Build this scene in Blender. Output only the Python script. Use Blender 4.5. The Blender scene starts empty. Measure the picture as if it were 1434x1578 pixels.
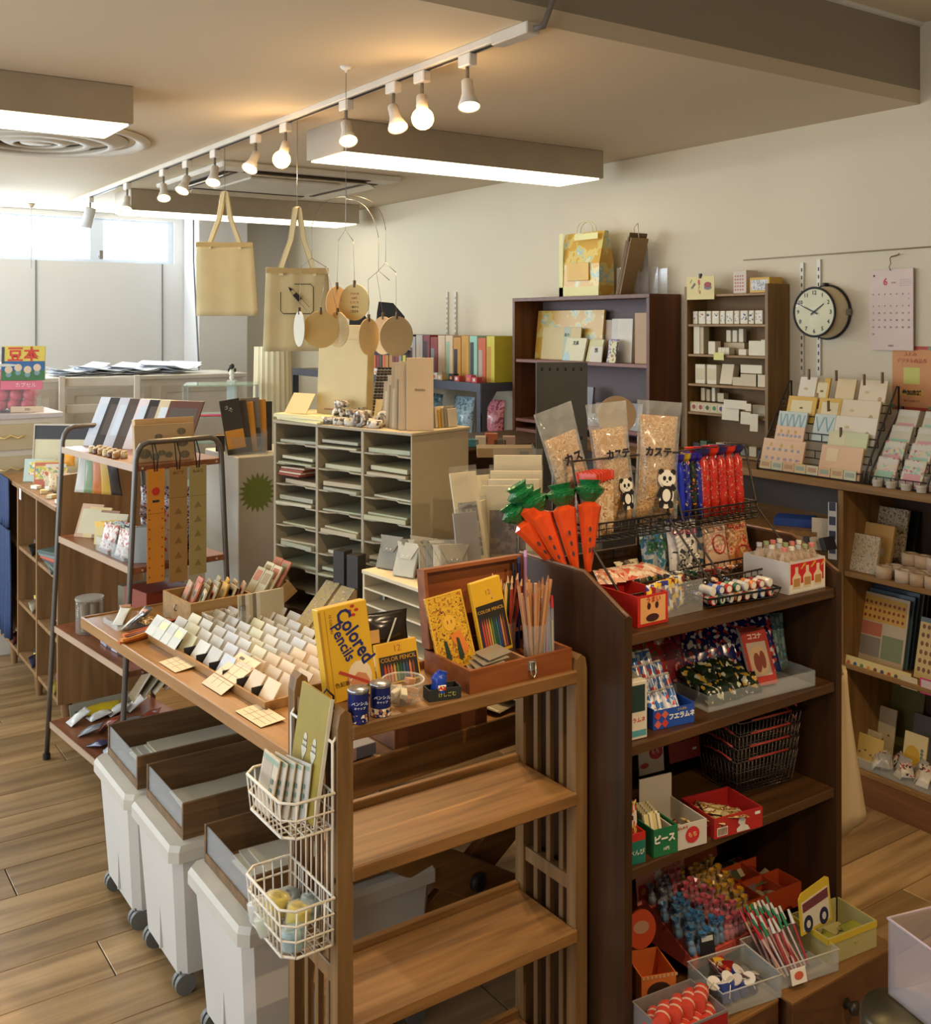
import bpy, bmesh, math, random
from mathutils import Vector, Matrix, Euler
random.seed(7)
sc = bpy.context.scene
COL = sc.collection
PI = math.pi
# camera
F, CX, CY, EYE = 1600.0, 717.0, 500.0, 1.65
YAW = math.atan2(1097, 1600)
SN, CS = math.sin(YAW), math.cos(YAW)
cam = bpy.data.cameras.new('camera')
cam.sensor_fit = 'HORIZONTAL'; cam.sensor_width = 36.0; cam.lens = 36.0 * F / 1434.0
cam.shift_y = -(789.0 - CY) / 1434.0
cam.clip_start = 0.05; cam.clip_end = 60
camo = bpy.data.objects.new('camera', cam); COL.objects.link(camo)
camo.location = (0, 0, EYE); camo.rotation_euler = (PI / 2, 0, -YAW)
sc.camera = camo
# world, exposure, daylight
sc.view_settings.view_transform = 'Standard'; sc.view_settings.look = 'None'
sc.view_settings.exposure = 0.0; sc.view_settings.gamma = 1.0; sc.view_settings.use_curve_mapping = False
w = bpy.data.worlds.new('sky'); sc.world = w; w.use_nodes = True
w.node_tree.nodes['Background'].inputs[0].default_value = (0.75, 0.87, 1.0, 1)
w.node_tree.nodes['Background'].inputs[1].default_value = 1.6
def area_light(name, loc, rot, sx, sy, power, color):
    l = bpy.data.lights.new(name, 'AREA'); l.shape = 'RECTANGLE'; l.size = sx; l.size_y = sy
    l.energy = power; l.color = color
    o = bpy.data.objects.new(name, l); COL.objects.link(o); o.location = loc; o.rotation_euler = rot
    return o
area_light('daylight_back_window', (0.9, 7.60, 2.245), (PI / 2, 0, PI), 4.8, 0.30, 130, (0.78, 0.89, 1.0))
area_light('daylight_shop_window', (-1.72, 2.6, 1.35), (0, -PI / 2, 0), 2.0, 5.2, 58, (0.88, 0.94, 1.0))
area_light('added_side_daylight', (-1.72, 6.35, 1.5), (0, -PI / 2, 0), 1.6, 1.5, 85, (0.74, 0.87, 1.0))  # added daylight panel out of view, cools and brightens the back wall
SPOT_POWER, TUBE_EMIT, BULB_EMIT = 32.0, 9.0, 14.0
def ray(u, v):
    a = (u - CX) / F; b = (CY - v) / F
    return (SN + CS * a, CS - SN * a, b)
def P(u, v, x=None, y=None, z=None, Y=None):
    """world point seen at a photograph position, on the given plane (x=, y=, z=) or at depth Y"""
    d = ray(u, v)
    t = Y if Y is not None else x / d[0] if x is not None else y / d[1] if y is not None else (z - EYE) / d[2]
    return Vector((d[0] * t, d[1] * t, EYE + d[2] * t))
# materials
MATS = {}
def s2l(c):
    return tuple((x / 12.92 if x <= 0.04045 else ((x + 0.055) / 1.055) ** 2.4) for x in [k / 255.0 for k in c]) + (1.0,)
class NT:
    def __init__(s, name):
        s.m = bpy.data.materials.new(name); s.m.use_nodes = True; s.t = s.m.node_tree
        s.b = s.t.nodes['Principled BSDF']
    def n(s, typ, **kw):
        nd = s.t.nodes.new(typ)
        for k, v in kw.items(): setattr(nd, k, v)
        return nd
    def l(s, a, b): s.t.links.new(a, b)
    def set(s, **kw):
        for k, v in kw.items(): s.b.inputs[k.replace('_', ' ')].default_value = v
def plain(name, c, rough=0.55, metal=0.0, var=0.06, scale=9.0, bump=0.0, spec=0.5, trans=0.0):
    """one colour with a little uneven tone"""
    if name in MATS: return MATS[name]
    k = NT(name); col = s2l(c)
    tc = k.n('ShaderNodeTexCoord'); nz = k.n('ShaderNodeTexNoise'); nz.inputs['Scale'].default_value = scale; nz.inputs['Detail'].default_value = 3
    k.l(tc.outputs['Object'], nz.inputs['Vector'])
    mr = k.n('ShaderNodeMapRange'); mr.inputs['From Min'].default_value = .25; mr.inputs['From Max'].default_value = .75
    mr.inputs['To Min'].default_value = 1 - var; mr.inputs['To Max'].default_value = 1 + var
    k.l(nz.outputs['Fac'], mr.inputs['Value'])
    vm = k.n('ShaderNodeVectorMath', operation='SCALE'); vm.inputs[0].default_value = col[:3]; k.l(mr.outputs[0], vm.inputs['Scale'])
    k.l(vm.outputs[0], k.b.inputs['Base Color'])
    k.set(Roughness=rough, Metallic=metal, Specular_IOR_Level=spec)
    if trans: k.set(Transmission_Weight=trans)
    if bump:
        bp = k.n('ShaderNodeBump'); bp.inputs['Strength'].default_value = bump; bp.inputs['Distance'].default_value = .01
        k.l(nz.outputs['Fac'], bp.inputs['Height']); k.l(bp.outputs[0], k.b.inputs['Normal'])
    MATS[name] = k.m; return k.m
def wood(name, c1, c2, axis='X', scale=1.0, rough=0.5, obj_random=False, spec=.4):
    """grain stretched along an axis"""
    if name in MATS: return MATS[name]
    k = NT(name)
    tc = k.n('ShaderNodeTexCoord'); mp = k.n('ShaderNodeMapping')
    s = {'X': (1.2, 16, 16), 'Y': (16, 1.2, 16), 'Z': (16, 16, 1.2)}[axis]
    mp.inputs['Scale'].default_value = tuple(q * scale for q in s)
    src = tc.outputs['Object']
    oi = None
    if obj_random:
        oi = k.n('ShaderNodeObjectInfo'); ad = k.n('ShaderNodeVectorMath', operation='ADD'); sc_ = k.n('ShaderNodeVectorMath', operation='SCALE')
        cb = k.n('ShaderNodeCombineXYZ')
        for i in range(3): k.l(oi.outputs['Random'], cb.inputs[i])
        k.l(cb.outputs[0], sc_.inputs[0]); sc_.inputs['Scale'].default_value = 37.0
        k.l(tc.outputs['Object'], ad.inputs[0]); k.l(sc_.outputs[0], ad.inputs[1]); src = ad.outputs[0]
    k.l(src, mp.inputs['Vector'])
    nz = k.n('ShaderNodeTexNoise'); nz.inputs['Scale'].default_value = 1.6; nz.inputs['Detail'].default_value = 6; nz.inputs['Distortion'].default_value = .6
    k.l(mp.outputs[0], nz.inputs['Vector'])
    cr = k.n('ShaderNodeValToRGB'); e = cr.color_ramp.elements
    e[0].position = .32; e[0].color = s2l(c1); e[1].position = .68; e[1].color = s2l(c2)
    k.l(nz.outputs['Fac'], cr.inputs[0])
    out = cr.outputs[0]
    if obj_random:
        mr = k.n('ShaderNodeMapRange'); mr.inputs['To Min'].default_value = .78; mr.inputs['To Max'].default_value = 1.18
        k.l(oi.outputs['Random'], mr.inputs['Value'])
        vm = k.n('ShaderNodeVectorMath', operation='SCALE'); k.l(out, vm.inputs[0]); k.l(mr.outputs[0], vm.inputs['Scale']); out = vm.outputs[0]
    k.l(out, k.b.inputs['Base Color'])
    bp = k.n('ShaderNodeBump'); bp.inputs['Strength'].default_value = .12; bp.inputs['Distance'].default_value = .004
    k.l(nz.outputs['Fac'], bp.inputs['Height']); k.l(bp.outputs[0], k.b.inputs['Normal'])
    k.set(Roughness=rough, Specular_IOR_Level=spec)
    MATS[name] = k.m; return k.m
def printed(name, cols, scale=60.0, rough=0.4, kind='cells', coat=0.0, trans=0.0):
    """a printed pattern of small flat patches, for packaging and paper goods; also varies a little from object to object"""
    if name in MATS: return MATS[name]
    k = NT(name)
    tc = k.n('ShaderNodeTexCoord')
    oi = k.n('ShaderNodeObjectInfo'); cb = k.n('ShaderNodeCombineXYZ'); ad = k.n('ShaderNodeVectorMath', operation='MULTIPLY_ADD')
    for i in range(3): k.l(oi.outputs['Random'], cb.inputs[i])
    k.l(cb.outputs[0], ad.inputs[0]); ad.inputs[1].default_value = (3.1, 2.3, 1.7); k.l(tc.outputs['Object'], ad.inputs[2])
    if kind == 'cells':
        vo = k.n('ShaderNodeTexVoronoi'); vo.inputs['Scale'].default_value = scale * 1.7
        k.l(ad.outputs[0], vo.inputs['Vector'])
        sp = k.n('ShaderNodeSeparateColor'); k.l(vo.outputs['Color'], sp.inputs[0]); fac = sp.outputs[0]
    elif kind == 'noise':
        nz = k.n('ShaderNodeTexNoise'); nz.inputs['Scale'].default_value = scale * 1.5; nz.inputs['Detail'].default_value = 3
        k.l(ad.outputs[0], nz.inputs['Vector'])
        mr = k.n('ShaderNodeMapRange'); mr.inputs['From Min'].default_value = .3; mr.inputs['From Max'].default_value = .7
        k.l(nz.outputs['Fac'], mr.inputs['Value']); fac = mr.outputs[0]
    else:
        sp = k.n('ShaderNodeSeparateXYZ'); k.l(tc.outputs['Object'], sp.inputs[0])
        mu = k.n('ShaderNodeMath', operation='MULTIPLY'); mu.inputs[1].default_value = scale
        k.l(sp.outputs['XYZ'.index(kind)], mu.inputs[0])
        fr = k.n('ShaderNodeMath', operation='FRACT'); k.l(mu.outputs[0], fr.inputs[0]); fac = fr.outputs[0]
    cr = k.n('ShaderNodeValToRGB'); cr.color_ramp.interpolation = 'CONSTANT'
    e = cr.color_ramp.elements
    e[0].position = 0; e[0].color = s2l(cols[0][:3])
    tot = sum((c[3] if len(c) > 3 else 1) for c in cols); acc = 0
    e[1].position = 0.999; e[1].color = s2l(cols[-1][:3])
    for i, c in enumerate(cols):
        if i:
            el = cr.color_ramp.elements.new(acc / tot); el.color = s2l(c[:3])
        acc += (c[3] if len(c) > 3 else 1)
    k.l(fac, cr.inputs[0]); k.l(cr.outputs[0], k.b.inputs['Base Color'])
    k.set(Roughness=rough, Coat_Weight=coat)
    if trans: k.set(Transmission_Weight=trans)
    MATS[name] = k.m; return k.m
def clear(name, c=(235, 240, 240), alpha=0.12, rough=0.08, crinkle=0.0):
    """thin clear film, acrylic or glass: mostly see-through with a glossy face"""
    if name in MATS: return MATS[name]
    k = NT(name)
    tr = k.n('ShaderNodeBsdfTransparent'); tr.inputs[0].default_value = (.96, .97, .97, 1)
    mx = k.n('ShaderNodeMixShader')
    lw = k.n('ShaderNodeLayerWeight'); lw.inputs['Blend'].default_value = .35
    mr = k.n('ShaderNodeMapRange'); mr.inputs['To Min'].default_value = alpha * .6; mr.inputs['To Max'].default_value = min(1, alpha * 2.6)
    k.l(lw.outputs['Facing'], mr.inputs['Value']); k.l(mr.outputs[0], mx.inputs[0])
    k.set(Base_Color=s2l(c), Roughness=rough, Specular_IOR_Level=.9)
    if crinkle:
        tc = k.n('ShaderNodeTexCoord'); nz = k.n('ShaderNodeTexVoronoi'); nz.inputs['Scale'].default_value = crinkle
        k.l(tc.outputs['Object'], nz.inputs['Vector'])
        bp = k.n('ShaderNodeBump'); bp.inputs['Strength'].default_value = .8; bp.inputs['Distance'].default_value = .01
        k.l(nz.outputs['Distance'], bp.inputs['Height']); k.l(bp.outputs[0], k.b.inputs['Normal'])
    k.l(tr.outputs[0], mx.inputs[1]); k.l(k.b.outputs[0], mx.inputs[2])
    k.l(mx.outputs[0], k.t.nodes['Material Output'].inputs[0])
    MATS[name] = k.m; return k.m
def glow(name, c, strength):
    if name in MATS: return MATS[name]
    k = NT(name); k.set(Base_Color=s2l(c), Emission_Color=s2l(c), Emission_Strength=strength)
    MATS[name] = k.m; return k.m
def C(r, g, b, rough=.55, metal=0.0):
    return plain('paint_%d_%d_%d_%d_%d' % (r, g, b, rough * 100, metal * 10), (r, g, b), rough, metal)
OAK = wood('oak_plank', (126, 98, 62), (172, 140, 96), 'X', .9, .38, True)
RACKW = wood('rack_timber', (108, 75, 39), (150, 108, 61), 'X', 1.6, .45)
RACKWZ = wood('rack_timber_upright', (104, 75, 42), (136, 102, 61), 'Z', 1.6, .5)
TABLEW = wood('table_timber', (138, 98, 54), (168, 124, 74), 'Y', 1.2, .35)
DARKW = wood('dark_stained_wood', (46, 28, 13), (68, 42, 20), 'Z', 1.2, .38)
DARKWX = wood('dark_stained_board', (60, 38, 18), (88, 58, 29), 'X', 1.2, .4)
BROWNW = wood('brown_bookcase_wood', (84, 46, 20), (112, 64, 29), 'Z', 1.2, .4)
TANW = wood('tan_shelf_wood', (124, 90, 48), (158, 120, 70), 'Y', 1.2, .5)
TANWZ = wood('tan_shelf_wood_upright', (116, 84, 42), (146, 110, 60), 'Z', 1.2, .5)
BIRCH = wood('pale_birch_wood', (122, 94, 60), (148, 118, 80), 'Z', 1.4, .5)
TRAYW = wood('walnut_tray_wood', (96, 70, 43), (128, 98, 62), 'X', 1.6, .5)
WHITE = C(226, 224, 216); OFFW = C(214, 208, 190); CREAM = C(222, 208, 170); KRAFT = C(176, 146, 102)
BLACK = C(22, 21, 20); CHROME = plain('brushed_steel', (150, 146, 138), .35, .9); WIREC = C(222, 214, 198, .4)
DKWIRE = plain('dark_wire', (62, 54, 46), .4, .6); CLEARP = clear('clear_acrylic'); FILM = clear('clear_crinkled_film', alpha=.16, crinkle=38.0)
PINKCARD = C(228, 188, 160)
# mesh building
class MB:
    def __init__(s): s.v = []; s.f = []; s.mi = []; s.m = 0; s.M = Matrix.Identity(4); s.smooth = []; s.sm = False
    def add(s, vs, fs, sm=None):
        o = len(s.v); M = s.M
        s.v += [tuple(M @ Vector(p)) for p in vs]
        s.f += [tuple(i + o for i in f) for f in fs]; s.mi += [s.m] * len(fs); s.smooth += [s.sm if sm is None else sm] * len(fs)
        return s
    def at(s, loc=(0, 0, 0), rot=(0, 0, 0)): s.M = Matrix.Translation(loc) @ Euler(rot).to_matrix().to_4x4(); return s
    def box(s, x0, x1, y0, y1, z0, z1, b=0.0):
        if b <= 0:
            return s.add([(x, y, z) for z in (z0, z1) for y in (y0, y1) for x in (x0, x1)],
                         [(0, 2, 3, 1), (4, 5, 7, 6), (0, 1, 5, 4), (2, 6, 7, 3), (0, 4, 6, 2), (1, 3, 7, 5)])
        b = min(b, (x1 - x0) * .45, (y1 - y0) * .45, (z1 - z0) * .45)
        vs = [];
        for z, s_ in ((z0, 1), (z1, -1)):
            for y, t in ((y0, 1), (y1, -1)):
                for x, r in ((x0, 1), (x1, -1)):
                    vs += [(x, y + b * t, z + b * s_), (x + b * r, y, z + b * s_), (x + b * r, y + b * t, z)]
        def I(i, j, k, a): return ((k * 2 + j) * 2 + i) * 3 + a
        fs = []
        for i in (0, 1):
            f = [I(i, 0, 0, 0), I(i, 0, 1, 0), I(i, 1, 1, 0), I(i, 1, 0, 0)]; fs.append(f if i == 0 else f[::-1])
            f = [I(0, i, 0, 1), I(1, i, 0, 1), I(1, i, 1, 1), I(0, i, 1, 1)]; fs.append(f if i == 0 else f[::-1])
            f = [I(0, 0, i, 2), I(0, 1, i, 2), I(1, 1, i, 2), I(1, 0, i, 2)]; fs.append(f if i == 0 else f[::-1])
        for i in (0, 1):
            for j in (0, 1):
                f = [I(i, j, 0, 0), I(i, j, 0, 1), I(i, j, 1, 1), I(i, j, 1, 0)]; fs.append(f if (i + j) % 2 else f[::-1])
                f = [I(i, 0, j, 0), I(i, 0, j, 2), I(i, 1, j, 2), I(i, 1, j, 0)]; fs.append(f[::-1] if (i + j) % 2 else f)
                f = [I(0, i, j, 1), I(0, i, j, 2), I(1, i, j, 2), I(1, i, j, 1)]; fs.append(f if (i + j) % 2 else f[::-1])
        for i in (0, 1):
            for j in (0, 1):
                for k in (0, 1):
                    f = [I(i, j, k, 0), I(i, j, k, 1), I(i, j, k, 2)]; fs.append(f if (i + j + k) % 2 == 0 else f[::-1])
        return s.add(vs, fs)
    def cyl(s, p0, p1, r0, r1=None, n=12, caps=True, sm=True):
        r1 = r0 if r1 is None else r1
        p0, p1 = Vector(p0), Vector(p1); d = (p1 - p0).normalized()
        a = d.orthogonal().normalized(); b = d.cross(a)
        vs = []
        for p, r in ((p0, r0), (p1, r1)):
            vs += [tuple(p + (a * math.cos(2 * PI * i / n) + b * math.sin(2 * PI * i / n)) * r) for i in range(n)]
        s.add(vs, [(i, (i + 1) % n, n + (i + 1) % n, n + i) for i in range(n)], sm)
        if caps:
            s.add(vs[:n], [tuple(range(n))[::-1]], False); s.add(vs[n:], [tuple(range(n))], False)
        return s
    def lathe(s, prof, c=(0, 0, 0), n=20, sm=True):
        vs = [(c[0] + r * math.cos(2 * PI * i / n), c[1] + r * math.sin(2 * PI * i / n), c[2] + z) for r, z in prof for i in range(n)]
        fs = [(k * n + i, k * n + (i + 1) % n, (k + 1) * n + (i + 1) % n, (k + 1) * n + i) for k in range(len(prof) - 1) for i in range(n)]
        return s.add(vs, fs, sm)
    def tube(s, pts, r, n=6, closed=False, caps=True):
        pts = [Vector(p) for p in pts]; m = len(pts); vs = []; a = None
        for i, p in enumerate(pts):
            q0 = pts[i - 1] if (i or closed) else p; q1 = pts[(i + 1) % m] if (i < m - 1 or closed) else p
            d = (q1 - q0)
            d = d.normalized() if d.length > 1e-9 else Vector((0, 0, 1))
            a = d.orthogonal().normalized() if a is None else (a - d * a.dot(d))
            a = a.normalized() if a.length > 1e-6 else d.orthogonal().normalized()
            b = d.cross(a)
            vs += [tuple(p + (a * math.cos(2 * PI * j / n) + b * math.sin(2 * PI * j / n)) * r) for j in range(n)]
        fs = [(i * n + j, i * n + (j + 1) % n, ((i + 1) % m) * n + (j + 1) % n, ((i + 1) % m) * n + j) for i in range(m if closed else m - 1) for j in range(n)]
        if caps and not closed: fs += [tuple(range(n))[::-1], tuple((m - 1) * n + j for j in range(n))]
        return s.add(vs, fs, True)
    def prism(s, poly, h0, h1, axis='z'):
        """poly in the two other axes, extruded along axis from h0 to h1"""
        n = len(poly)
        def mk(p, h): return {'z': (p[0], p[1], h), 'y': (p[0], h, p[1]), 'x': (h, p[0], p[1])}[axis]
        vs = [mk(p, h0) for p in poly] + [mk(p, h1) for p in poly]
        fs = [tuple(range(n))[::-1], tuple(range(n, 2 * n))] + [(i, (i + 1) % n, n + (i + 1) % n, n + i) for i in range(n)]
        ar = sum(poly[i][0] * poly[(i + 1) % n][1] - poly[(i + 1) % n][0] * poly[i][1] for i in range(n))
        if (ar < 0) != (axis == 'y'): fs = [f[::-1] for f in fs]
        return s.add(vs, fs)
    def ball(s, c, r, n=10, m=7, sz=1.0):
        vs = [(c[0], c[1], c[2] - r * sz)]
        for j in range(1, m):
            a = PI * j / m
            vs += [(c[0] + r * math.sin(a) * math.cos(2 * PI * i / n), c[1] + r * math.sin(a) * math.sin(2 * PI * i / n), c[2] - r * sz * math.cos(a)) for i in range(n)]
        vs.append((c[0], c[1], c[2] + r * sz)); L = len(vs) - 1
        fs = [(0, 1 + (i + 1) % n, 1 + i) for i in range(n)]
        for j in range(m - 2): fs += [(1 + j * n + i, 1 + j * n + (i + 1) % n, 1 + (j + 1) * n + (i + 1) % n, 1 + (j + 1) * n + i) for i in range(n)]
        fs += [(L, 1 + (m - 2) * n + i, 1 + (m - 2) * n + (i + 1) % n) for i in range(n)]
        return s.add(vs, fs, True)
    def tray(s, x0, x1, y0, y1, z0, z1, t=.004, front=None):
        """open-topped box with walls of thickness t; front = lower height of the wall at y0"""
        s.box(x0, x1, y0, y1, z0, z0 + t)
        s.box(x0, x0 + t, y0, y1, z0 + t, z1); s.box(x1 - t, x1, y0, y1, z0 + t, z1)
        s.box(x0 + t, x1 - t, y1 - t, y1, z0 + t, z1); s.box(x0 + t, x1 - t, y0, y0 + t, z0 + t, front if front else z1)
        return s
    def build(s, name, mats, parent=None, loc=None, rot=None):
        me = bpy.data.meshes.new(name); me.from_pydata(s.v, [], s.f)
        if not isinstance(mats, (list, tuple)): mats = [mats]
        for m in mats: me.materials.append(m)
        me.polygons.foreach_set('material_index', s.mi); me.polygons.foreach_set('use_smooth', s.smooth); me.update()
        o = bpy.data.objects.new(name, me); COL.objects.link(o)
        if parent: o.parent = parent
        if loc is not None: o.location = loc
        if rot is not None: o.rotation_euler = rot
        return o
def tag(o, label=None, cat=None, group=None, kind=None):
    if label: o['label'] = label
    if cat: o['category'] = cat
    if group: o['group'] = group
    if kind: o['kind'] = kind
    return o
def thing(name, label, cat, loc=(0, 0, 0), rz=0.0, group=None, rot=None):
    o = bpy.data.objects.new(name, None); COL.objects.link(o); o.empty_display_size = .02
    o.location = loc; o.rotation_euler = rot if rot else (0, 0, rz)
    return tag(o, label, cat, group)
KIDS = {}
def dup(root, loc=None, rot=None, label=None, group=None, mat=None):
    """a copy of a thing with copies of its parts and sub-parts (mesh data shared)"""
    r = root.copy(); COL.objects.link(r)
    if loc is not None: r.location = loc
    if rot is not None: r.rotation_euler = rot
    if label: r['label'] = label
    if group: r['group'] = group
    for ch in list(root.children):
        c = ch.copy(); COL.objects.link(c); c.parent = r
        for g in list(ch.children):
            d = g.copy(); COL.objects.link(d); d.parent = c
    return r
def mirror_uv(): pass
TEXTS = {}
def text(parent, s, size, mat, loc, rot=(PI / 2, 0, 0), name='lettering', ext=.0004, bold=0.0, ax='CENTER', sx=1.0):
    """flat raised lettering; the text's x runs right and its y up, laid by rot (default: upright, read from -y)"""
    key = (s, size, ext, bold, ax, sx)
    if key not in TEXTS:
        cu = bpy.data.curves.new('lettering', 'FONT'); cu.body = s; cu.size = size; cu.extrude = ext; cu.offset = bold
        cu.align_x = ax; cu.align_y = 'CENTER'; cu.resolution_u = 2
        t = bpy.data.objects.new('lettering_curve', cu); COL.objects.link(t)
        dg = bpy.context.evaluated_depsgraph_get()
        me = bpy.data.meshes.new_from_object(t.evaluated_get(dg)); bpy.data.objects.remove(t); bpy.data.curves.remove(cu)
        if sx != 1.0:
            for q in me.vertices: q.co.x *= sx
        me.materials.clear(); TEXTS[key] = me
    me = TEXTS[key].copy(); me.materials.append(mat)
    o = bpy.data.objects.new(name, me); COL.objects.link(o); o.parent = parent; o.location = loc; o.rotation_euler = rot
    return o
def flatart(parent, polys, mat, name='printed_figure', y=0.0, t=.0004):
    """flat print shapes in the local xz plane facing -y"""
    b = MB()
    for p in polys: b.prism(p, y - t, y, 'y')
    return b.build(name, mat, parent)
def ell(cx, cz, rx, rz=None, n=14, a0=0.0):
    rz = rz or rx
    return [(cx + rx * math.cos(2 * PI * i / n + a0), cz + rz * math.sin(2 * PI * i / n + a0)) for i in range(n)]
def rc(x0, x1, z0, z1): return [(x0, z0), (x1, z0), (x1, z1), (x0, z1)]
R = math.radians
# the room
CEIL, UP, WX, BY, LX, NY = 2.44, 2.73, 3.45, 7.5, -1.7, -1.6
WALLM = plain('white_wall_paint', (212, 198, 170), .75, var=.025, scale=2.0, bump=.02)
CEILM = plain('ceiling_paint', (208, 192, 164), .8, var=.02, scale=1.5)
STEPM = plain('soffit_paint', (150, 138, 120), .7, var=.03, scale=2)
def struct(name, b, m, parent=None, label=None):
    o = b.build(name, m, parent)
    if parent is None: o['kind'] = 'structure'
    if label: o['label'] = label
    return o
struct('ceiling', MB().box(LX, WX, 2.15, BY, CEIL, CEIL + .05), CEILM, label='lower white ceiling over the shop floor')
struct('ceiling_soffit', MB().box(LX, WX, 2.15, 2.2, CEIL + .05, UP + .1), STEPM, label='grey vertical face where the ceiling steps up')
struct('ceiling_upper', MB().box(LX, WX, NY, 2.15, UP, UP + .05), CEILM, label='higher ceiling near the camera')
struct('trim_1', MB().box(LX, WX, 2.135, 2.15, UP - .012, UP), WHITE, label='thin white bead along the top of the ceiling step')
struct('wall_right', MB().box(WX, WX + .1, NY, BY + .1, 0, 3), WALLM, label='long white wall on the right')
struct('wall_front', MB().box(LX - .1, WX + .1, NY - .1, NY, 0, 3), WALLM)
bw = MB().box(LX, WX, BY, BY + .12, 0, 2.09).box(LX, WX, BY, BY + .12, 2.40, CEIL)
bw.box(2.55, WX, BY, BY + .12, 2.09, 2.40)
struct('wall_back', bw, plain('daylight_tinted_wall', (216, 214, 212), .75, var=.02, scale=2), label='white back wall below the strip windows')  # white wall paint with cool daylight mixed into its colour
struct('wall_left', MB().box(LX - .1, LX, NY, BY, 0, .45).box(LX - .1, LX, NY, BY, 2.3, 3).box(LX - .1, LX, NY, 0, .45, 2.3).box(LX - .1, LX, 5.2, 5.6, .45, 2.3).box(LX - .1, LX, 7.1, BY, .45, 2.3), WALLM)
struct('column', MB().box(2.62, 3.0, 7.2, BY, 0, CEIL, .01), MATS['daylight_tinted_wall'], label='white corner column beside the strip windows')
FRAMEW = C(206, 214, 226, .4)
GLASS = clear('window_glass', (230, 240, 255), .06, .02)
jb = MB()
for u in (55, 250):
    p = P(u, 480, y=BY)
    jb.box(p.x - .004, p.x + .004, BY - .006, BY, .9, 2.09)
struct('trim_2', jb, C(120, 122, 126), label='grey joint strips between the back wall panels')
edges = [-1.7, -.6] + [P(u, 370, y=BY).x for u in (0 - 60, 150, 302)] + [2.55]
for i in range(5):
    a, b_ = edges[i], edges[i + 1]
    fr = MB().box(a, b_, BY + .02, BY + .07, 2.09, 2.11).box(a, b_, BY + .02, BY + .07, 2.385, 2.40)
    fr.box(a, a + .045, BY + .02, BY + .07, 2.11, 2.385).box(b_ - .045, b_, BY + .02, BY + .07, 2.11, 2.385)
    wn = struct('window_%d' % (i + 1), fr, FRAMEW, label='narrow high window in the back wall')
    MB().box(a + .045, b_ - .045, BY + .04, BY + .046, 2.11, 2.385).build('pane', GLASS, wn)
    if i in (2, 3, 4):
        h = MB().cyl((a + .02, BY + .02, 2.13), (a + .02, BY - .02, 2.13), .008, n=8).box(a + .01, a + .03, BY - .03, BY - .015, 2.11, 2.17)
        h.build('window_latch', CHROME, wn)
fl = struct('floor', MB().box(LX, WX, NY, BY, -.06, -.02), C(70, 50, 32), label='oak board floor')
PW = .178; rows = int((BY - NY) / PW) + 1
protos = {}
for r in range(rows):
    y = NY + r * PW
    if y + PW > BY: continue
    x = LX - ((r * .61) % 1.7); k = 0
    while x < WX:
        L = 1.75
        x0 = max(x, LX); x1 = min(x + L, WX); x += L
        if x1 - x0 < .08: continue
        key = round(x1 - x0, 3)
        if key not in protos:
            protos[key] = MB().box(0, x1 - x0 - .003, .001, PW - .001, -.02, 0, .0016).build('plank', OAK, fl)
            o = protos[key]
        else:
            o = protos[key].copy(); COL.objects.link(o)
        o.location = (x0, y, 0)
STD = C(214, 206, 186, .4)
for k, (u, v0, v1) in enumerate(((1237, 405, 552), (1263, 400, 548), (690, 450, 520), (703, 450, 520))):
    p = P(u, v0, x=WX); q = P(u, v1, x=WX)
    zt, zb = p.z, min(q.z, 1.45)
    b = MB().box(WX - .009, WX, p.y - .008, p.y + .008, zb, zt)
    b.m = 1; z = zb + .02
    while z < zt - .02: b.box(WX - .0096, WX - .009, p.y - .003, p.y + .003, z, z + .014); z += .03
    tag(b.build('wall_standard', [STD, C(60, 52, 44)]), ['slotted shelf standard left of the wall clock', 'slotted shelf standard behind the wall clock', 'left slotted standard above the coloured paper rolls', 'right slotted standard above the coloured paper rolls'][k], 'shelf standard', 'slotted standards on the right wall')
a, b_ = P(1145, 401, x=WX - .012), P(1480, 377, x=WX - .012)
tag(MB().tube([a, b_], .0025, 5).build('rail_wire', C(150, 130, 100)), 'thin wire stretched along the right wall above the clock', 'wire')
# ceiling fixtures
HOUS = plain('dull_aluminium', (176, 164, 146), .42, .75, var=.05)
TUBE = glow('tube_diffuser', (255, 250, 222), TUBE_EMIT)
def batten(x0, x1, y0, lab):
    t = thing('ceiling_light', lab, 'ceiling light', ((x0 + x1) / 2, y0 + .16, CEIL), group='long fluorescent ceiling lights')
    h = (x1 - x0) / 2; b = MB()
    b.box(-h, h, -.16, -.145, -.125, 0, .003).box(-h, h, .145, .16, -.125, 0, .003)
    b.box(-h, -h + .015, -.145, .145, -.125, 0).box(h - .015, h, -.145, .145, -.125, 0)
    b.build('housing', HOUS, t)
    MB().box(-h + .015, h - .015, -.145, .145, -.03, -.005).build('reflector', C(235, 235, 225), t)
    for s in ():
        MB().cyl((-h + .04, s, -.085), (h - .04, s, -.085), .016, n=10).build('tube', TUBE, t)
    MB().box(-h + .012, h - .012, -.143, .143, -.131, -.1205, .002).build('diffuser', glow('lit_diffuser', (255, 245, 208), 2.4), t)
batten(1.86, 3.19, 3.54, 'fluorescent ceiling light in front of the track, nearest the wall shelves')
batten(1.80, 3.30, 6.05, 'farthest fluorescent ceiling light, near the back windows')
batten(-.30, 1.04, 3.46, 'fluorescent ceiling light at the left, under the round air diffuser')
batten(-.45, .95, 6.05, 'added unseen fluorescent ceiling light in the far left corner')  # extra fitting out of view, added for its light
t = thing('air_diffuser', 'round white ceiling air diffuser with concentric rings', 'air diffuser', (.98, 4.62, CEIL - .001))
b = MB()
b.lathe([(.46, -.001), (.46, -.012), (.43, -.02), (.41, -.012), (.40, -.002)], n=40); b.build('outer_ring', C(206, 200, 188), t)
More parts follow.
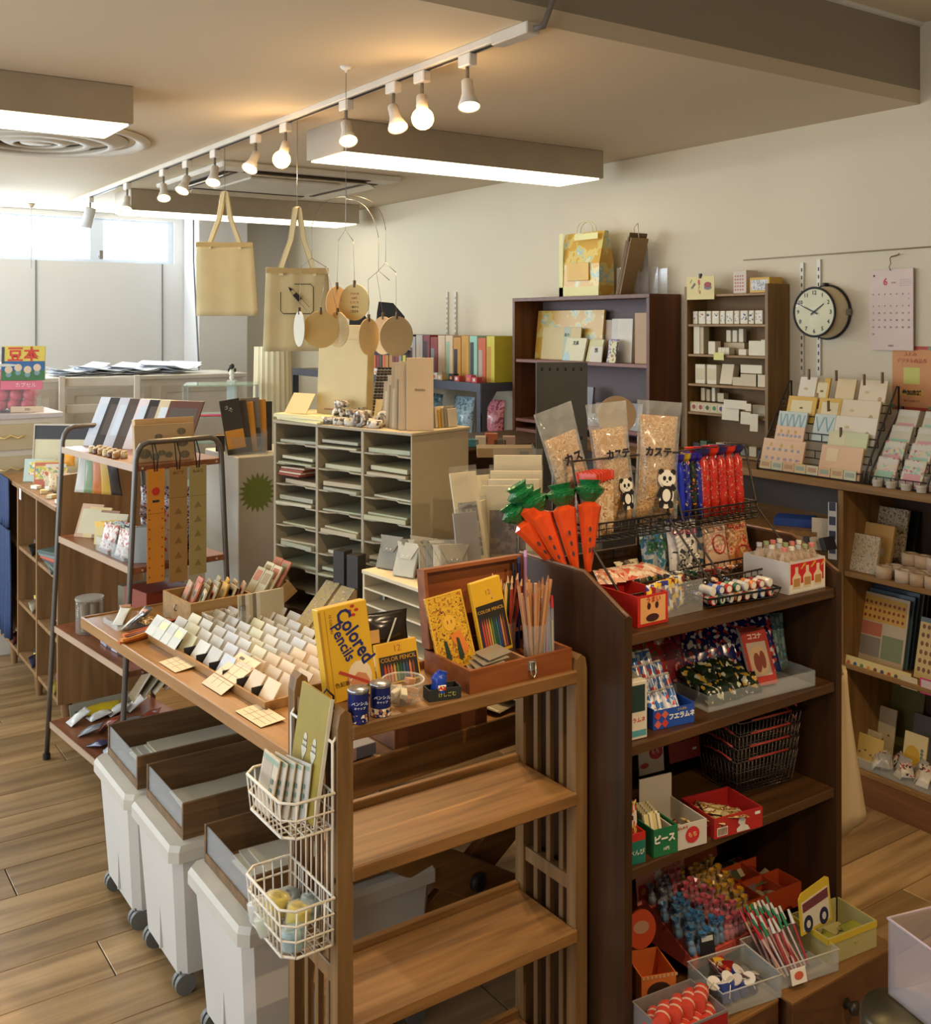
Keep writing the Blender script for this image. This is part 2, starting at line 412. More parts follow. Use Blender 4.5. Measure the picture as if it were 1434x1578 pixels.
for r in (.32, .22, .12):
    MB().lathe([(r + .05, -.004), (r, -.03), (r - .03, -.034), (r - .034, -.028), (r - .005, -.006)], n=36).build('ring', C(196, 188, 172), t)
MB().lathe([(0.0001, -.03), (.06, -.03), (.075, -.012), (.0001, -.012)], n=24).build('center_cone', C(200, 192, 178), t)
t = thing('air_conditioner', 'square white ceiling air conditioner panel between the lights', 'air conditioner', (2.35, 5.25, CEIL))
b = MB().box(-.5, .5, -.5, .5, -.03, 0, .008); b.build('panel', C(206, 198, 180), t)
MB().box(-.26, .26, -.26, .26, -.045, -.031, .008).build('grille', C(196, 186, 166), t)
for a in range(4):
    o = MB().box(-.34, .34, -.44, -.36, -.034, -.0305).build('air_outlet', C(62, 44, 30), t, rot=(0, 0, a * PI / 2))
    o = MB().at((0, -.40, -.036), (R(25), 0, 0)).box(-.33, .33, -.035, .035, -.003, .003).build('louvre', C(190, 176, 150), t, rot=(0, 0, a * PI / 2))
TX = 1.675
tr = thing('light_track', 'white ceiling light track running toward the back windows', 'light track', (TX, 4.55, CEIL))
b = MB().box(-.018, .018, -2.35, 2.4, -.022, 0, .002); b.build('rail', C(214, 204, 186, .4), tr)
MB().box(-.007, .007, -2.34, 2.39, -.0235, -.022).build('rail_slot', C(40, 34, 28), tr)
MB().box(-.022, .022, -2.42, -2.26, -.032, 0, .003).build('feed_box', C(206, 196, 178, .4), tr)
tag(MB().tube([(TX, 2.13, 2.42), (TX + .02, 2.115, 2.425), (TX + .05, 2.11, 2.50), (TX + .06, 2.125, 2.62), (TX + .06, 2.128, 2.74)], .008, 8).build('power_cable', C(120, 112, 100)), 'grey power cable rising from the end of the light track', 'cable')
LAMPW = C(226, 216, 200, .4)
BULB = glow('warm_bulb', (255, 196, 110), BULB_EMIT)
REFL = glow('halogen_face', (255, 214, 140), 7)
def track_y(u):
    a = (u - CX) / F; Y = TX / (SN + CS * a); return Y * (CS - SN * a)
spots = [(720, 'reflector', (.35, .55), 'spotlight nearest the camera on the light track'),
         (650, 'globe', (.2, .3), 'glowing globe lamp second from the camera on the track'),
         (606, 'reflector', (.5, -.2), 'spotlight just left of the nearest globe lamp'),
         (533, 'reflector', (.25, -.45), 'spotlight above the second hanging tote bag, pointing down and right'),
         (440, 'globe', (-.3, .3), 'second glowing globe lamp, left of the middle of the track'),
         (394, 'reflector', (-.6, .3), 'spotlight beside the second globe lamp, facing the camera'),
         (331, 'reflector', (.0, .1), 'spotlight above the first hanging tote bag'),
         (288, 'reflector', (-.4, .4), 'spotlight on the track, right one of a close pair'),
         (252, 'reflector', (.3, -.3), 'spotlight on the track, left one of a close pair'),
         (196, 'reflector', (.1, -.2), 'spotlight in front of the farthest ceiling light'),
         (139, 'can', (-.1, -.3), 'unlit white cylinder spotlight at the window end of the track')]
for u, kind, (ax, ay), lab in spots:
    y = track_y(u)
    t = thing('spotlight', lab, 'spotlight', (TX, y, CEIL - .022), group='lamps on the light track')
    MB().box(-.014, .014, -.03, .03, -.035, 0, .003).build('adapter', LAMPW, t)
    d = Vector((ax * .5 - .32, -.5 + ay * .3, -1)).normalized()
    if kind == 'can': d = Vector((-.25, .1, -1)).normalized()
    stem = Vector((0, 0, -.085))
    MB().tube([(0, 0, -.035), (0, 0, -.07), tuple(stem)], .0055, 8).build('stem', CHROME, t)
    q = d.to_track_quat('Z', 'Y').to_euler()
    if kind == 'reflector':
        sh = MB().lathe([(.011, -.012), (.017, -.01), (.018, .03), (.022, .045), (.033, .075), (.0315, .075), (.02, .045)], n=18)
        sh.build('lamp_shade', LAMPW, t, stem, q)
        MB().lathe([(.0301, .0725), (.016, .074), (.0002, .0745)], n=18).build('lamp_face', REFL, t, stem, q)
        end = stem + d * .09
    elif kind == 'globe':
        MB().lathe([(.0005, -.012), (.017, -.01), (.019, .035), (.0005, .036)], n=16).build('socket', LAMPW, t, stem, q)
        MB().ball((0, 0, .070), .034, 18, 12).build('bulb', BULB, t, stem, q)
        end = stem + d * .115
    else:
        MB().lathe([(.0005, -.02), (.03, -.02), (.032, -.01), (.032, .10), (.029, .10), (.028, .05), (.0005, .045)], n=20).build('lamp_shade', C(206, 204, 198, .35), t, stem, q)
        end = None
    if end is not None:
        l = bpy.data.lights.new('lamp_light', 'SPOT' if kind == 'reflector' else 'POINT'); l.color = (1.0, .69, .37); l.shadow_soft_size = .02
        l.energy = SPOT_POWER * (1.0 if kind == 'reflector' else .10)
        if kind == 'reflector': l.spot_size = R(95); l.spot_blend = .8
        lo = bpy.data.objects.new('lamp_light', l); COL.objects.link(lo); lo.parent = t; lo.location = end
        lo.rotation_euler = (-d).to_track_quat('Z', 'Y').to_euler()
t2 = thing('light_track', 'second light track behind the camera, out of the picture', 'light track', (1.4, .85, UP)); MB().box(-1.4, 1.4, -.018, .018, -.022, 0).build('rail', LAMPW, t2)
for k, (x, y_, tgt, e) in enumerate(((.72, .85, (1.00, 1.62, .7), 34), (1.50, .85, (1.78, 1.6, .9), 48), (1.25, -.6, (1.75, 1.5, .7), 90))):
    o = Vector((x, y_, UP - .1)); d = (Vector(tgt) - o).normalized(); q = d.to_track_quat('Z', 'Y').to_euler()
    t = thing('spotlight', 'spotlight overhead outside the picture, %s' % ['left', 'right', 'behind the camera'][k], 'spotlight', o)
    MB().cyl((0, 0, 0), (0, 0, .08), .006, n=8).build('stem', CHROME, t); MB().lathe([(.011, -.012), (.018, .03), (.033, .075), (.0315, .075), (.02, .045)], n=18).build('lamp_shade', LAMPW, t, None, q)
    l = bpy.data.lights.new('lamp_light', 'SPOT'); l.color = (1.0, .74, .45); l.shadow_soft_size = .012; l.energy = e; l.spot_size = R(62 if k else 44); l.spot_blend = .6 if k else .25
    lo = bpy.data.objects.new('lamp_light', l); COL.objects.link(lo); lo.parent = t; lo.location = d * .085; lo.rotation_euler = (-d).to_track_quat('Z', 'Y').to_euler()
ORDQ = ['first', 'second', 'third', 'fourth', 'fifth']
# furniture
# front slatted rack
RX0, RX1, RY0, RY1 = .826, 1.392, 1.594, 1.794
rk = thing('slatted_rack', 'light brown wooden rack with slatted ends and empty lower shelves, standing in front', 'rack', ((RX0 + RX1) / 2, (RY0 + RY1) / 2, 0))
hx, hy = (RX1 - RX0) / 2, (RY1 - RY0) / 2
def post(px, py, w, d, z1):
    b = MB()
    pr = [(-w, 0), (w, 0), (w, z1 - .03), (w * .7, z1 - .008), (0, z1), (-w * .7, z1 - .008), (-w, z1 - .03)]
    b.prism(pr, -d, d, 'y'); return b.build('post', RACKWZ, rk, (px, py, 0))
for sx in (-1, 1):
    for sy in (-1, 1): post(sx * (hx - .016), sy * (hy - .014), .015, .014, .985 if sy < 0 else 1.0)
    for k in (-1, 0, 1):
        MB().box(-.006, .006, -.007, .007, .09, .95, .001).build('slat', RACKWZ, rk, (sx * (hx - .016), k * .042, 0))
    for z in (.07, .50, .93):
        MB().box(-.011, .011, -hy + .028, hy - .028, z, z + .03, .002).build('side_rail', RACKWZ, rk, (sx * (hx - .016), 0, 0))
    for z in (.42, .70, .93, .16):
        MB().cyl((sx * (hx + .0005), 0, 0), (sx * (hx - .004), 0, 0), .006, n=10).build('bolt', DKWIRE, rk, (0, -hy + .014, z - .01))
for z in (.955, .71, .435, .16):
    sh = MB()
    sh.box(-hx + .03, hx - .03, -hy + .002, hy - .008, z - .02, z, .003).build('shelf', RACKW, rk)
    MB().box(-hx + .03, hx - .03, hy - .014, hy, z - .004, z + .014, .002).build('shelf_back_lip', RACKW, rk)
    MB().box(-hx + .028, hx - .028, -hy - .004, -hy + .006, z - .026, z + .001, .003).build('shelf_front_edge', RACKW, rk)
# candy shelf
KX0, KX1, KY0, KY1 = 1.40, 2.082, 1.494, 1.84
ks = thing('candy_shelf', 'dark brown stained wooden shelf unit filled with sweets', 'shelf unit', (KX0, KY0, 0))
W_, D_ = KX1 - KX0, KY1 - KY0
for x in (0, W_ - .02):
    pr = [(0, .02), (D_, .02), (D_, 1.14), (.13, 1.14), (.02, 1.085), (0, 1.075)]
    MB().prism(pr, x, x + .02, 'x').build('side_panel', DARKW, ks)
    MB().tube([(x + .01, D_, 1.142), (x + .01, .13, 1.142), (x + .01, .02, 1.087), (x + .01, .0, 1.078)], .004, 6).build('edge_trim', plain('worn_dark_edge', (110, 76, 48), .4), ks)
MB().box(.02, W_ - .02, D_ - .014, D_ - .004, .05, 1.12).build('back_panel', DARKW, ks)
for i in range(1, 5):
    MB().box(.02 + i * (W_ - .04) / 5 - .002, .02 + i * (W_ - .04) / 5 + .002, D_ - .0155, D_ - .0142, .3, 1.12).build('back_panel_joint', BLACK, ks)
for z in (1.04, .822, .578, .235):
    MB().box(.02, W_ - .02, .004, D_ - .014, z - .022, z, .002).build('shelf', DARKWX, ks)
for x0, x1, out, in_ in ((.022, .335, .10, 0), (.347, W_ + .02, .125, 1)):
    d = MB().box(x0, x1, -out, -out + .018, .135, .262, .002)
    d.box(x0 + .01, x0 + .022, -out + .018, .22, .15, .255).box(x1 - .022, x1 - .01, -out + .018, .22, .15, .255).box(x0 + .01, x1 - .01, -out + .018, .22, .15, .158)
    dr = d.build('drawer', plain('drawer_wood', (92, 58, 34), .45, var=.25, scale=22), ks)
    MB().box(x0, x1, -out, -out + .05, .259, .266, .001).build('drawer_top_edge', RACKW, dr)
    c = (x0 + x1) / 2
    MB().lathe([(.0005, 0), (.012, 0), (.008, .008), (.016, .02), (.012, .028), (.0005, .03)], n=14).build('knob', DKWIRE, dr, (c, -out, .2), (PI / 2, 0, 0))
MB().box(.02, W_ - .02, .01, .03, .05, .13).build('base_rail', DARKWX, ks)
# long table
TZ = .725
tb = thing('display_table', 'long brown wooden table covered with stationery', 'table', (.965, 1.93, 0), R(4.3))
TL, TD = 1.45, .98
MB().box(0, TD, 0, TL, TZ - .022, TZ, .003).build('tabletop', TABLEW, tb)
MB().box(-.008, .0, 0, TL, TZ - .028, TZ + .006, .002).build('front_lip', TABLEW, tb)
MB().box(.0, TD, -.01, .0, TZ - .07, TZ + .004, .002).build('end_rail', RACKW, tb)
MB().box(.0, TD, TL, TL + .01, TZ - .03, TZ + .004, .002).build('end_lip', TABLEW, tb)
for x, y in ((.04, .05), (.50, TL - .08), (TD - .06, .05), (TD - .06, TL - .08)): MB().box(x, x + .04, y, y + .04, 0, TZ - .022, .002).build('leg', RACKW, tb)
for s in (1, -1):
    MB().at((.49, .12 + s * .014, .30), (0, -R(32) * s, 0)).box(-.30, .30, -.012, .012, -.045, .045, .003).build('cross_brace', RACKW, tb)
MB().at((.49, .12 - .03, .30), (PI / 2, 0, 0)).lathe([(.0005, .012), (.018, .012), (.022, .004), (.022, -.004)], n=20).build('knob', BLACK, tb)
# storage bins on casters with wooden trays
BINM = plain('translucent_white_plastic', (205, 202, 194), .45, var=.03, scale=4)
CAST = plain('grey_caster_rubber', (112, 112, 106), .5)
names = ['white wheeled storage bin nearest the camera, below the wire baskets', 'middle white wheeled storage bin under the table', 'white wheeled storage bin farthest from the camera']
tnames = ['wooden tray with a clear front on the nearest white bin', 'wooden tray with a clear front on the middle white bin', 'wooden tray with a clear front on the farthest white bin']
for i, y0 in enumerate((2.045, 2.46, 2.80)):
    x0 = .836 - .008 * i; w_ = .335 if i else .34; dep = .50
    t = thing('storage_bin', names[i], 'bin', (x0 + dep / 2, y0 + w_ / 2, 0), group='white wheeled storage bins')
    a, b_ = dep / 2, w_ / 2
    m = MB(); tp = .022
    def ring(z, k, r=.02):
        return [(sx * (a - k) - (sx * r if q else 0), sy * (b_ - k) - (0 if q else sy * r), z) for sx, sy, q in ((-1, -1, 0), (-1, -1, 1), (1, -1, 1), (1, -1, 0), (1, 1, 0), (1, 1, 1), (-1, 1, 1), (-1, 1, 0))]
    rs = [ring(.05, tp + .012), ring(.345, tp - .008), ring(.345, .0), ring(.372, .0), ring(.385, .006)]
    vs = [p for r_ in rs for p in r_]
    fs = [(k * 8 + j, k * 8 + (j + 1) % 8, (k + 1) * 8 + (j + 1) % 8, (k + 1) * 8 + j) for k in range(4) for j in range(8)] + [tuple(range(8))[::-1], tuple(range(32, 40))]
    m.add(vs[:16], [f for f in fs if max(f) < 16] + [tuple(range(8))[::-1]]); m.build('body', BINM, t)
    l = MB(); l.add(vs[16:], [tuple(q - 16 for q in f) for f in fs if min(f) >= 16] + [tuple(range(8))[::-1]]); l.build('lid', plain('bin_lid_plastic', (198, 194, 182), .4, var=.03), t)
    MB().box(-a + tp + .004, -a + tp + .012, -.006, -.0, .06, .34).build('mould_seam', BINM, t)
    for sx in (-1, 1):
        for sy in (-1, 1):
            c = (sx * (a - .05), sy * (b_ - .05))
            w2 = MB().cyl((c[0], c[1] - .016, .026), (c[0], c[1] - .004, .026), .026, n=16).cyl((c[0], c[1] + .004, .026), (c[0], c[1] + .016, .026), .026, n=16).box(c[0] - .012, c[0] + .012, c[1] - .005, c[1] + .005, .03, .056)
            w2.build('caster', CAST, t)
    ty0, ty1 = y0 + .03, y0 + w_ - .02
    tr2 = thing('paper_tray', tnames[i], 'tray', (x0 + .04, (ty0 + ty1) / 2, .386), group='wooden paper trays on the white bins')
    hh = (ty1 - ty0) / 2; TL_ = .43
    MB().box(0, TL_, -hh, hh, 0, .008).build('base', TRAYW, tr2)
    for s in (-1, 1): MB().box(0, TL_, s * hh - (.009 if s > 0 else 0), s * hh + (.009 if s < 0 else 0), .008, .088, .001).build('side_wall', TRAYW, tr2)
    MB().box(TL_ - .008, TL_, -hh + .009, hh - .009, .008, .088).build('back_wall', TRAYW, tr2)
    MB().box(0, .008, -hh + .009, hh - .009, .008, .022).build('front_lip', TRAYW, tr2)
    MB().box(.003, .006, -hh + .009, hh - .009, .022, .084).build('clear_front', CLEARP, tr2)
    for q in range([4, 2, 5][i]):
        dz = .009 + q * .004
        sh = MB().box(-.17, .17, -.10, .10, 0, .0035)
        o = sh.build('paper_sheet', [C(206, 200, 180), C(196, 190, 168), C(188, 186, 178)][q % 3])
        o.location = (x0 + .04 + .22 + .01 * random.uniform(-1, 1) + .012 * q, (ty0 + ty1) / 2 + .012 * random.uniform(-1, 1), .386 + dz); o.rotation_euler = (0, 0, R(random.uniform(-3, 3)))
        tag(o, ORDQ[q] + ' loose paper sheet from the bottom in the tray on the %s white bin' % ['nearest', 'middle', 'farthest'][i], 'paper', 'paper sheets in the tray on the %s bin' % ['nearest', 'middle', 'farthest'][i])
# pigeonhole rack for paper
MC = Vector((1.568, 2.56, TZ + .002)); MROT = R(14.65)
MBD = plain('grey_beige_board', (158, 146, 120), .7, var=.05, scale=6)
mr_ = thing('pigeonhole_rack', 'grey-beige three column pigeonhole rack of paper on the table', 'rack', MC, MROT)
ML, MD, MH, NR = .624, .25, .60, 9
for k in range(4): MB().box(0, MD, k * ML / 3 - (.006 if k else 0) , k * ML / 3 + .006, 0, MH, .001).build('upright', MBD, mr_)
MB().box(-.004, MD + .004, -.004, ML + .008, MH, MH + .01, .002).build('top_board', MBD, mr_)
MB().box(MD - .004, MD, .006, ML - .006, 0, MH).build('back_board', MBD, mr_)
for c in range(3):
    for r in range(NR):
        pr = [(.002, c * ML / 3 + .006), (.002, c * ML / 3 + .055), (.022, c * ML / 3 + .085), (.022, c * ML / 3 + .13), (.002, c * ML / 3 + .16), (.002, (c + 1) * ML / 3 - .006), (MD - .004, (c + 1) * ML / 3 - .006), (MD - .004, c * ML / 3 + .006)]
        MB().prism(pr, r * MH / NR, r * MH / NR + .005).build('shelf', MBD, mr_)
PAPC = [(176, 172, 136), (164, 166, 136), (186, 180, 150), (154, 152, 128), (176, 160, 128)]
for c in range(3):
    for r in range(2, NR):
        n = 1 + (r * 3 + c * 5) % 2
        for q in range(n):
            red = (c == 2 and r == 5)
            k = 4 if red else n
            th = .006 + .004 * ((r + c + q) % 3)
            b = MB().box(.004, .20, -.082, .082, 0, th, .001)
            o = b.build('paper_stack', C(*PAPC[(r * 2 + c + q) % 5]))
            loc = Matrix.Translation(MC) @ Matrix.Rotation(MROT, 4, 'Z') @ Vector((.012 + .012 * q - .02 * ((r + c) % 2), (c + .5) * ML / 3 + .006 * ((r % 3) - 1), r * MH / NR + .0055 + q * .014))
            o.location = loc; o.rotation_euler = (0, 0, MROT + R(4 * ((r * 7 + c * 3 + q * 5) % 3 - 1)))
            tag(o, '%s in the %s row of the pigeonhole rack, %s column' % (['paper stack', 'upper paper stack'][q], ['ninth', 'eighth', 'seventh', 'sixth', 'fifth', 'fourth', 'third', 'second', 'top'][r], ['near', 'middle', 'far'][c]), 'paper', 'papers in the pigeonhole rack')
for q in range(4):
    o = MB().box(.004, .19, -.05, .06, 0, .006, .001).build('paper_pad', C(150, 62, 48) if q % 2 == 0 else C(202, 178, 150))
    o.location = Matrix.Translation(MC) @ Matrix.Rotation(MROT, 4, 'Z') @ Vector((-.008 + .006 * q, 2.62 * ML / 3, 6 * MH / NR + .0055 + .028 + q * .0065)); o.rotation_euler = (0, 0, MROT + R(2 * q - 3))
    tag(o, 'red and cream envelope pad stacked in the far column of the pigeonhole rack', 'paper pad', 'red and cream pads in the pigeonhole rack')
# metal framed shelf trolley
TRX, TRY = 1.04, 3.47
tl = thing('metal_shelf_trolley', 'open shelf stand with curved grey metal legs and wooden shelves', 'shelf stand', (TRX, TRY, 0), R(6))
TLL, TLD = .69, .33
STEEL = plain('grey_steel_tube', (112, 108, 102), .35, .8)
SHW = wood('red_brown_shelf', (112, 66, 42), (140, 88, 58), 'Y', 1.4, .3)
for y in (0, TLL):
    pts = [(-.05, y, .0)]
    pts += [(-.05 + .062 * (z / 1.25), y, z) for z in (.3, .6, .9, 1.12, 1.2)]
    pts += [(.012 + .04 * (1 - math.cos(a)), y, 1.2 + .055 * math.sin(a)) for a in (.5, 1.0, PI / 2)]
    pts += [(TLD - .012 - .04 * (1 - math.cos(a)), y, 1.2 + .055 * math.sin(a)) for a in (PI / 2, 1.0, .5)]
    pts += [(TLD + .05 - .062 * (z / 1.25), y, z) for z in (1.2, 1.12, .9, .6, .3, 0)]
    MB().tube(pts, .0095, 10).build('leg_frame', STEEL, tl)
    for x in (-.05, TLD + .05): MB().cyl((x, y, 0), (x, y, .02), .014, n=12).build('foot', BLACK, tl)
for z, o_ in ((1.18, 0), (.84, .012), (.50, .028), (.14, .045)):
    MB().box(.005 - o_, TLD - .005 + o_, -.004, TLL + .004, z - .02, z, .002).build('shelf', SHW, tl)
    MB().box(.003 - o_, .007 - o_, -.004, TLL + .004, z - .021, z + .002).build('shelf_edge', C(176, 150, 126, .35), tl)
    for x in (.03, TLD - .03):
        MB().cyl((x, -.008, z - .01), (x, -.003, z - .01), .004, n=8).build('screw', C(220, 214, 200, .3, .8), tl)
# open cubby bookcase
cb = thing('cubby_bookcase', 'low wooden bookcase of open cubbies with tapered legs at the left', 'bookcase', (1.0, 4.33, 0))
CL, CD = 1.15, .34
CBW = wood('cubby_wood', (120, 88, 54), (150, 114, 74), 'Z', 1.2, .5)
MB().prism([(0, .13), (CD, .13), (CD, 1.07), (0, 1.045)], 0, .02, 'y').build('tall_end_panel', CBW, cb)
for k in range(1, 4): MB().box(0, CD, k * CL / 3 - .009, k * CL / 3 + .009, .13, .90, .001).build('upright', CBW, cb)
MB().box(-.004, CD, .02, CL + .01, .90, .92, .002).build('top_board', CBW, cb)
MB().box(CD - .008, CD, .02, CL, .13, .9).build('back_board', plain('cubby_back', (96, 70, 44), .6), cb)
for k in range(3):
    y0, y1 = k * CL / 3 + (.009 if k else .02), (k + 1) * CL / 3 - .009
    for z in (.13, .37, .62): MB().box(.004, CD - .008, y0, y1, z, z + .016, .001).build('shelf', CBW, cb)
for y in (.07, .56, CL - .06):
    for x in (.05, CD - .05): MB().cyl((x, y, 0), (x, y, .13), .013, .026, 14).build('leg', CBW, cb)
# dark wall bookcase and tan wall shelf on the counter, the counter and bookcase below
CZ = 1.10
wb = thing('wall_bookcase', 'dark reddish brown open bookcase against the right wall', 'bookcase', (3.25, 3.31, CZ + .001))
WBH = 1.785 - CZ
for y in (0, .98): MB().box(0, .195, y, y + .02, 0, WBH - .018, .001).build('side_panel', BROWNW, wb)
MB().box(0, .195, 0, 1.0, WBH - .018, WBH, .001).build('top_board', BROWNW, wb)
MB().box(.187, .195, .02, .98, 0, WBH - .018).build('back_board', plain('grey_violet_back', (106, 92, 92), .7), wb)
for z in (0.0, .05, .355): MB().box(.006, .187, .02, .98, z, z + .016, .001).build('shelf', plain('pinkish_shelf_board', (132, 88, 76), .45), wb)
ts = thing('tan_wall_shelf', 'narrow light brown shelf of small boxes left of the clock', 'shelf unit', (3.315, 2.716, CZ + .001))
TSH = 1.812 - CZ
for y in (0, .432): MB().box(0, .13, y, y + .016, 0, TSH, .001).build('side_panel', TANWZ, ts)
MB().box(.124, .13, .016, .432, 0, TSH - .04).build('back_board', plain('tan_back', (118, 88, 50), .7), ts)
TSZ = [0.002, .165 , .286, .412, .540, .666]
for z in TSZ: MB().box(.004, .124, .016, .432, z, z + .010, .001).build('shelf', TANW, ts)
co = thing('wall_counter', 'long tan wooden counter top along the right wall', 'counter', (3.13, 1.0, 0))
MB().box(0, .315, 0, 3.33, CZ - .028, CZ, .002).build('worktop', TANW, co)
for y in (3.28,): MB().box(.02, .30, y, y + .02, 0, CZ - .028).build('support_panel', TANWZ, co)
bc = thing('low_bookcase', 'brown wooden bookcase under the right counter holding stationery', 'bookcase', (3.135, .9, 0))
BL = 1.365
for y in (0, BL - .022): MB().box(0, .305, y, y + .022, 0, CZ - .03, .001).build('side_panel', TANWZ, bc)
for z in (.10, .452, .772): MB().box(.004, .30, .022, BL - .022, z, z + .018, .002).build('shelf', TANW, bc)
MB().box(.006, .02, .022, BL - .022, 0, .10, .001).build('plinth', wood('plinth_wood', (104, 66, 36), (130, 88, 50), 'Y', 1, .4), bc)
MB().box(.295, .303, .022, BL - .022, 0, CZ - .03).build('back_board', plain('bookcase_back', (70, 46, 28), .6), bc)
t = thing('under_counter_panel', 'grey and tan panel fixed below the counter behind the sweets', 'panel', (3.40, 2.30, 0))
MB().box(0, .02, 0, 1.9, .92, CZ - .03).build('grey_board', C(104, 96, 88), t)
MB().box(0, .02, 0, 1.9, .0, .92).build('tan_board', TANW, t)
# steel angle desk against the right wall
ds = thing('steel_desk', 'grey steel angle desk against the right wall behind the bookcase', 'desk', (3.1, 4.38, 0))
GREYST = C(92, 94, 106, .4, .3)
MB().box(0, .34, 0, 2.3, 1.325, 1.343, .002).build('desk_top', C(70, 66, 66, .4), ds)
MB().box(-.004, .0, 0, 2.3, 1.30, 1.345).build('front_angle', GREYST, ds)
MB().box(0, .34, -.004, 0, 1.30, 1.345).build('end_angle', GREYST, ds)
for y in (0, 2.26):
    for x in (0, .30):
        b = MB().box(x, x + .04, y, y + .004, 0, 1.3).box(x, x + .004, y, y + .04, 0, 1.3)
        for k in range(8): b.box(x + .012, x + .026, y - .0006, y, 1.24 - k * .1, 1.25 - k * .1)
        b.build('leg', GREYST, ds)
for s in ((.04, .10, 1.3), ):
    MB().prism([(0, 1.3), (.10, 1.3), (.04, 1.22), (.04, 1.3 - .11), (0, 1.3 - .11)], -.002, 0, 'y').build('gusset', GREYST, ds)
MB().box(.02, .33, .02, 2.26, .70, .716).build('lower_shelf', C(60, 56, 54), ds)
# white pedestal with the green starburst
pd = thing('pedestal', 'white square pedestal with a green starburst sticker behind the table', 'pedestal', (1.463, 3.604, 0))
MB().box(0, .34, 0, .34, 0, 1.163, .003).build('body', plain('pedestal_white', (188, 180, 160), .5), pd)
b = MB(); c0 = (.075, 1.163 - .135); n = 20
st = [(c0[0] + (.075 if i % 2 == 0 else .052) * math.cos(PI * i / n), c0[1] + (.075 if i % 2 == 0 else .052) * math.sin(PI * i / n)) for i in range(2 * n)]
b.prism(st, -.0015, -.0005, 'y'); b.build('starburst_sticker', C(112, 124, 52), pd)
# far white counters
wc = thing('white_counter', 'long white panelled counter in front of the back wall', 'counter', (-.2, 6.2, 0))
PWH = C(222, 216, 204, .5)
MB().box(0, 2.75, 0, .5, 0, 1.32).build('body', PWH, wc)
MB().box(-.02, 2.77, -.02, .52, 1.32, 1.345, .003).build('worktop', PWH, wc)
for k in range(5):
    x = .06 + k * .54
    fr = MB().box(x, x + .48, -.008, 0, .1, .14).box(x, x + .48, -.008, 0, 1.24, 1.28).box(x, x + .04, -.008, 0, .14, 1.24).box(x + .44, x + .48, -.008, 0, .14, 1.24)
    fr.build('panel_frame', C(208, 200, 184, .5), wc)
wd = thing('white_drawer_chest', 'white drawer chest under the jar of pink capsules', 'chest', (.80, 5.58, 0))
MB().box(0, .50, 0, .40, 0, 1.175).build('body', PWH, wd)
MB().box(-.015, .515, -.015, .41, 1.175, 1.20, .003).build('worktop', C(214, 210, 214, .4), wd)
for k in range(4):
    z = 1.02 - k * .16
    dr = MB().box(.08, .44, -.012, 0, z, z + .13, .002).build('drawer', C(206, 192, 160, .5), wd)
    b = MB()
    b.tube([(.20, -.02, z + .07), (.23, -.03, z + .06), (.26, -.02, z + .075), (.29, -.03, z + .06), (.32, -.02, z + .07)], .005, 6).build('handle', C(236, 214, 150, .3, .4), dr)
# dark brown cabinet behind the pigeonhole rack
dc = thing('dark_cabinet', 'dark brown table with rounded corner behind the pigeonhole rack', 'table', (2.35, 3.45, 0))
MB().box(0, .62, 0, .50, 1.128, 1.15, .008).build('tabletop', DARKWX, dc)
MB().box(.03, .59, .02, .48, .9, 1.128).build('apron', DARKW, dc)
for x in (.03, .55):
    for y in (.02, .44): MB().box(x, x + .04, y, y + .04, 0, .9).build('leg', DARKW, dc)
# builders for small goods
CACHE = {}
def inst(name, key, fn, mats, parent=None):
    """object from a cached mesh (mesh data shared between alike pieces)"""
    mats = mats if isinstance(mats, (list, tuple)) else [mats]
    k = (key, tuple(m.name for m in mats))
    if k in CACHE: o = bpy.data.objects.new(name, CACHE[k]); COL.objects.link(o)
    else:
        b = MB(); fn(b); o = b.build(name, mats); CACHE[k] = o.data
    if parent: o.parent = parent
    return o
def put(o, loc, rz=0.0, tilt=0.0, roll=0.0):
    o.location = loc; o.rotation_euler = (tilt, roll, rz); return o
def slab(name, label, cat, w, h, t, mat, loc, rz=0.0, tilt=0.0, group=None, roll=0.0, panels=(), b=.0006):
    """upright flat thing (card, book, sign); panels = ((x0,x1,z0,z1,mat,name),...) printed areas on its front"""
    o = inst(name, ('slab', w, h, t, b), lambda m: m.box(-w / 2, w / 2, 0, t, 0, h, b), mat)
    put(o, loc, rz, tilt, roll); tag(o, label, cat, group)
    for p in panels:
        x0, x1, z0, z1, m = p[:5]; nm = p[5] if len(p) > 5 else 'printed_panel'
        q = inst(nm, ('pan', x0, x1, z0, z1), lambda k: k.box(x0, x1, -.0006, 0, z0, z1), m, o)
    return o
def carton(name, label, cat, w, d, h, mat, loc, rz=0.0, group=None, panels=(), top=None, tilt=0.0, roll=0.0):
    """closed box: origin at the middle of its base; panels on the front (-y), top = material of a top flap"""
    o = inst(name, ('carton', w, d, h), lambda m: m.box(-w / 2, w / 2, -d / 2, d / 2, 0, h, .0012), mat)
    put(o, loc, rz, tilt, roll); tag(o, label, cat, group)
    for p in panels:
        x0, x1, z0, z1, m = p[:5]; nm = p[5] if len(p) > 5 else 'printed_panel'
        q = inst(nm, ('pan', x0, x1, z0, z1), lambda k: k.box(x0, x1, -.0006, 0, z0, z1), m, o); q.location = (0, -d / 2, 0)
    if top:
        q = inst('top_flap', ('flap', w, d), lambda k: k.box(-w / 2 + .002, w / 2 - .002, -d / 2 + .002, d / 2 - .002, 0, .0008), top, o); q.location = (0, 0, h)
    return o
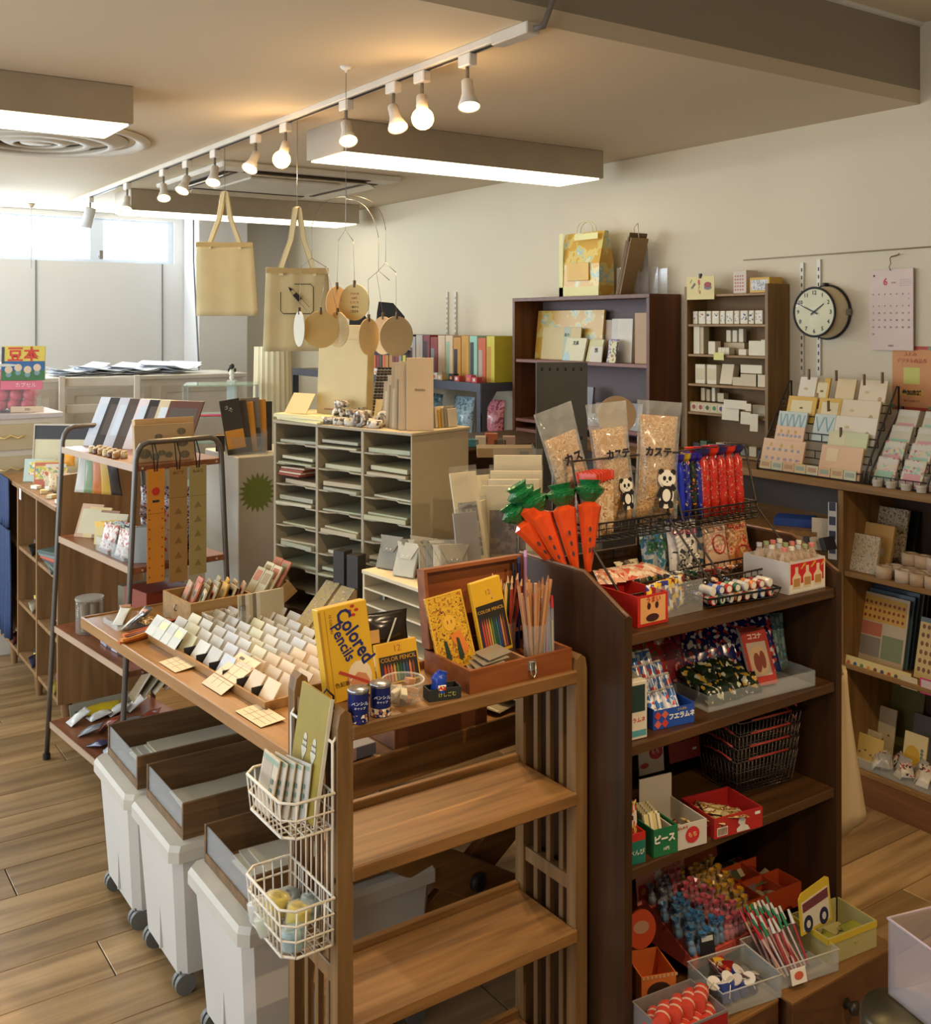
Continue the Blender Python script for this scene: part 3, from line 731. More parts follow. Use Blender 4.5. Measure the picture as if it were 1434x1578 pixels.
def openbox(name, label, cat, w, d, h, mat, loc, rz=0.0, group=None, back=None, inner=None, t=.003, front=None, panels=()):
    """open-topped card box, optional raised header at the back"""
    def f(m):
        m.tray(-w / 2, w / 2, -d / 2, d / 2, 0, h, t, front)
        if back: m.box(-w / 2, w / 2, d / 2 - t, d / 2, h, back)
    o = inst(name, ('obox', w, d, h, t, front, back), f, mat)
    put(o, loc, rz); tag(o, label, cat, group)
    for p in panels:
        x0, x1, z0, z1, m = p[:5]; nm = p[5] if len(p) > 5 else 'printed_panel'; yy = p[6] if len(p) > 6 else -d / 2
        q = inst(nm, ('pan', x0, x1, z0, z1), lambda k: k.box(x0, x1, -.0006, 0, z0, z1), m, o); q.location = (0, yy, 0)
    return o
def pouchmesh(m, w, h, d, nx=8, nz=10, crimp=.1, seed=0):
    rr = random.Random(seed)
    def P_(i, k, s):
        u = i / nx; v = k / nz
        vv = min(1, max(0, (v - crimp) / (1 - 2 * crimp)))
        th = d / 2 * (math.sin(PI * vv) ** .6 if 0 < vv < 1 else 0) * (math.sin(PI * u) ** .55 if 0 < u < 1 else 0)
        th += (rr.uniform(-1, 1) * d * .05 if 0 < i < nx and 0 < k < nz else 0)
        return ((u - .5) * w * (1 - .08 * math.sin(PI * v)), s * max(th, .0006), v * h)
    vs = [];
    for s in (-1, 1): vs += [P_(i, k, s) for k in range(nz + 1) for i in range(nx + 1)]
    n1 = (nx + 1) * (nz + 1); fs = []
    for k in range(nz):
        for i in range(nx):
            a = k * (nx + 1) + i
            fs.append((a, a + 1, a + nx + 2, a + nx + 1)); fs.append((n1 + a, n1 + a + nx + 1, n1 + a + nx + 2, n1 + a + 1))
    for k in range(nz):
        a = k * (nx + 1); fs.append((a, a + nx + 1, n1 + a + nx + 1, n1 + a)); a += nx; fs.append((a, n1 + a, n1 + a + nx + 1, a + nx + 1))
    for i in range(nx):
        fs.append((i, n1 + i, n1 + i + 1, i + 1)); a = nz * (nx + 1) + i; fs.append((a, a + 1, n1 + a + 1, n1 + a))
    m.add(vs, fs, True)
def pouch(name, label, cat, w, h, d, mat, loc, rz=0.0, tilt=0.0, group=None, roll=0.0, seed=0, panels=()):
    o = inst(name, ('pouch', w, h, d, seed % 4), lambda m: pouchmesh(m, w, h, d, seed=seed % 4), mat)
    put(o, loc, rz, tilt, roll); tag(o, label, cat, group)
    for p in panels:
        if len(p) == 3:
            pol, m, nm = p; flatart(o, [pol], m, nm, -d * .46)
        else:
            x0, x1, z0, z1, m = p[:5]; nm = p[5] if len(p) > 5 else 'printed_panel'
            flatart(o, [rc(x0, x1, z0, z1)], m, nm, -d * .46)
    return o
def rod(name, label, cat, L, r, mats, base, direc, group=None, tipc=True):
    """pencil or pen: shaft along its direction, with a sharpened or coloured tip as a part"""
    o = inst(name, ('rod', L, r), lambda m: m.cyl((0, 0, 0), (0, 0, L), r, n=6, sm=False), mats[0])
    o.location = base; o.rotation_euler = Vector(direc).to_track_quat('Z', 'Y').to_euler(); tag(o, label, cat, group)
    if tipc:
        q = inst('tip', ('tip', r), lambda m: m.cyl((0, 0, 0), (0, 0, .014), r, r * .25, n=6, sm=False), mats[1], o); q.location = (0, 0, L)
    return o
def wirebox(b, x0, x1, y0, y1, z0, z1, r, nx=6, ny=4, nz=2, slope=0.0):
    """wire basket cage: rims, uprights and bottom grid"""
    for k in range(nz + 1):
        z = z0 + (z1 - z0) * k / nz; e = slope * k / nz
        b.tube([(x0 - e, y0 - e, z), (x1 + e, y0 - e, z), (x1 + e, y1 + e, z), (x0 - e, y1 + e, z)], r * (1.5 if k == nz else 1), 5, closed=True)
    e = slope
    for i in range(nx + 1):
        x = x0 + (x1 - x0) * i / nx; X = x0 - e + (x1 - x0 + 2 * e) * i / nx
        b.tube([(X, y0 - e, z1), (x, y0, z0), (x, y1, z0), (X, y1 + e, z1)], r, 4)
    for i in range(ny + 1):
        y = y0 + (y1 - y0) * i / ny; Y = y0 - e + (y1 - y0 + 2 * e) * i / ny
        b.tube([(x0 - e, Y, z1), (x0, y, z0), (x1, y, z0), (x1 + e, Y, z1)], r, 4)
YEL = C(214, 166, 34, .4); NAVY = C(26, 34, 96, .35); INK = C(30, 26, 30); RED = C(186, 40, 32, .4); DKBLUE = C(22, 30, 84, .3)
ORD = ['first', 'second', 'third', 'fourth', 'fifth', 'sixth', 'seventh', 'eighth', 'ninth', 'tenth', 'eleventh', 'twelfth']
# goods on the slatted rack
Z = .9552
A4 = R(4)
o = carton('colored_pencil_box', 'tall yellow colored pencils box with a hand drawing on its front', 'pencil box', .098, .03, .172, YEL, (.918, 1.716, Z), R(-6), tilt=R(-8), roll=R(-5))
MB().box(-.0485, -.044, -.0155, -.0151, .004, .168).box(-.036, -.0345, -.0155, -.0151, .004, .168).build('spine_crease', C(176, 128, 22), o)
text(o, 'Colored', .040, NAVY, (.017, -.0155, .112), (PI / 2, R(66), 0), bold=.0009, sx=.82)
text(o, 'Pencils', .030, NAVY, (-.008, -.0155, .105), (PI / 2, R(70), 0), bold=.0005, sx=.9)
flatart(o, [ell(.018, .038, .024, .028)], C(226, 206, 168), 'picture_disc', -.0151)
flatart(o, [[(-.004, .03), (.014, .046), (.03, .04), (.036, .026), (.024, .012), (.008, .016)]], C(198, 130, 86), 'drawn_hand', -.0155)
flatart(o, [[(-.024, .052), (-.020, .056), (.036, .024), (.034, .019)]], C(176, 54, 34), 'drawn_pencil', -.0158)
flatart(o, [[(.01, .008), (.03, .008), (.036, .022), (.022, .016)]], C(44, 88, 60), 'drawn_sleeve', -.0157)
flatart(o, [ell(.020 + .007 * math.cos(a), .158 + .008 * math.sin(a), .0045, .003, 8) for a in (0, 1.6, 3.1, 4.7)], RED, 'flower_mark', -.0153)
text(o, '12 COLORS', .007, C(120, 84, 24), (-.026, -.0153, .142), (PI / 2, R(90), 0))
text(o, 'No.12', .012, RED, (-.004, -.0153, .03), (PI / 2, R(90), 0))
text(o, '色鉛筆', .010, C(70, 56, 26), (-.018, -.0153, .03), (PI / 2, 0, 0))
STRP = printed('pencil_stripes', [(30, 30, 60, .5), (196, 60, 40), (214, 140, 60), (40, 90, 60), (150, 60, 60), (200, 120, 70), (60, 60, 120), (210, 180, 90), (40, 110, 90)], 14, .4, 'X')
BARK = C(34, 28, 22)
def small_pencil_box(label, loc, rz, tilt, roll, w, h):
    o = carton('colored_pencil_box', label, 'pencil box', w, .014, h, YEL, loc, rz, tilt=tilt, roll=roll)
    flatart(o, [rc(-w * .46, w * .46, h * .05, h * .68)], BARK, 'dark_band', -.0072)
    n = 12
    for i in range(n):
        x = -w * .42 + w * .84 * i / (n - 1)
        c = [(36, 34, 80), (190, 60, 44), (176, 84, 60), (200, 110, 80), (190, 150, 60), (80, 120, 60), (30, 80, 66), (40, 96, 110), (50, 60, 110), (190, 120, 70), (120, 60, 50), (36, 30, 30)][i]
        pc = flatart(o, [[(x - w * .026, h * .06), (x + w * .026, h * .06), (x + w * .026, h * .40), (x, h * .50), (x - w * .026, h * .40)]], C(*c), 'drawn_pencil', -.0076)
    text(o, 'COLOR PENCIL', w * .125, C(200, 150, 50), (0, -.0078, h * .59), (PI / 2, 0, 0))
    text(o, '12', w * .2, C(176, 110, 40), (0, -.0074, h * .83), (PI / 2, 0, 0))
    return o
small_pencil_box('small yellow color pencil box lying against the black packet, near the glass bowl', (1.035, 1.735, Z), R(-4), R(-14), R(-2), .088, .078)
o = pouch('black_pencil_packet', 'black packet of dark pencils behind the small yellow box', 'packet', .10, .075, .03, plain('black_film', (34, 28, 26), .2), (1.03, 1.775, Z + .052), R(-4), R(-10), seed=1)
flatart(o, [rc(-.045, -.022, .02, .045)], C(190, 150, 90), 'label', -.016)
flatart(o, [[(-.008, .018), (-.004, .018), (.018, .062), (.014, .062)]], C(200, 200, 196), 'foil_glint_band', -.017)
for k, (x, lab) in enumerate(((.874, 'left blue can of pencil caps on the rack edge'), (.921, 'right blue can of pencil caps on the rack edge'))):
    t = thing('pencil_cap_can', lab, 'can', (x, 1.607 + .004 * k, Z), R(-20), 'small blue cans on the rack edge')
    MB().cyl((0, 0, 0), (0, 0, .052), .0185, n=24).build('body', plain('blue_tin', (24, 34, 96), .22), t)
    MB().lathe([(.0005, .0), (.0195, .0), (.0195, .005), (.0188, .006), (.0005, .0062)], n=24).build('lid', plain('silver_lid', (170, 170, 176), .25, .8), t, (0, 0, .052))
    MB().cyl((0, 0, .002), (0, 0, .016), .0189, n=24, caps=False).build('picture_band', printed('can_picture', [(24, 34, 96, 2), (206, 170, 120, 1.5), (150, 80, 50), (230, 220, 200)], 120, .3), t)
    text(t, 'ペンシル', .0075, C(210, 214, 230), (0, -.0192, .036), (PI / 2, 0, 0)); text(t, 'キャップ', .005, C(210, 214, 230), (0, -.0192, .028), (PI / 2, 0, 0))
t = thing('glass_bowl', 'small round glass bowl full of erasers beside the blue cans', 'bowl', (.985, 1.640, Z))
GLS = clear('bowl_glass', (240, 236, 220), .10, .05)
MB().lathe([(.0005, .001), (.026, .001), (.031, .010), (.036, .028), (.040, .042), (.038, .042), (.0335, .028), (.028, .012), (.022, .005), (.0005, .004)], n=28).build('bowl', GLS, t)
MB().tube([(.039 * math.cos(a), .039 * math.sin(a), .0422) for a in [2 * PI * i / 28 for i in range(28)]], .0016, 6, closed=True).build('rim', clear('glass_rim', (250, 245, 230), .3, .05), t)
for k in range(9):
    a = k * 2.4; r = .022 * math.sqrt(k / 9.0)
    o = inst('eraser', ('eraser',), lambda m: m.box(-.011, .011, -.006, .006, -.005, .005, .001), C(*[(214, 186, 150), (226, 214, 190), (190, 140, 100)][k % 3]))
    put(o, (.985 + r * math.cos(a), 1.640 + r * math.sin(a), Z + .012 + .011 * (k // 4)), a, .3 * math.sin(a), .3)
    tag(o, 'small block eraser lying in the glass bowl', 'eraser', 'erasers in the glass bowl')
t = thing('boxed_sharpener', 'dark open carton holding a bright blue novelty sharpener', 'toy', (1.058, 1.620, Z), R(-12))
MB().tray(-.032, .032, -.016, .016, 0, .022, .0015).build('carton', C(36, 40, 38), t)
text(t, 'けしごむ', .009, C(176, 176, 90), (.004, -.0166, .010))
b = MB(); b.lathe([(.0005, .004), (.014, .004), (.017, .016), (.013, .030), (.015, .038), (.009, .046), (.0005, .047)], n=14); b.build('blue_figure', plain('toy_blue', (30, 66, 170), .3), t, (-.006, 0, 0))
MB().prism([(-.016, .034), (.002, .030), (.016, .046), (.0, .052)], -.004, .004, 'y').build('crest', plain('toy_blue', (30, 66, 170), .3), t, (-.006, 0, 0))
MB().box(-.008, .008, -.0165, -.013, .018, .028, .001).build('face_patch', printed('toy_face', [(230, 190, 60), (190, 50, 40), (240, 240, 230)], 200), t, (-.006, 0, 0))
CW_ = wood('case_wood', (116, 62, 30), (146, 84, 44), 'X', 1.6, .35)
t = thing('wooden_pencil_case', 'open reddish wooden case of pencils with its lid standing up', 'case', (1.108, 1.602, Z))
MB().tray(0, .250, 0, .16, 0, .044, .007).build('tray', CW_, t)
MB().box(.148, .153, .007, .158, .006, .036).build('divider', C(186, 140, 92), t)
MB().at((.0, .162, .046), (R(-8), 0, 0)).box(0, .250, 0, .006, 0, .155).box(0, .007, -.022, 0, 0, .155).box(.243, .250, -.022, 0, 0, .155).box(.007, .243, -.022, 0, .148, .155).box(.007, .243, -.022, 0, 0, .007).build('lid', CW_, t)
b = MB().box(.138, .156, -.002, 0, .018, .038); b.tube([(.141, -.004, .036), (.141, -.007, .014), (.147, -.008, .006), (.153, -.007, .014), (.153, -.004, .036)], .0018, 6, closed=True)
b.build('latch', plain('bright_chrome', (200, 196, 186), .2, .9), t)
TB = Vector((1.108, 1.602, Z))
GOLD = printed('gold_tin_print', [(196, 148, 30, 3), (214, 168, 44, 2), (60, 46, 20, .9), (206, 110, 34, 1), (150, 110, 24)], 95, .35, 'noise')
o = slab('eraser_pack', 'ornate gold printed card with a smiling face standing in the case lid', 'pencil tin', .084, .146, .007, GOLD, (1.158, 1.712, Z + .012), R(-4), R(-14), roll=R(-7), b=.001)
flatart(o, [ell(.0, .088, .014, .016)], C(220, 170, 50), 'printed_face', -.0005)
flatart(o, [ell(-.004, .090, .0012, .004, 8), ell(.005, .090, .0012, .004, 8)], C(130, 70, 60), 'printed_eyes', -.001)
flatart(o, [[(-.022, .016), (-.016, .012), (-.010, .020), (-.014, .055), (-.020, .058)], [(.006, .016), (.012, .012), (.018, .020), (.014, .055), (.008, .058)]], C(30, 50, 34), 'printed_legs', -.0008)
flatart(o, [[(-.004, .064), (.02, .07), (.032, .03), (.02, .02), (.0, .05)]], C(212, 120, 40), 'printed_robe', -.0006)
flatart(o, [rc(-.042, -.039, 0, .146), rc(.039, .042, 0, .146), rc(-.039, .039, .143, .146), rc(-.034, .034, 0, .003)], C(226, 176, 50), 'gold_border', -.0005)
small_pencil_box('upright yellow box of twelve color pencils standing in the wooden case', (1.243, 1.700, Z + .030), R(-6), R(-6), R(-9), .070, .150)
o = MB().cyl((0, 0, .006), (0, 0, .085), .028, n=20, caps=False).cyl((0, 0, .006), (0, 0, .008), .028, n=20).build('pencil_cup', clear('cup_film', (230, 226, 210), .14)); o.location = (1.272, 1.722, Z)
tag(o, 'clear cup of loose pencils behind the upright yellow box', 'cup')
PC = [(168, 60, 40), (190, 160, 70), (30, 30, 30), (140, 44, 34), (196, 184, 160), (60, 90, 60), (26, 34, 80), (206, 176, 80), (150, 70, 50), (34, 30, 28)]
for k in range(14):
    a = k * 2.4; r = .019 * math.sqrt((k + .5) / 14)
    rod('pencil', 'loose patterned pencil leaning in the clear cup behind the yellow box', 'pencil', .132 + .01 * (k % 3), .0034, [C(*PC[k % 10], .35), C(206, 168, 120)],
        (1.272 + r * math.cos(a), 1.722 + r * math.sin(a), Z + .012), (.55 * r * math.cos(a) * 14 + .10 * math.sin(k), .5 * r * math.sin(a) * 8, 1), 'loose pencils in the clear cup')
t = thing('pencil_glass', 'glass beaker packed with plain unpainted pencils at the case front', 'glass', (1.300, 1.650, Z + .007))
MB().lathe([(.0005, 0), (.020, 0), (.0215, .003), (.024, .085), (.0228, .085), (.0205, .004), (.0005, .003)], n=24).build('glass', GLS, t)
for k in range(15):
    a = k * 2.4; r = .016 * math.sqrt((k + .5) / 15)
    rod('plain_pencil', 'unpainted wooden pencil standing in the glass beaker', 'pencil', .142 + .012 * ((k * 5) % 3), .0036, [wood('cedar', (176, 122, 78), (200, 148, 102), 'Z', 3, .5), C(150, 96, 58)],
        (1.300 + r * .7 * math.cos(a), 1.650 + r * .7 * math.sin(a), Z + .013), (r * math.cos(a) * 11, r * math.sin(a) * 8, 1), 'unpainted pencils in the beaker', tipc=(k % 2 == 0))
for k, (x, y, c) in enumerate(((1.315, 1.742, (26, 30, 40)), (1.330, 1.744, (24, 32, 78)), (1.346, 1.742, (150, 110, 150)))):
    o = MB().cyl((0, 0, 0), (0, 0, .165 + .012 * k), .0042, n=10).build('pen', C(*c, .25)); put(o, (x, y, Z + .012), 0, R(-3), R(3))
    MB().cyl((0, 0, .165 + .012 * k), (0, 0, .178 + .012 * k), .0034, n=10).build('cap', [C(30, 30, 36), C(40, 50, 90), C(196, 150, 190)][k], o)
    tag(o, ['black pen standing behind the beaker', 'navy pen standing behind the beaker', 'tall lilac pen standing behind the beaker'][k], 'pen', 'pens behind the beaker')
PENM = clear('pen_barrel', (210, 210, 230), .45, .1)
for k in range(9):
    x = 1.304 + (k % 5) * .0078 + (.004 if k > 4 else 0); y = 1.64 + .03 * (k // 5)
    t = thing('clear_pen', 'clear gel pen with a coloured cap at the right end of the wooden case', 'pen', (x + .012, y + .01, Z + .012), R(10 * k), 'clear gel pens at the right of the case', rot=(R(-1.5), R(1.0 * (k % 3) - 1), 0))
    MB().cyl((0, 0, 0), (0, 0, .104), .0036, n=10).build('barrel', PENM, t)
    MB().cyl((0, 0, .004), (0, 0, .078), .0016, n=8).build('refill', C(*[(196, 60, 60), (60, 90, 170), (210, 120, 170), (90, 170, 190), (230, 220, 120)][k % 5]), t)
    MB().cyl((0, 0, .104), (0, 0, .128), .0042, .003, n=10).build('cap', C(*[(190, 70, 60), (190, 200, 210), (200, 90, 90), (120, 160, 200), (196, 60, 70)][k % 5], .2), t)
o = slab('red_crayon_box', 'white and red box with round coloured dots standing behind the pencils', 'pencil box', .034, .07, .012, C(222, 208, 180), (1.335, 1.775, Z + .093), R(-4), R(-6), panels=((-.017, .017, .0, .026, RED), (-.017, -.011, .026, .07, C(170, 40, 34))))
flatart(o, [ell(-.003, .034, .0035, n=10), ell(.007, .043, .0035, n=10)], C(30, 34, 60), 'round_dots', -.001)
flatart(o, [rc(-.008 + .005 * i, -.005 + .005 * i, .056, .068) for i in range(5)], C(196, 150, 120), 'drawn_crayons', -.001)
flatart(o, [rc(-.006, .012, .049, .054)], C(150, 30, 24), 'name_bar', -.0011)
HOLO = printed('holographic_card', [(150, 134, 110, 3), (206, 120, 70), (206, 180, 90), (150, 140, 120, 3)], 9, .18, 'Y')
for k in range(5):
    o = inst('holographic_sheet', ('holo',), lambda m: m.box(-.031, .031, -.022, .022, 0, .001), HOLO)
    put(o, (1.168 + .010 * k, 1.650 + .004 * k, Z + .018 + .0068 * k), R(-28 + 9 * k), R(8), R(-8 + k))
    tag(o, ['lowest', 'second', 'third', 'fourth', 'topmost'][k] + ' shiny square sheet in the fanned stack in the wooden case', 'card', 'shiny sheets in the wooden case')
o = MB().ball((0, 0, 0), .009, 12, 8).build('glass_marble', plain('teal_bead', (110, 200, 170), .1)); o.location = (1.222, 1.742, Z + .125)
MB().tube([(0, 0, .009), (0, .004, .02), (0, .03, .03)], .0008, 5).build('loop', DKWIRE, o)
tag(o, 'pale teal glass bead hanging on the open case lid', 'bead')
# things on the table seen under the rack top
o = carton('grey_gift_box', 'flat grey box with a pink band on the table end under the rack top', 'box', .14, .05, .026, C(112, 110, 116), (1.03, 1.965, TZ + .004), R(4), panels=((-.02, .02, .0, .026, C(198, 160, 150), 'pink_band'),));
carton('brown_case', 'brown wooden box on the table behind the rack', 'box', .26, .14, .10, wood('brown_case_wood', (92, 54, 28), (116, 70, 38), 'X', 1.4, .4), (1.27, 2.02, TZ + .002), R(4), panels=((-.12, .12, .01, .09, C(112, 66, 34), 'front_panel'),))
for k in range(4):
    o = pouch('film_packet', 'clear film packet of pale paper on the table end, %s in the heap' % ['lowest', 'second', 'third', 'top'][k], 'packet', .12, .15, .012, C(178, 168, 140, .25), (1.50 + .05 * k, 1.985 + .01 * k, TZ + .012 + .018 * k), R(20 + 15 * k), R(-88), seed=k, group='packets on the table end')
# white wire baskets hung on the rack end
t = thing('hanging_wire_basket', 'cream two-tier wire basket hanging on the left end of the rack', 'basket', (RX0 - .004, RY0 + .092, 0))
bw_, bd = .083, .087
rW = .0021
def tier(zb, zt, nm, nzz):
    b = MB()
    for k in range(nzz + 1):
        z = zb + (zt - zb) * k / nzz; e = .006 * k / nzz
        b.tube([(0, -bw_ - e, z), (-bd + .02 - e, -bw_ - e, z), (-bd - e, -bw_ + .02 - e, z), (-bd - e, bw_ - .02 + e, z), (-bd + .02 - e, bw_ + e, z), (0, bw_ + e, z)], rW * (1.3 if k in (0, nzz) else 1), 6, closed=True)
    for i in range(9):
        y = -bw_ + .016 + (2 * bw_ - .032) * i / 8
        b.tube([(-bd - .006, y * 1.03, zt), (-bd, y, zb), (0, y, zb), (0, y, zt)], rW * .8, 5)
    for i in range(1, 5):
        x = -bd * i / 5
        b.tube([(x, -bw_ - .006, zt), (x, -bw_, zb), (x, bw_, zb), (x, bw_ + .006, zt)], rW * .8, 5)
    return b.build(nm, WIREC, t)
tier(.783, .845, 'upper_basket', 2); tier(.582, .665, 'lower_basket', 3)
b = MB()
for y in (-bw_, bw_): b.tube([(0, y, .582), (0, y, .93), (.008, y, .94)], rW * 1.3, 6)
b.tube([(0, -bw_, .93), (0, bw_, .93)], rW * 1.3, 6)
for i in range(1, 8):
    y = -bw_ + 2 * bw_ * i / 8; b.tube([(0, y, .585), (0, y, .78)], rW * .8, 5)
b.build('back_frame', WIREC, t)
MB().tube([(.0, -.02, .93), (.006, -.02, .985), (.02, -.02, 1.0), (.034, -.02, .985), (.034, -.02, .96)], .002, 6).build('tie_cord', BLACK, t)
BX, BYY = RX0 - .004, RY0 + .092
OLIVE = plain('olive_cover', (148, 128, 36), .5, var=.08, scale=30)
o = slab('olive_notebook', 'olive green sketchbook with drawn ice cream cones in the upper wire basket', 'notebook', .115, .215, .006, OLIVE, (BX - .030, BYY - .012, .787), R(-90), R(-9), panels=())
MB().box(.0570, .0580, -.0005, .0065, .0, .215).build('page_edges', C(206, 200, 184), o)
for cx in (-.014, .022):
    flatart(o, [[(cx - .008, .105), (cx, .088), (cx + .008, .105)], ell(cx, .110, .010, .008), ell(cx, .120, .008, .007), ell(cx, .129, .006, .008)], C(196, 190, 170), 'drawn_ice_cream', -.0005)
    flatart(o, [rc(cx - .009, cx + .009, .1135, .1145), rc(cx - .007, cx + .007, .1235, .1245)], INK, 'ink_line', -.001)
for k in range(5):
    o = slab('postcard_set', '%s clear-wrapped pale card set in the upper wire basket' % ['frontmost', 'second', 'third', 'fourth', 'rearmost'][k], 'card', .066, .098 - .004 * (k % 2), .003, C(*[(198, 184, 160), (206, 196, 178), (190, 180, 160), (208, 200, 184), (186, 184, 176)][k]), (BX - .080 + .009 * k, BYY + .036 - .013 * k, .787), R(-90 + 4 * k), R(-12 + k), group='card sets in the upper wire basket',
             panels=((-.026, .012, .03, .085, [C(176, 162, 142), C(186, 178, 150)][k % 2], 'picture'), (-.03, .03, .086, .093, C(140, 160, 140), 'green_header')))
    flatart(o, [rc(.014, .024, .022 + .016 * j, .030 + .016 * j) for j in range(3)], C(110, 130, 120), 'small_motif', -.001)
ROLLS = [((214, 190, 50), 'yellow'), ((214, 190, 50), 'yellow'), ((120, 140, 140), 'grey blue'), ((150, 176, 176), 'pale blue'), ((196, 190, 170), 'cream'), ((190, 186, 150), 'pale green'), ((140, 150, 150), 'blue-grey')]
for k, (c, nm) in enumerate(ROLLS):
    dy, dx, dz = [(-.03, -.05, .02), (.025, -.075, .022), (-.02, -.02, .02), (-.066, -.075, .002), (.055, -.09, .002), (.01, -.09, .0), (.05, -.03, .005)][k]
    t2 = thing('ribbon_roll', '%s ribbon roll wrapped in film, lower wire basket%s' % (nm, [', front', ', rear', '', ', near corner', '', '', ''][k]), 'ribbon', (BX + dx * .8, BYY + dy * .9, .584 + dz + .002), R(30 * k), 'wrapped ribbon rolls in the lower wire basket', rot=(R(12 * (k % 3)), R(10), R(40 * k)))
    MB().lathe([(.008, .0), (.020, .0), (.021, .002), (.021, .028), (.020, .030), (.008, .030), (.007, .015), (.008, 0)], n=20).build('roll', C(*c, .35), t2)
    MB().lathe([(.0225, .0), (.023, .015), (.0225, .031), (.012, .036), (.004, .040)], n=14).build('wrap', FILM, t2)
# goods on the display table
TR = R(4.3); TO = Vector((.965, 1.93, TZ + .0008))
TMX = Matrix.Translation(TO) @ Matrix.Rotation(TR, 4, 'Z')
def tl_(x, y, h=0.0): return TMX @ Vector((x, y, h))
FR = TR - PI / 2
t = thing('card_tray', 'shallow wooden tray packed with rows of small leaning cards', 'tray', tl_(.07, .38), TR)
CTW, CTL = .36, .72
MB().tray(0, CTW, 0, CTL, 0, .022, .006).build('tray', TABLEW, t)
for c in range(1, 9): MB().box(.006, CTW - .006, c * CTL / 9 - .0015, c * CTL / 9 + .0015, .006, .034).build('divider', BLACK, t)
CARDC = [(206, 204, 192), (196, 198, 200), (214, 210, 176), (188, 186, 176), (200, 196, 186)]; LAMPTINTC = [(222, 198, 160), (214, 190, 156), (204, 182, 150)]  # second list: same cards with warm lamp light painted into the colours
for c in range(9):
    for r in range(9):
        cc = LAMPTINTC[(c + r) % 3] if c < 3 else CARDC[(c * 2 + r * 3) % 5]
        o = inst('small_card', ('scard', r % 3), lambda m: m.box(-.033, .033, 0, .0035, 0, .058 + .004 * (r % 3), .0006), C(*cc))
        put(o, tl_(.07 + .016 + .040 * r, .38 + (c + .5) * CTL / 9, .0068), FR, R(-34 - 2 * ((c + r) % 3)))
        tag(o, 'small %s card leaning back in its row in the shallow wooden tray' % ('cream' if c < 3 else 'pale grey'), 'card', '%s cards in the shallow tray' % ('cream' if c < 3 else 'pale grey'))
GRIDP = printed('price_sheet', [(214, 196, 164, 8), (176, 158, 130, 1)], 55, .6, 'X')
for k, (x, y, w, h, tl2, lab) in enumerate(((.035, .83, .11, .075, -84, 'cream price sheet lying at the far end of the table edge'), (.055, .60, .115, .125, -62, 'large cream price sheet leaning on the card tray, middle of the table edge'), (.035, .36, .13, .065, -86, 'cream price sheet lying nearest the wire baskets'))):
    o = slab('price_sheet', lab, 'sheet', w, h, .001, C(216, 198, 166, .6), tl_(x - .02, y, .002), FR, R(tl2))
    for j in range(3): inst('printed_line', ('pl', w), lambda m: m.box(-w * .44, w * .44, -.0005, 0, 0, .0012), C(160, 144, 118), o).location = (0, 0, h * (.25 + .22 * j))
    for j in range(2): inst('printed_rule', ('pr', h), lambda m: m.box(0, .0012, -.0005, 0, h * .1, h * .9), C(170, 154, 126), o).location = (-w * .2 + w * .3 * j, 0, 0)
    text(o, '¥200', .012, C(110, 100, 84), (-w * .2, -.0006, h * .88), (PI / 2, 0, 0))
for k in range(4):
    o = slab('calendar_card', '%s small printed card clipped at the front of the shallow tray' % ORD[k], 'card', .058, .06, .001, C(200, 200, 186), tl_(.062, .92 + .052 * k, .024), FR, R(-40), 'printed cards at the tray front', panels=((-.022, .022, .03, .05, [C(214, 216, 160), C(190, 190, 180)][k % 2]),))
STK = [(196, 92, 40), (206, 120, 60), (120, 100, 130), (176, 70, 40), (214, 140, 60), (150, 110, 130), (204, 110, 46), (190, 84, 50)]
for k in range(8):
    o = inst('incense_box', ('incense',), lambda m: m.box(-.115, .115, -.007, .007, 0, .009, .001), C(*STK[k]))
    put(o, tl_(.10 + .012 * (k % 4), 1.135 + .016 * (k % 4) - .004 * (k // 4), .0005 + .0095 * (k // 4)), TR + R(12 + 5 * (k % 3)))
    tag(o, ORD[k] + ' slim ' + ['orange', 'orange', 'violet', 'rust', 'yellow-orange', 'mauve', 'orange', 'red-orange'][k] + ' stick box in the pile on the table corner', 'box', 'slim stick boxes on the table')
o = MB().tray(-.055, .055, -.06, .06, 0, .018, .002).build('clear_dish', CLEARP); put(o, tl_(.085, 1.30, 0), TR); tag(o, 'clear square dish of small packets at the far front table corner', 'dish')
for k in range(7):
    cols = [(206, 204, 190), (120, 124, 130), (196, 150, 130), (90, 96, 110), (214, 214, 206), (150, 120, 70), (206, 160, 140)]
    pouch('sticker_packet', ['white', 'grey', 'pink', 'dark blue', 'glossy white', 'brown', 'rose'][k] + ' little packet leaning in the clear dish', 'packet', .035, .062, .008, C(*cols[k], .25), tl_(.05 + .018 * (k % 4), 1.27 + .022 * (k // 2) - .02, .004), FR + R(-30 + 17 * k), R(-50), 'packets in the clear dish', seed=k)
for k in range(5):
    pouch('candle_packet', 'amber packet with gold glints lying near the wooden card box, %s' % ORD[k], 'packet', .05, .05, .014, printed('amber_packet', [(150, 110, 60), (196, 160, 110), (110, 80, 50), (214, 190, 140)], 60, .25, 'noise'), tl_(.13 + .03 * (k % 3), 1.20 + .02 * (k // 2), .003 + .01 * (k // 3)), FR + R(40 * k), R(-80), 'amber packets near the wooden box', seed=k)
LW = wood('light_box_wood', (146, 112, 66), (170, 134, 84), 'X', 2, .5)
BOXC = tl_(.30, 1.20)
t = thing('wooden_card_box', 'open light wooden box filled with small card books', 'box', BOXC, TR)
MB().box(-.10, .10, -.005, .005, 0, .085, .001).build('end_board', LW, t, (0, -.10, 0)); MB().box(-.10, .10, -.005, .005, 0, .085, .001).build('end_board', LW, t, (0, .10, 0))
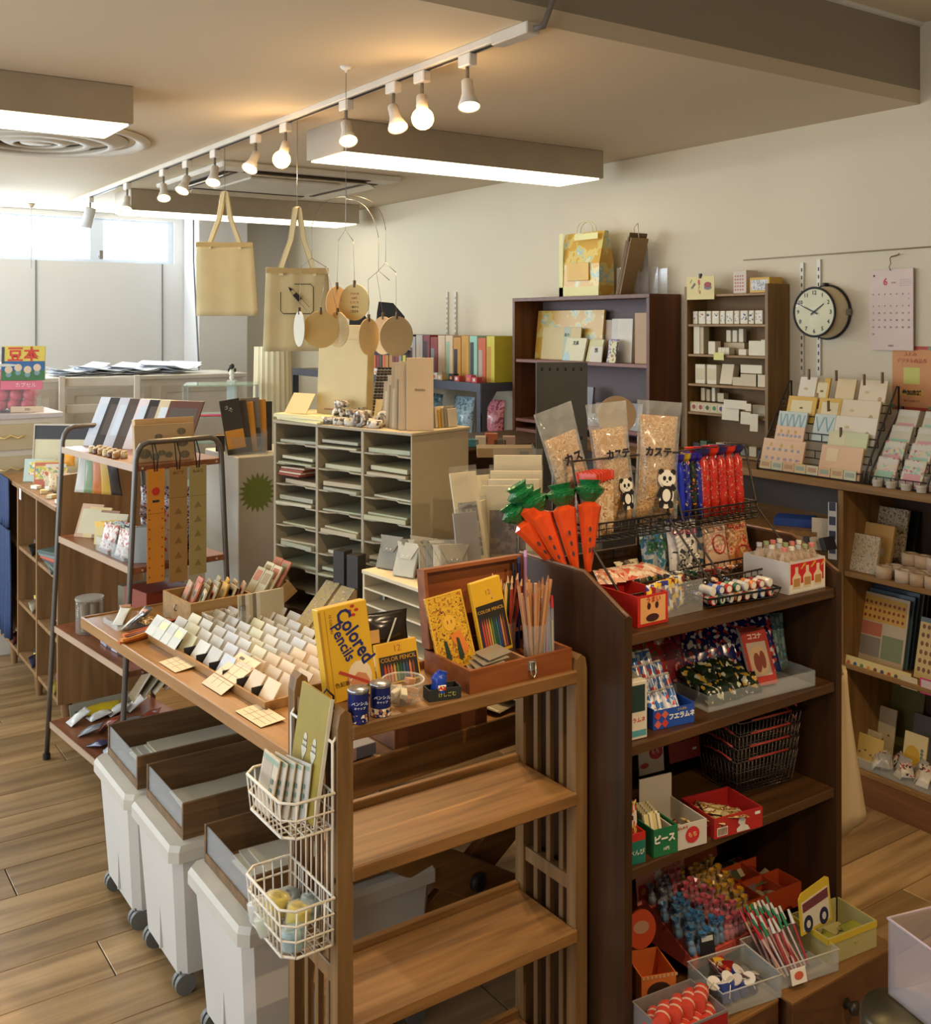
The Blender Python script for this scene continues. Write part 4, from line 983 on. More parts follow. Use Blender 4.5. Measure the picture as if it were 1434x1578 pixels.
MB().box(-.005, .0, -.095, .095, 0, .085).build('side_board', LW, t, (-.095, 0, 0)); MB().box(0, .005, -.095, .095, 0, .085).build('side_board', LW, t, (.095, 0, 0))
MB().box(-.095, .095, -.095, .095, 0, .004).build('base_board', LW, t)
MB().tube([(-.1015, 0, .062), (-.106, 0, .056), (-.106, 0, .046), (-.1015, 0, .042)], .0022, 6).build('latch', CHROME, t)
NB = [(196, 184, 148), (180, 172, 140), (206, 160, 70), (210, 196, 160), (176, 150, 120), (196, 120, 90)]
for k in range(14):
    x = -.072 + .032 * (k % 5); y = -.06 + .055 * (k // 5)
    o = slab('card_book', '%s little %s booklet standing in the open wooden box' % (ORD[k % 12] if k < 12 else 'rear ' + ORD[k - 12], ['cream', 'sage', 'yellow', 'ivory', 'tan', 'coral'][k % 6]), 'booklet', .052, .088 + .006 * (k % 3), .006, C(*NB[k % 6]), BOXC + Matrix.Rotation(TR, 3, 'Z') @ Vector((x, y, .03)), FR + R(-20 + 4 * (k % 4)), R(-24), 'booklets in the wooden box',
             panels=((-.019, .019, .05, .078, [C(120, 112, 90), C(196, 120, 80), C(150, 140, 110)][k % 3], 'cover_print'), (-.016, .016, .056, .072, C(*NB[(k + 1) % 6]), 'cover_field')))
LIDC = tl_(.47, 1.13, .02)
t = thing('wooden_lid_tray', 'light wooden lid tray tilted behind the card box, with more booklets', 'tray', LIDC, TR - R(8), rot=(R(-2), R(-38), TR - R(12)))
MB().tray(-.10, .10, -.085, .085, 0, .045, .006).build('tray', LW, t)
for k in range(6):
    slab('card_book', 'small %s booklet lying in the tilted wooden lid tray, %s row' % (['cream', 'brown', 'tan'][k % 3], ['near', 'far'][k // 3]), 'booklet', .05, .085, .006, C(*NB[(k * 2 + 1) % 6]), LIDC + Vector((-.05 + .03 * (k % 3), -.04 + .06 * (k // 3), .055 + .012 * (k % 3))), FR, R(-34), 'booklets in the lid tray', panels=((-.018, .018, .04, .075, C(176, 110, 80) if k % 2 else C(150, 130, 90), 'cover_print'),))
o = openbox('clear_gift_box', 'clear film box holding small black and silver things beside the card box', 'box', .075, .075, .062, clear('film_box', (230, 220, 200), .3, .12, 40), tl_(.26, 1.03), FR)
for k in range(5):
    o = MB().ball((0, 0, .014), .014, 10, 6).build('silver_bell', C(*[(40, 40, 44), (176, 180, 190), (60, 60, 66)][k % 3], .25, .5)); put(o, tl_(.245 + .025 * (k % 2), 1.01 + .02 * (k // 2), .004)); tag(o, 'small dark or silver ball inside the clear film box', 'ball', 'balls in the clear film box')
for k in range(7):
    slab('sleeved_card', 'clear sleeved card standing in the row behind the clear film box, %s from the left' % ORD[k], 'card', .085, .12, .003, [C(186, 176, 150), C(120, 110, 96), C(206, 200, 180)][k % 3], tl_(.33 + .012 * k, .955, .002), TR + R(6), R(-4), 'sleeved cards on the table')
o = MB().lathe([(.0005, 0), (.016, 0), (.017, .004), (.017, .05), (.008, .066), (.008, .08), (.0005, .081)], n=16).build('small_bottle', clear('bottle_glass', (220, 220, 214), .3)); put(o, tl_(.30, .955, 0))
MB().cyl((0, 0, .081), (0, 0, .092), .009, n=12).build('cap', CHROME, o); tag(o, 'small clear bottle with a metal cap beside the sleeved cards', 'bottle')
OLV = printed('olive_flower_print', [(150, 134, 88, 6), (120, 124, 110, 1), (130, 90, 120, .6), (176, 160, 110, 2)], 60, .5, 'noise')
for k in range(2):
    o = inst('folded_card_stand', ('wedge',), lambda m: m.prism([(-.02, 0), (.16, 0), (.16, .14), (.13, .15), (-.01, .02)], -.032, .032, 'y'), KRAFT)
    put(o, tl_(.40, .80 - .085 * k, .002), TR + R(8)); tag(o, ['far', 'near'][k] + ' sloping kraft card stand with flower pictures', 'card stand', 'sloping kraft card stands')
    MB().at((0, 0, 0), (0, 0, 0)).prism([(-.012, .021), (.129, .1515), (.128, .1535), (-.014, .023)], -.031, .031, 'y').build('flower_print', OLV, o)
for k in range(2):
    o = MB().prism([(-.022, 0), (.022, 0), (.022, .045), (.014, .07), (0, .078), (-.014, .07), (-.022, .045)], -.008, .008, 'y').build('black_gift_bag', C(34, 30, 26)); put(o, tl_(.55, .80 - .075 * k, .125), FR + R(20)); tag(o, ['left', 'right'][k] + ' small black arched tag sign above the kraft card stands', 'tag', 'black tag signs')
    MB().prism([(-.008, .05), (.008, .05), (.006, .064), (-.006, .064)], -.0085, .0085, 'y').build('slot', C(90, 84, 70), o); text(o, 'gift', .012, C(190, 184, 160), (0, -.0088, .03))
    MB().box(-.02, .02, -.02, .02, 0, .125).build('dark_stand_block', C(44, 38, 32)).parent = o
    o.children[-1].location = (0, .0, -.125)
t = thing('black_lantern_box', 'low black box with small pale dots behind the card tray', 'box', tl_(.50, .60), FR)
MB().box(-.10, .10, -.03, .03, 0, .062, .002).build('body', C(24, 22, 22), t)
for k in range(8): MB().ball((-.08 + .022 * k, -.031, .02 + .022 * ((k * 3) % 2)), .003, 6, 4).build('pale_dot', C(196, 190, 170), t)
for k in range(3):
    o = slab('photo_card', ['tall white display card with two grey photographs', 'plain white card behind the grey photographs', 'pale lined card right of the grey photographs'][k], 'card', .07, .20 - .02 * k, .002, C(202, 198, 184), tl_(.44 + .03 * k, .50 - .035 * k, .001), FR + R(22), R(-10), 'display cards behind the big yellow box')
    if k == 0:
        for j in range(2): inst('photo', ('ph',), lambda m: m.box(-.013, .013, -.0006, 0, 0, .04), printed('grey_photo', [(70, 66, 62), (110, 104, 98), (50, 48, 46), (150, 144, 136)], 90, .4, 'noise'), o).location = (-.016 + .032 * j, 0, .15)
t = thing('letter_shelf', 'cream tabletop shelf unit with thin slots under the grey pouches', 'shelf unit', tl_(.425, .20), TR)
WB_ = C(206, 192, 158)
for y in (0, .292): MB().box(0, .20, y, y + .008, 0, .255, .001).build('side_panel', WB_, t)
MB().box(-.002, .202, -.002, .302, .255, .265, .001).build('top_board', WB_, t)
for k in range(6): MB().box(.0, .20, .008, .292, .005 + .042 * k, .010 + .042 * k).build('shelf', WB_, t)
MB().box(.196, .20, .008, .292, 0, .255).build('back_board', WB_, t)
GREYF = [plain('grey_felt', (132, 130, 118), .8, bump=.2, scale=300), plain('pale_felt', (188, 184, 166), .8, bump=.2, scale=300), plain('taupe_felt', (150, 140, 116), .8, bump=.2, scale=300)]
def felt(label, loc, rz, tilt, m, s=1.0):
    o = inst('felt_pouch', ('felt', round(s, 2)), lambda b: b.box(-.034 * s, .034 * s, -.006, .006, 0, .085 * s, .002), m); put(o, loc, rz, tilt); tag(o, label, 'pouch', 'grey felt pouches')
    MB().prism([(-.038 * s, .088 * s), (.038 * s, .088 * s), (.016 * s, .045 * s), (-.016 * s, .045 * s)], -.0095, -.0065, 'y').build('flap', m, o)
    for x in (-.007, .007): MB().ball((x, -.0098, .052 * s), .0022, 6, 4).build('snap', C(230, 226, 214, .2), o)
for k in range(3):
    p = tl_([.475, .46, .53][k], [.46, .36, .40][k], .2665)
    felt(['dark grey felt pouch with a flap, far end of the letter shelf', 'pale felt pouch with a flap on the letter shelf', 'taupe felt pouch with a flap behind the pale one'][k], p, FR + R(18), R(-22), GREYF[k])
for k in range(9):
    p = tl_(.50 + .012 * (k % 5), .36 - .015 * k, .2665)
    felt('film wrapped felt pouch in the close row on the letter shelf', p, FR + R(60), R(-10), GREYF[k % 3], 1.05)
PRB = [C(216, 200, 164), C(206, 190, 150), C(196, 180, 146), C(220, 206, 176)]
prints = [(.93, 3.0, .09, .16, -8, 'tilted'), ]
def prt(lab, u, v, Y, w, h, rz, tilt, m, pic=None, grp='art prints behind the pencils'):
    p = P(u, v, Y=Y); o = slab('art_print', lab, 'print', w, h, .004, m, p, rz, tilt, grp)
    if pic: inst('picture', ('pic', w, h), lambda b: b.box(-w * .36, w * .36, -.0006, 0, h * .22, h * .72), pic, o)
    inst('clear_sleeve', ('slv', w, h), lambda b: b.box(-w * .52, w * .52, -.002, -.0012, 0, h * 1.06), clear('sleeve', (240, 236, 220), .10), o)
    return o
BLUEPIC = printed('blue_landscape', [(110, 126, 130), (150, 156, 150), (80, 96, 104), (176, 172, 150)], 14, .4, 'noise')
DARKPIC = printed('violet_still_life', [(62, 50, 58), (84, 66, 72), (120, 96, 86), (48, 40, 48)], 16, .4, 'noise')
sb = thing('print_display_box', 'grey framed bin holding the art prints', 'display box', P(770, 905, Y=2.80) - Vector((0, 0, .0)), -YAW)
zb = sb.location.z
MB().box(-.12, .12, -.01, .16, -.0, .012).build('base', C(90, 78, 66), sb)
MB().box(-.12, .12, -.012, -.009, .012, .10).build('clear_front', clear('front_panel', (200, 180, 160), .10), sb)
MB().tube([(-.12, -.014, .0), (-.12, -.014, .17), (-.06, -.014, .17), (-.06, -.014, .0)], .0025, 6).build('wire_loop', C(150, 140, 124), sb)
MB().tube([(.05, -.014, .0), (.05, -.014, .17), (.12, -.014, .17), (.12, -.014, .0)], .0025, 6).build('wire_loop', C(150, 140, 124), sb)
MB().box(-.11, .11, .0, .15, -.94 + TZ + .002 + (.94 - zb), 0).build('support_block', C(84, 70, 58), sb)
prt('front art print with a dark violet still life', 782, 884, 2.79, .135, .235, -YAW, R(-4), PRB[1], DARKPIC)
prt('cream art print directly behind the violet still life', 792, 880, 2.85, .14, .25, -YAW, R(-4), PRB[3])
prt('tall cream art print second behind the violet still life', 795, 876, 2.89, .145, .27, -YAW - R(3), R(-4), PRB[0])
prt('rearmost cream art print with a green stamp', 798, 866, 2.93, .135, .30, -YAW, R(-2), PRB[0])
prt('narrow art print with a blue landscape leaning to the left', 736, 895, 2.72, .085, .285, -YAW + R(35), R(-14), PRB[3], BLUEPIC)
prt('plain cream board beside the blue landscape print', 750, 890, 2.86, .09, .28, -YAW + R(25), R(-10), PRB[0])
prt('cream board edge between the two front prints', 762, 895, 2.80, .07, .22, -YAW + R(60), R(-6), PRB[1])
prt('clear sleeve of grey paper behind the letter shelf pouches', 725, 880, 2.68, .07, .15, -YAW + R(30), R(-12), C(150, 146, 144))
# on top of the pigeonhole rack
def mt(x, y, h=0.0): return (Matrix.Translation(MC) @ Matrix.Rotation(MROT, 4, 'Z')) @ Vector((x, y, MH + .0105 + h))
MF = MROT - PI / 2
PBAG = plain('cream_paper_bag', (202, 184, 134), .6, var=.04, scale=12)
o = MB().box(-.098, .098, -.02, .02, 0, .31, .002).build('paper_bag', PBAG); put(o, mt(.13, .43), MF + R(12), R(-3))
tag(o, 'large plain cream paper bag standing on the pigeonhole rack', 'paper bag')
MB().box(-.098, .098, -.0212, -.02, .262, .264).build('fold_line', C(176, 158, 112), o); text(o, 'STATIONERY', .009, RED, (-.04, -.0205, .035), (PI / 2, 0, 0))
for k in range(6):
    o = inst('cream_sheet', ('crs',), lambda m: m.box(-.12, .12, -.10, .09, 0, .004), C(214, 204, 150))
    put(o, mt(.10 + .004 * (k % 3), .50 + .003 * k, .0036 * k), MF + R(3 * k - 8)); tag(o, 'cream sheet number %s from the bottom of the stack below the paper bag' % ORD[k], 'paper', 'cream sheets under the paper bag')
o = slab('cream_envelope', 'cream envelope leaning against the paper bag at the rack corner', 'envelope', .10, .075, .003, C(222, 196, 140), mt(.02, .545, .026), MF + R(4), R(-35))
TAPEC = [(198, 190, 170), (150, 140, 124), (206, 200, 186), (120, 110, 100), (186, 176, 150), (196, 180, 120)]
k = 0
for r in range(3):
    for c in range(5):
        o = inst('masking_tape', ('tape',), lambda m: m.lathe([(.014, 0), (.024, 0), (.024, .021), (.014, .021), (.014, 0)], n=18), printed('tape_print_%d' % (k % 3), [TAPEC[k % 6], (90, 84, 80), TAPEC[(k + 2) % 6], (210, 206, 196), (176, 150, 120, .4)], 70, .5))
        x, y = .03 + .052 * r, .185 + .051 * c
        if k % 4 == 1: put(o, mt(x, y, .0245), MF, R(90));
        else: put(o, mt(x, y, 0.0005), 0)
        tag(o, '%s masking tape roll, %s from near end, %s line on pigeonhole rack' % (['pale', 'grey', 'dark patterned'][k % 3], ORD[c], ['front', 'middle', 'rear'][r]), 'tape', 'masking tape rolls on the pigeonhole rack'); k += 1
        if r == 1 and c in (2, 3, 4):
            o = inst('masking_tape', ('tape',), lambda m: m.lathe([(.014, 0), (.024, 0), (.024, .021), (.014, .021), (.014, 0)], n=18), printed('tape_print_1', [], 1)); put(o, mt(x, y, .0222 if k % 4 != 2 else .049), 0)
            tag(o, 'upper masking tape roll stacked %s from the near end on the middle line' % ORD[c], 'tape', 'masking tape rolls on the pigeonhole rack')
ENV = [C(176, 154, 120), C(150, 130, 98), C(190, 168, 132), C(206, 186, 150)]
for k in range(9):
    h = [.205, .15, .19, .12, .20, .13, .16, .11, .14][k]
    o = slab('kraft_envelope', ['tallest kraft envelope standing at the near corner of the rack top', 'low kraft envelope, second in the standing row', 'tall kraft envelope, third in the standing row', 'small pale kraft envelope, fourth in the row', 'tall pale kraft envelope, fifth in the row', 'brown kraft envelope, sixth in the row', 'mid-height kraft envelope, seventh in the row', 'short kraft envelope, eighth in the row', 'leftmost kraft envelope of the standing row'][k], 'envelope', .085, h, .005, ENV[k % 4], mt(.05 + .004 * k, .045 + .0135 * k, .0005), MF + R(40 - 2 * k), R(-9), 'kraft envelopes on the pigeonhole rack')
o = slab('kraft_gift_bag', 'flat tan paper bag with a small stamp, front of the standing envelopes', 'paper bag', .08, .215, .008, C(186, 162, 126), mt(.06, .025), MF + R(44), R(-7)); text(o, 'thanks', .012, C(120, 98, 76), (0, -.0008, .12))
for k in range(7):
    slab('grey_card', 'grey-beige card in the short row behind the kraft envelopes, %s from the left' % ORD[k], 'card', .05, .055 + .004 * (k % 3), .004, [C(176, 164, 140), C(150, 142, 124), C(206, 196, 176), C(204, 160, 66)][k % 4], mt(.15 + .010 * k, .05 - .004 * k, .0005), MROT + R(10), R(-5), 'grey cards on the pigeonhole rack')
t = thing('card_stand', 'dark small easel stand with leaning cards behind the tape rolls', 'stand', mt(.20, .30), MF + R(20))
for k in range(4): MB().at((-.04 + .03 * k, .005 * k, 0), (R(-24), 0, R(8))).box(-.012, .012, 0, .003, 0, .075).build('leaning_card', C(*[(206, 196, 160), (176, 164, 120), (190, 180, 150), (206, 190, 150)][k]), t)
MB().box(-.06, .06, -.01, .03, 0, .012).build('base', C(80, 70, 60), t)
# acrylic holder with dark pads on the pedestal
PO = Vector((1.463, 3.604, 1.1635))
t = thing('acrylic_holder', 'clear acrylic holder of black and orange pads on the pedestal', 'holder', PO + Vector((.055, .06, 0)), -YAW + R(10))
b = MB()
for k in range(3): b.box(-.075, .075, .034 * k, .034 * k + .003, 0, .085 - .01 * (2 - k))
b.box(-.078, -.075, 0, .085, 0, .08).box(.075, .078, 0, .085, 0, .08).box(-.078, .078, 0, .1, 0, .003); b.build('holder', CLEARP, t)
PADC = [((50, 44, 40), 'black'), ((60, 52, 46), 'charcoal'), ((204, 140, 40), 'orange'), ((120, 112, 100), 'grey'), ((204, 140, 40), 'orange')]
for k in range(6):
    c, nm = PADC[k % 5]
    o = slab('letter_pad', '%s letter pad standing in the acrylic holder, %s from the left' % (nm, ORD[k]), 'pad', .075, .205 - .008 * (k % 3), .006, C(*c), PO + Vector((.03 + .022 * k, .075 + .006 * k, .004)), -YAW + R(25), R(-7), 'pads in the acrylic holder', roll=R(-8 + 2 * k),
             panels=((-.034, .034, .02, .09, C(206, 146, 50) if k % 2 == 0 else C(70, 62, 56), 'colour_block'),))
    if k == 0: text(o, 'うた', .018, C(214, 206, 190), (-.008, -.0008, .17), (PI / 2, R(30), 0))
for k in range(5):
    slab('small_pad', 'small %s pad in the low dark box left of the acrylic holder' % ['black', 'yellow', 'white', 'brown', 'grey'][k], 'pad', .04, .06, .005, C(*[(40, 36, 34), (206, 160, 60), (214, 206, 190), (120, 90, 60), (110, 106, 100)][k]), PO + Vector((.012 + .006 * k, .20 + .016 * k, .0005)), -YAW + R(10), R(-6), 'small pads on the pedestal')
# hanging things
def ribbon(b, pts, wv, t=.0008):
    """flat strap through pts, wv = half width vector"""
    wv = Vector(wv); vs = [];
    for i, p in enumerate(pts):
        p = Vector(p); d = (Vector(pts[min(i + 1, len(pts) - 1)]) - Vector(pts[max(i - 1, 0)])).normalized(); n = d.cross(wv).normalized() * t
        vs += [tuple(p - wv - n), tuple(p + wv - n), tuple(p + wv + n), tuple(p - wv + n)]
    fs = [(0, 1, 2, 3)[::-1], tuple(4 * (len(pts) - 1) + j for j in range(4))]
    for i in range(len(pts) - 1):
        for j in range(4): fs.append((4 * i + j, 4 * i + (j + 1) % 4, 4 * i + 4 + (j + 1) % 4, 4 * i + 4 + j))
    return b.add(vs, fs)
CANVAS = plain('natural_canvas', (204, 190, 146), .8, var=.05, scale=14, bump=.15)
def tote(label, x, y, ztop, zbag, h, w, rz, seed):
    t = thing('tote_bag', label, 'tote bag', (x, y, 0), rz, 'natural canvas tote bags hung from the light track')
    b = MB(); rr = random.Random(seed); nx, nz = 10, 12; vs = []
    for s in (-1, 1):
        for k in range(nz + 1):
            for i in range(nx + 1):
                u = i / nx - .5; v = k / nz
                fold = .004 * math.sin(u * 16 + seed) * (1 - v * .3) + .003 * math.sin(u * 31 + seed * 2 + v * 3) + (.004 * math.sin(u * 20) * v)
                sag = -.010 * max(0, 1 - abs(u) * 5) if k == nz else 0
                vs.append((u * w * (1.07 - .09 * v) + .012 * (1 - v) * (seed % 2), s * (.004 + .004 * (1 - v)) + fold, zbag - h + h * v + sag))
    n1 = (nx + 1) * (nz + 1); fs = []
    for k in range(nz):
        for i in range(nx):
            a = k * (nx + 1) + i; fs.append((a, a + 1, a + nx + 2, a + nx + 1)); fs.append((n1 + a, n1 + a + nx + 1, n1 + a + nx + 2, n1 + a + 1))
        a = k * (nx + 1); fs.append((a, a + nx + 1, n1 + a + nx + 1, n1 + a)); a += nx; fs.append((a, n1 + a, n1 + a + nx + 1, a + nx + 1))
    for i in range(nx): fs.append((i, n1 + i, n1 + i + 1, i + 1))
    b.add(vs, fs, True); b.build('body', CANVAS, t)
    MB().box(-w * .49, w * .49, -.0125, -.0115, zbag - .022, zbag - .002).build('hem', plain('canvas_hem', (184, 162, 110), .8), t)
    for s in (-1, 1):
        y0 = s * .008
        ribbon(MB(), [(-w * .26, y0, zbag - .03), (-w * .25, y0, zbag), (-w * .10, y0 * .7, (zbag + ztop) / 2 - .01), (-.006, y0 * .4, ztop - .006), (0, y0 * .3, ztop), (.006, y0 * .4, ztop - .006), (w * .10, y0 * .7, (zbag + ztop) / 2 - .01), (w * .25, y0, zbag), (w * .26, y0, zbag - .03)], (.011 if s > 0 else .008, .004 * s, 0)).build('strap', CANVAS, t)
    MB().tube([(0, 0, ztop - .01), (0, .003, ztop + .004), (0, 0, CEIL - .024)], .0013, 5).build('hanging_wire', CHROME, t)
    return t
tote('plain canvas tote bag hanging by its straps, left of the printed one', TX, track_y(346), 2.225, 2.005, .318, .245, -YAW + R(6), 3)
t2 = tote('canvas tote bag printed with a pencil drawing, hanging above the pigeonhole rack', TX, track_y(458), 2.090, 1.862, .312, .235, -YAW + R(14), 6)
b = MB()
x0, x1, z0, z1 = -.062, .058, 1.69, 1.80
b.tube([(x0, -.014, z1 - .03), (x0, -.014, z0 + .01), (x0 + .01, -.014, z0), (x1 - .01, -.014, z0), (x1, -.014, z0 + .01), (x1, -.014, z1 - .01), (x1 - .01, -.014, z1), (x0 + .05, -.014, z1)], .0016, 5)
b.build('square_outline', INK, t2)
MB().at((-.035, -.0145, 1.79), (0, R(48), 0)).prism([(0, .0), (.018, .006), (.018, -.006)], -.001, .001, 'y').build('pencil_point', INK, t2)
MB().at((-.035, -.0145, 1.79), (0, R(48), 0)).box(.035, .066, -.001, .001, -.009, .009).build('pencil_grip', INK, t2)
MB().at((-.035, -.0145, 1.79), (0, R(48), 0)).tube([(.018, 0, .006), (.11, 0, .008)], .0008, 4).tube([(.018, 0, -.006), (.11, 0, -.008)], .0008, 4).build('pencil_outline', INK, t2)
MY = 3.18
mob = thing('paper_disc_mobile', 'wire mobile with round paper discs clipped to its arms, hung from the ceiling', 'mobile', P(533, 300, Y=MY) * 1.0)
mo = mob.location.copy()
def mp(u, v, dy=0.0): return P(u, v, Y=MY + dy) - mo
b = MB(); hk = P(533, 103, Y=MY); b.tube([Vector((hk.x, hk.y, CEIL)) - mo, mp(533, 305)], .0012, 5); b.build('suspension_wire', CHROME, mob)
MB().lathe([(.0005, 0), (.02, 0), (.014, -.008), (.004, -.012), (.003, -.02)], n=14).build('ceiling_hook', WHITE, mob, Vector((hk.x, hk.y, CEIL)) - mo)
def arc(u0, v0, u1, v1, um, vm, dy):
    pts = []
    for i in range(13):
        q = i / 12; pts.append(mp((1 - q) ** 2 * u0 + 2 * q * (1 - q) * um + q * q * u1, (1 - q) ** 2 * v0 + 2 * q * (1 - q) * vm + q * q * v1, dy * q))
    return pts
for a in ((533, 304, 480, 352, 488, 302, -.05), (533, 307, 583, 366, 572, 306, -.06), (533, 302, 594, 354, 588, 300, .07), (533, 305, 532, 353, 533, 330, 0)):
    MB().tube(arc(*a), .0011, 5).build('arm', CHROME, mob)
for a, b_, c, dy in (((480, 398), (464, 410), (503, 412), -.05), ((532, 354), (521, 371), (544, 371), 0), ((583, 417), (567, 431), (600, 432), -.06), ((594, 405), (580, 420), (610, 420), .07)):
    MB().tube([mp(*b_, dy), mp(*a, dy), mp(*c, dy)], .0011, 5).build('cross_arm', CHROME, mob)
for a, b_, dy in (((480, 352), (480, 398), -.05), ((583, 366), (583, 417), -.06), ((594, 354), (594, 405), .07), ((464, 410), (461, 482), -.05), ((503, 412), (494, 478), -.05), ((503, 412), (520, 482), -.05), ((521, 371), (519, 442), 0), ((544, 371), (546, 438), 0), ((567, 431), (568, 492), -.06), ((580, 420), (590, 487), .07), ((610, 420), (610, 488), .07)):
    MB().tube([mp(*a, dy), mp(*b_, dy)], .0007, 4).build('thread', CHROME, mob)
DISCS = [(461, 507, 12, 27, -.05, (196, 190, 168), 'small grey-white'), (494, 508, 26, 28, -.06, (206, 176, 112), 'cream'), (520, 508, 19, 27, -.03, (190, 166, 116), 'tan'), (519, 468, 14, 27, 0, (226, 192, 148), 'peach'),
         (546, 466, 24, 28, -.01, (206, 180, 116), 'printed'), (568, 519, 13, 28, -.06, (214, 188, 140), 'narrow cream'), (590, 517, 20, 30, .05, (208, 176, 124), 'tan cream'), (611, 518, 24, 31, .0, (186, 168, 130), 'grey tan')]
for k, (u, v, rx, ry, dy, c, nm) in enumerate(DISCS):
    r = ry / F * MY; p = P(u, v, Y=MY + dy)
    o = MB().at((0, 0, 0), (PI / 2, 0, 0)).cyl((0, 0, -.0012), (0, 0, .0012), r, n=32, sm=False).build('paper_disc', C(*c, .7))
    put(o, p, -YAW + math.acos(min(1, rx / ry)) * (1 if k % 2 else -1)); tag(o, '%s round paper disc on the wire mobile, %s' % (nm, ['leftmost', 'second from the left', 'beside the tote print', 'upper left', 'upper right, with red writing', 'lower middle', 'lower, second from the right', 'rightmost']
        [k]), 'paper disc', 'round paper discs on the mobile')
    MB().box(-.003, .003, -.004, .004, r - .010, r + .012, .001).build('clip', C(90, 66, 44), o)
    if k == 4:
        for j, (s, cc) in enumerate((('うちわ 白', RED), ('150円', RED), ('てづくり', RED), ('一枚から', INK), ('ご注文を', INK))):
            text(o, s, .0085, cc, (0, -.0016, .026 - .0135 * j), (PI / 2, 0, 0))
for k, (u, lab) in enumerate(((48, 'cream ceiling hook with a hanging line by the left window'), (295, 'ceiling hook holding the dark cord near the middle window'), (322, 'ceiling hook beside the hanging tote bag straps'))):
    p = P(u, 318 if k == 0 else 337, z=CEIL) if False else P(u, [318, 337, 338][k], y=7.2)
    t = thing('ceiling_hook', lab, 'hook', (p.x, 7.2 - .05 * k, CEIL))
    MB().lathe([(.0005, -.03), (.012, -.03), (.022, -.012), (.026, 0), (.0005, 0)], n=14).build('plate', C(196, 180, 150), t)
    MB().tube([(0, 0, -.03), (0, 0, [-.42, -.04, -.06][k])], .003, 5).build('line', C(190, 190, 190), t)
a = P(298, 338, y=7.1); pts = [Vector((a.x, 7.1, CEIL - .002)), P(298, 400, y=7.0), P(302, 480, y=6.9), P(305, 540, y=6.8), P(307, 585, y=6.7)]
tag(MB().tube(pts, .006, 6).build('dark_cable', C(108, 112, 122)), 'dark grey cord hanging from the ceiling behind the plain tote bag', 'cord')
# far left: white chest, capsule jar, counter goods
JP = Vector((1.10, 5.78, 1.2005))
t = thing('capsule_jar', 'clear square jar full of pink toy capsules on the white chest', 'jar', JP, R(-20))
MB().box(-.135, .135, -.12, .12, 0, .004).box(-.135, -.132, -.12, .12, .004, .235).box(.132, .135, -.12, .12, .004, .235).box(-.132, .132, -.12, -.117, .004, .235).box(-.132, .132, .117, .12, .004, .235).build('body', CLEARP, t)
MB().box(-.142, .142, -.127, .127, .235, .25, .004).build('lid', C(210, 214, 206, .3), t)
PINKB = plain('pink_capsule', (226, 84, 104), .3); n = 0
for kz in range(4):
    for ky in range(3):
        for kx in range(4):
            if kz == 3 and (kx + ky) % 2: continue
            o = inst('toy_capsule', ('caps',), lambda m: (m.ball((0, 0, 0), .031, 14, 9), m.lathe([(.0312, -.0015), (.0322, 0), (.0312, .0015)], n=14)), PINKB)
            q = Matrix.Rotation(R(-20), 3, 'Z') @ Vector((-.096 + .064 * kx + (.006 if kz % 2 else -.004), -.078 + .072 * ky, .037 + .052 * kz)); put(o, JP + q, kx * 1.1, ky * .7 + kz * .4)
            tag(o, 'round pink toy capsule inside the clear jar', 'capsule', 'pink capsules in the jar'); n += 1
o = slab('mini_book_sign', 'yellow and blue illustrated sign with red characters above the capsule jar', 'sign', .21, .175, .012, C(216, 196, 84), JP + Vector((.03, -.155, .165)), R(-26), R(-4))
flatart(o, [rc(-.105, .105, .0, .05)], C(60, 110, 60), 'green_ground', -.0003); flatart(o, [rc(-.105, .105, .05, .098)], C(44, 96, 150), 'blue_band', -.0003)
flatart(o, [ell(-.07 + .046 * i, .055 + .01 * (i % 2), .019, n=12) for i in range(4)], C(214, 190, 160), 'drawn_faces', -.0008)
flatart(o, [ell(-.07 + .046 * i, .03 + .01 * (i % 2), .014, n=10) for i in range(4)], C(120, 150, 160), 'drawn_bodies', -.0007)
text(o, '豆本', .078, C(206, 60, 40), (.0, -.001, .128), (PI / 2, 0, 0), bold=.0018)
flatart(o, [rc(-.105, -.092, .08, .17)], C(60, 66, 80), 'dark_tab', -.0009)
o = slab('pink_notice', 'pink strip notice on the capsule jar front', 'sign', .20, .045, .003, C(216, 110, 130), JP + Vector((.025, -.150, .118)), R(-26)); text(o, 'カプセル', .026, C(240, 210, 214), (.02, -.001, .022))
o = slab('price_strip', 'small cream price strip at the base of the capsule jar', 'sign', .16, .03, .003, C(214, 190, 160), JP + Vector((.05, -.155, .002)), R(-26)); text(o, '300', .018, C(150, 120, 100), (0, -.001, .014))
t = thing('white_chair', 'white wooden chair back behind the capsule jar', 'chair', (1.62, 6.02, 0), R(-15))
for x in (-.2, .2):
    MB().box(x - .018, x + .018, -.018, .018, 0, 1.36, .004).build('back_post', PWH, t); MB().box(x - .018, x + .018, -.42, -.385, 0, .88, .004).build('leg', PWH, t)
for z in (1.02, 1.15, 1.30): MB().box(-.182, .182, -.008, .008, z, z + .05, .004).build('rail', PWH, t)
MB().box(-.22, .22, -.43, .02, .88, .91, .006).build('seat', PWH, t)
CT = 1.3455
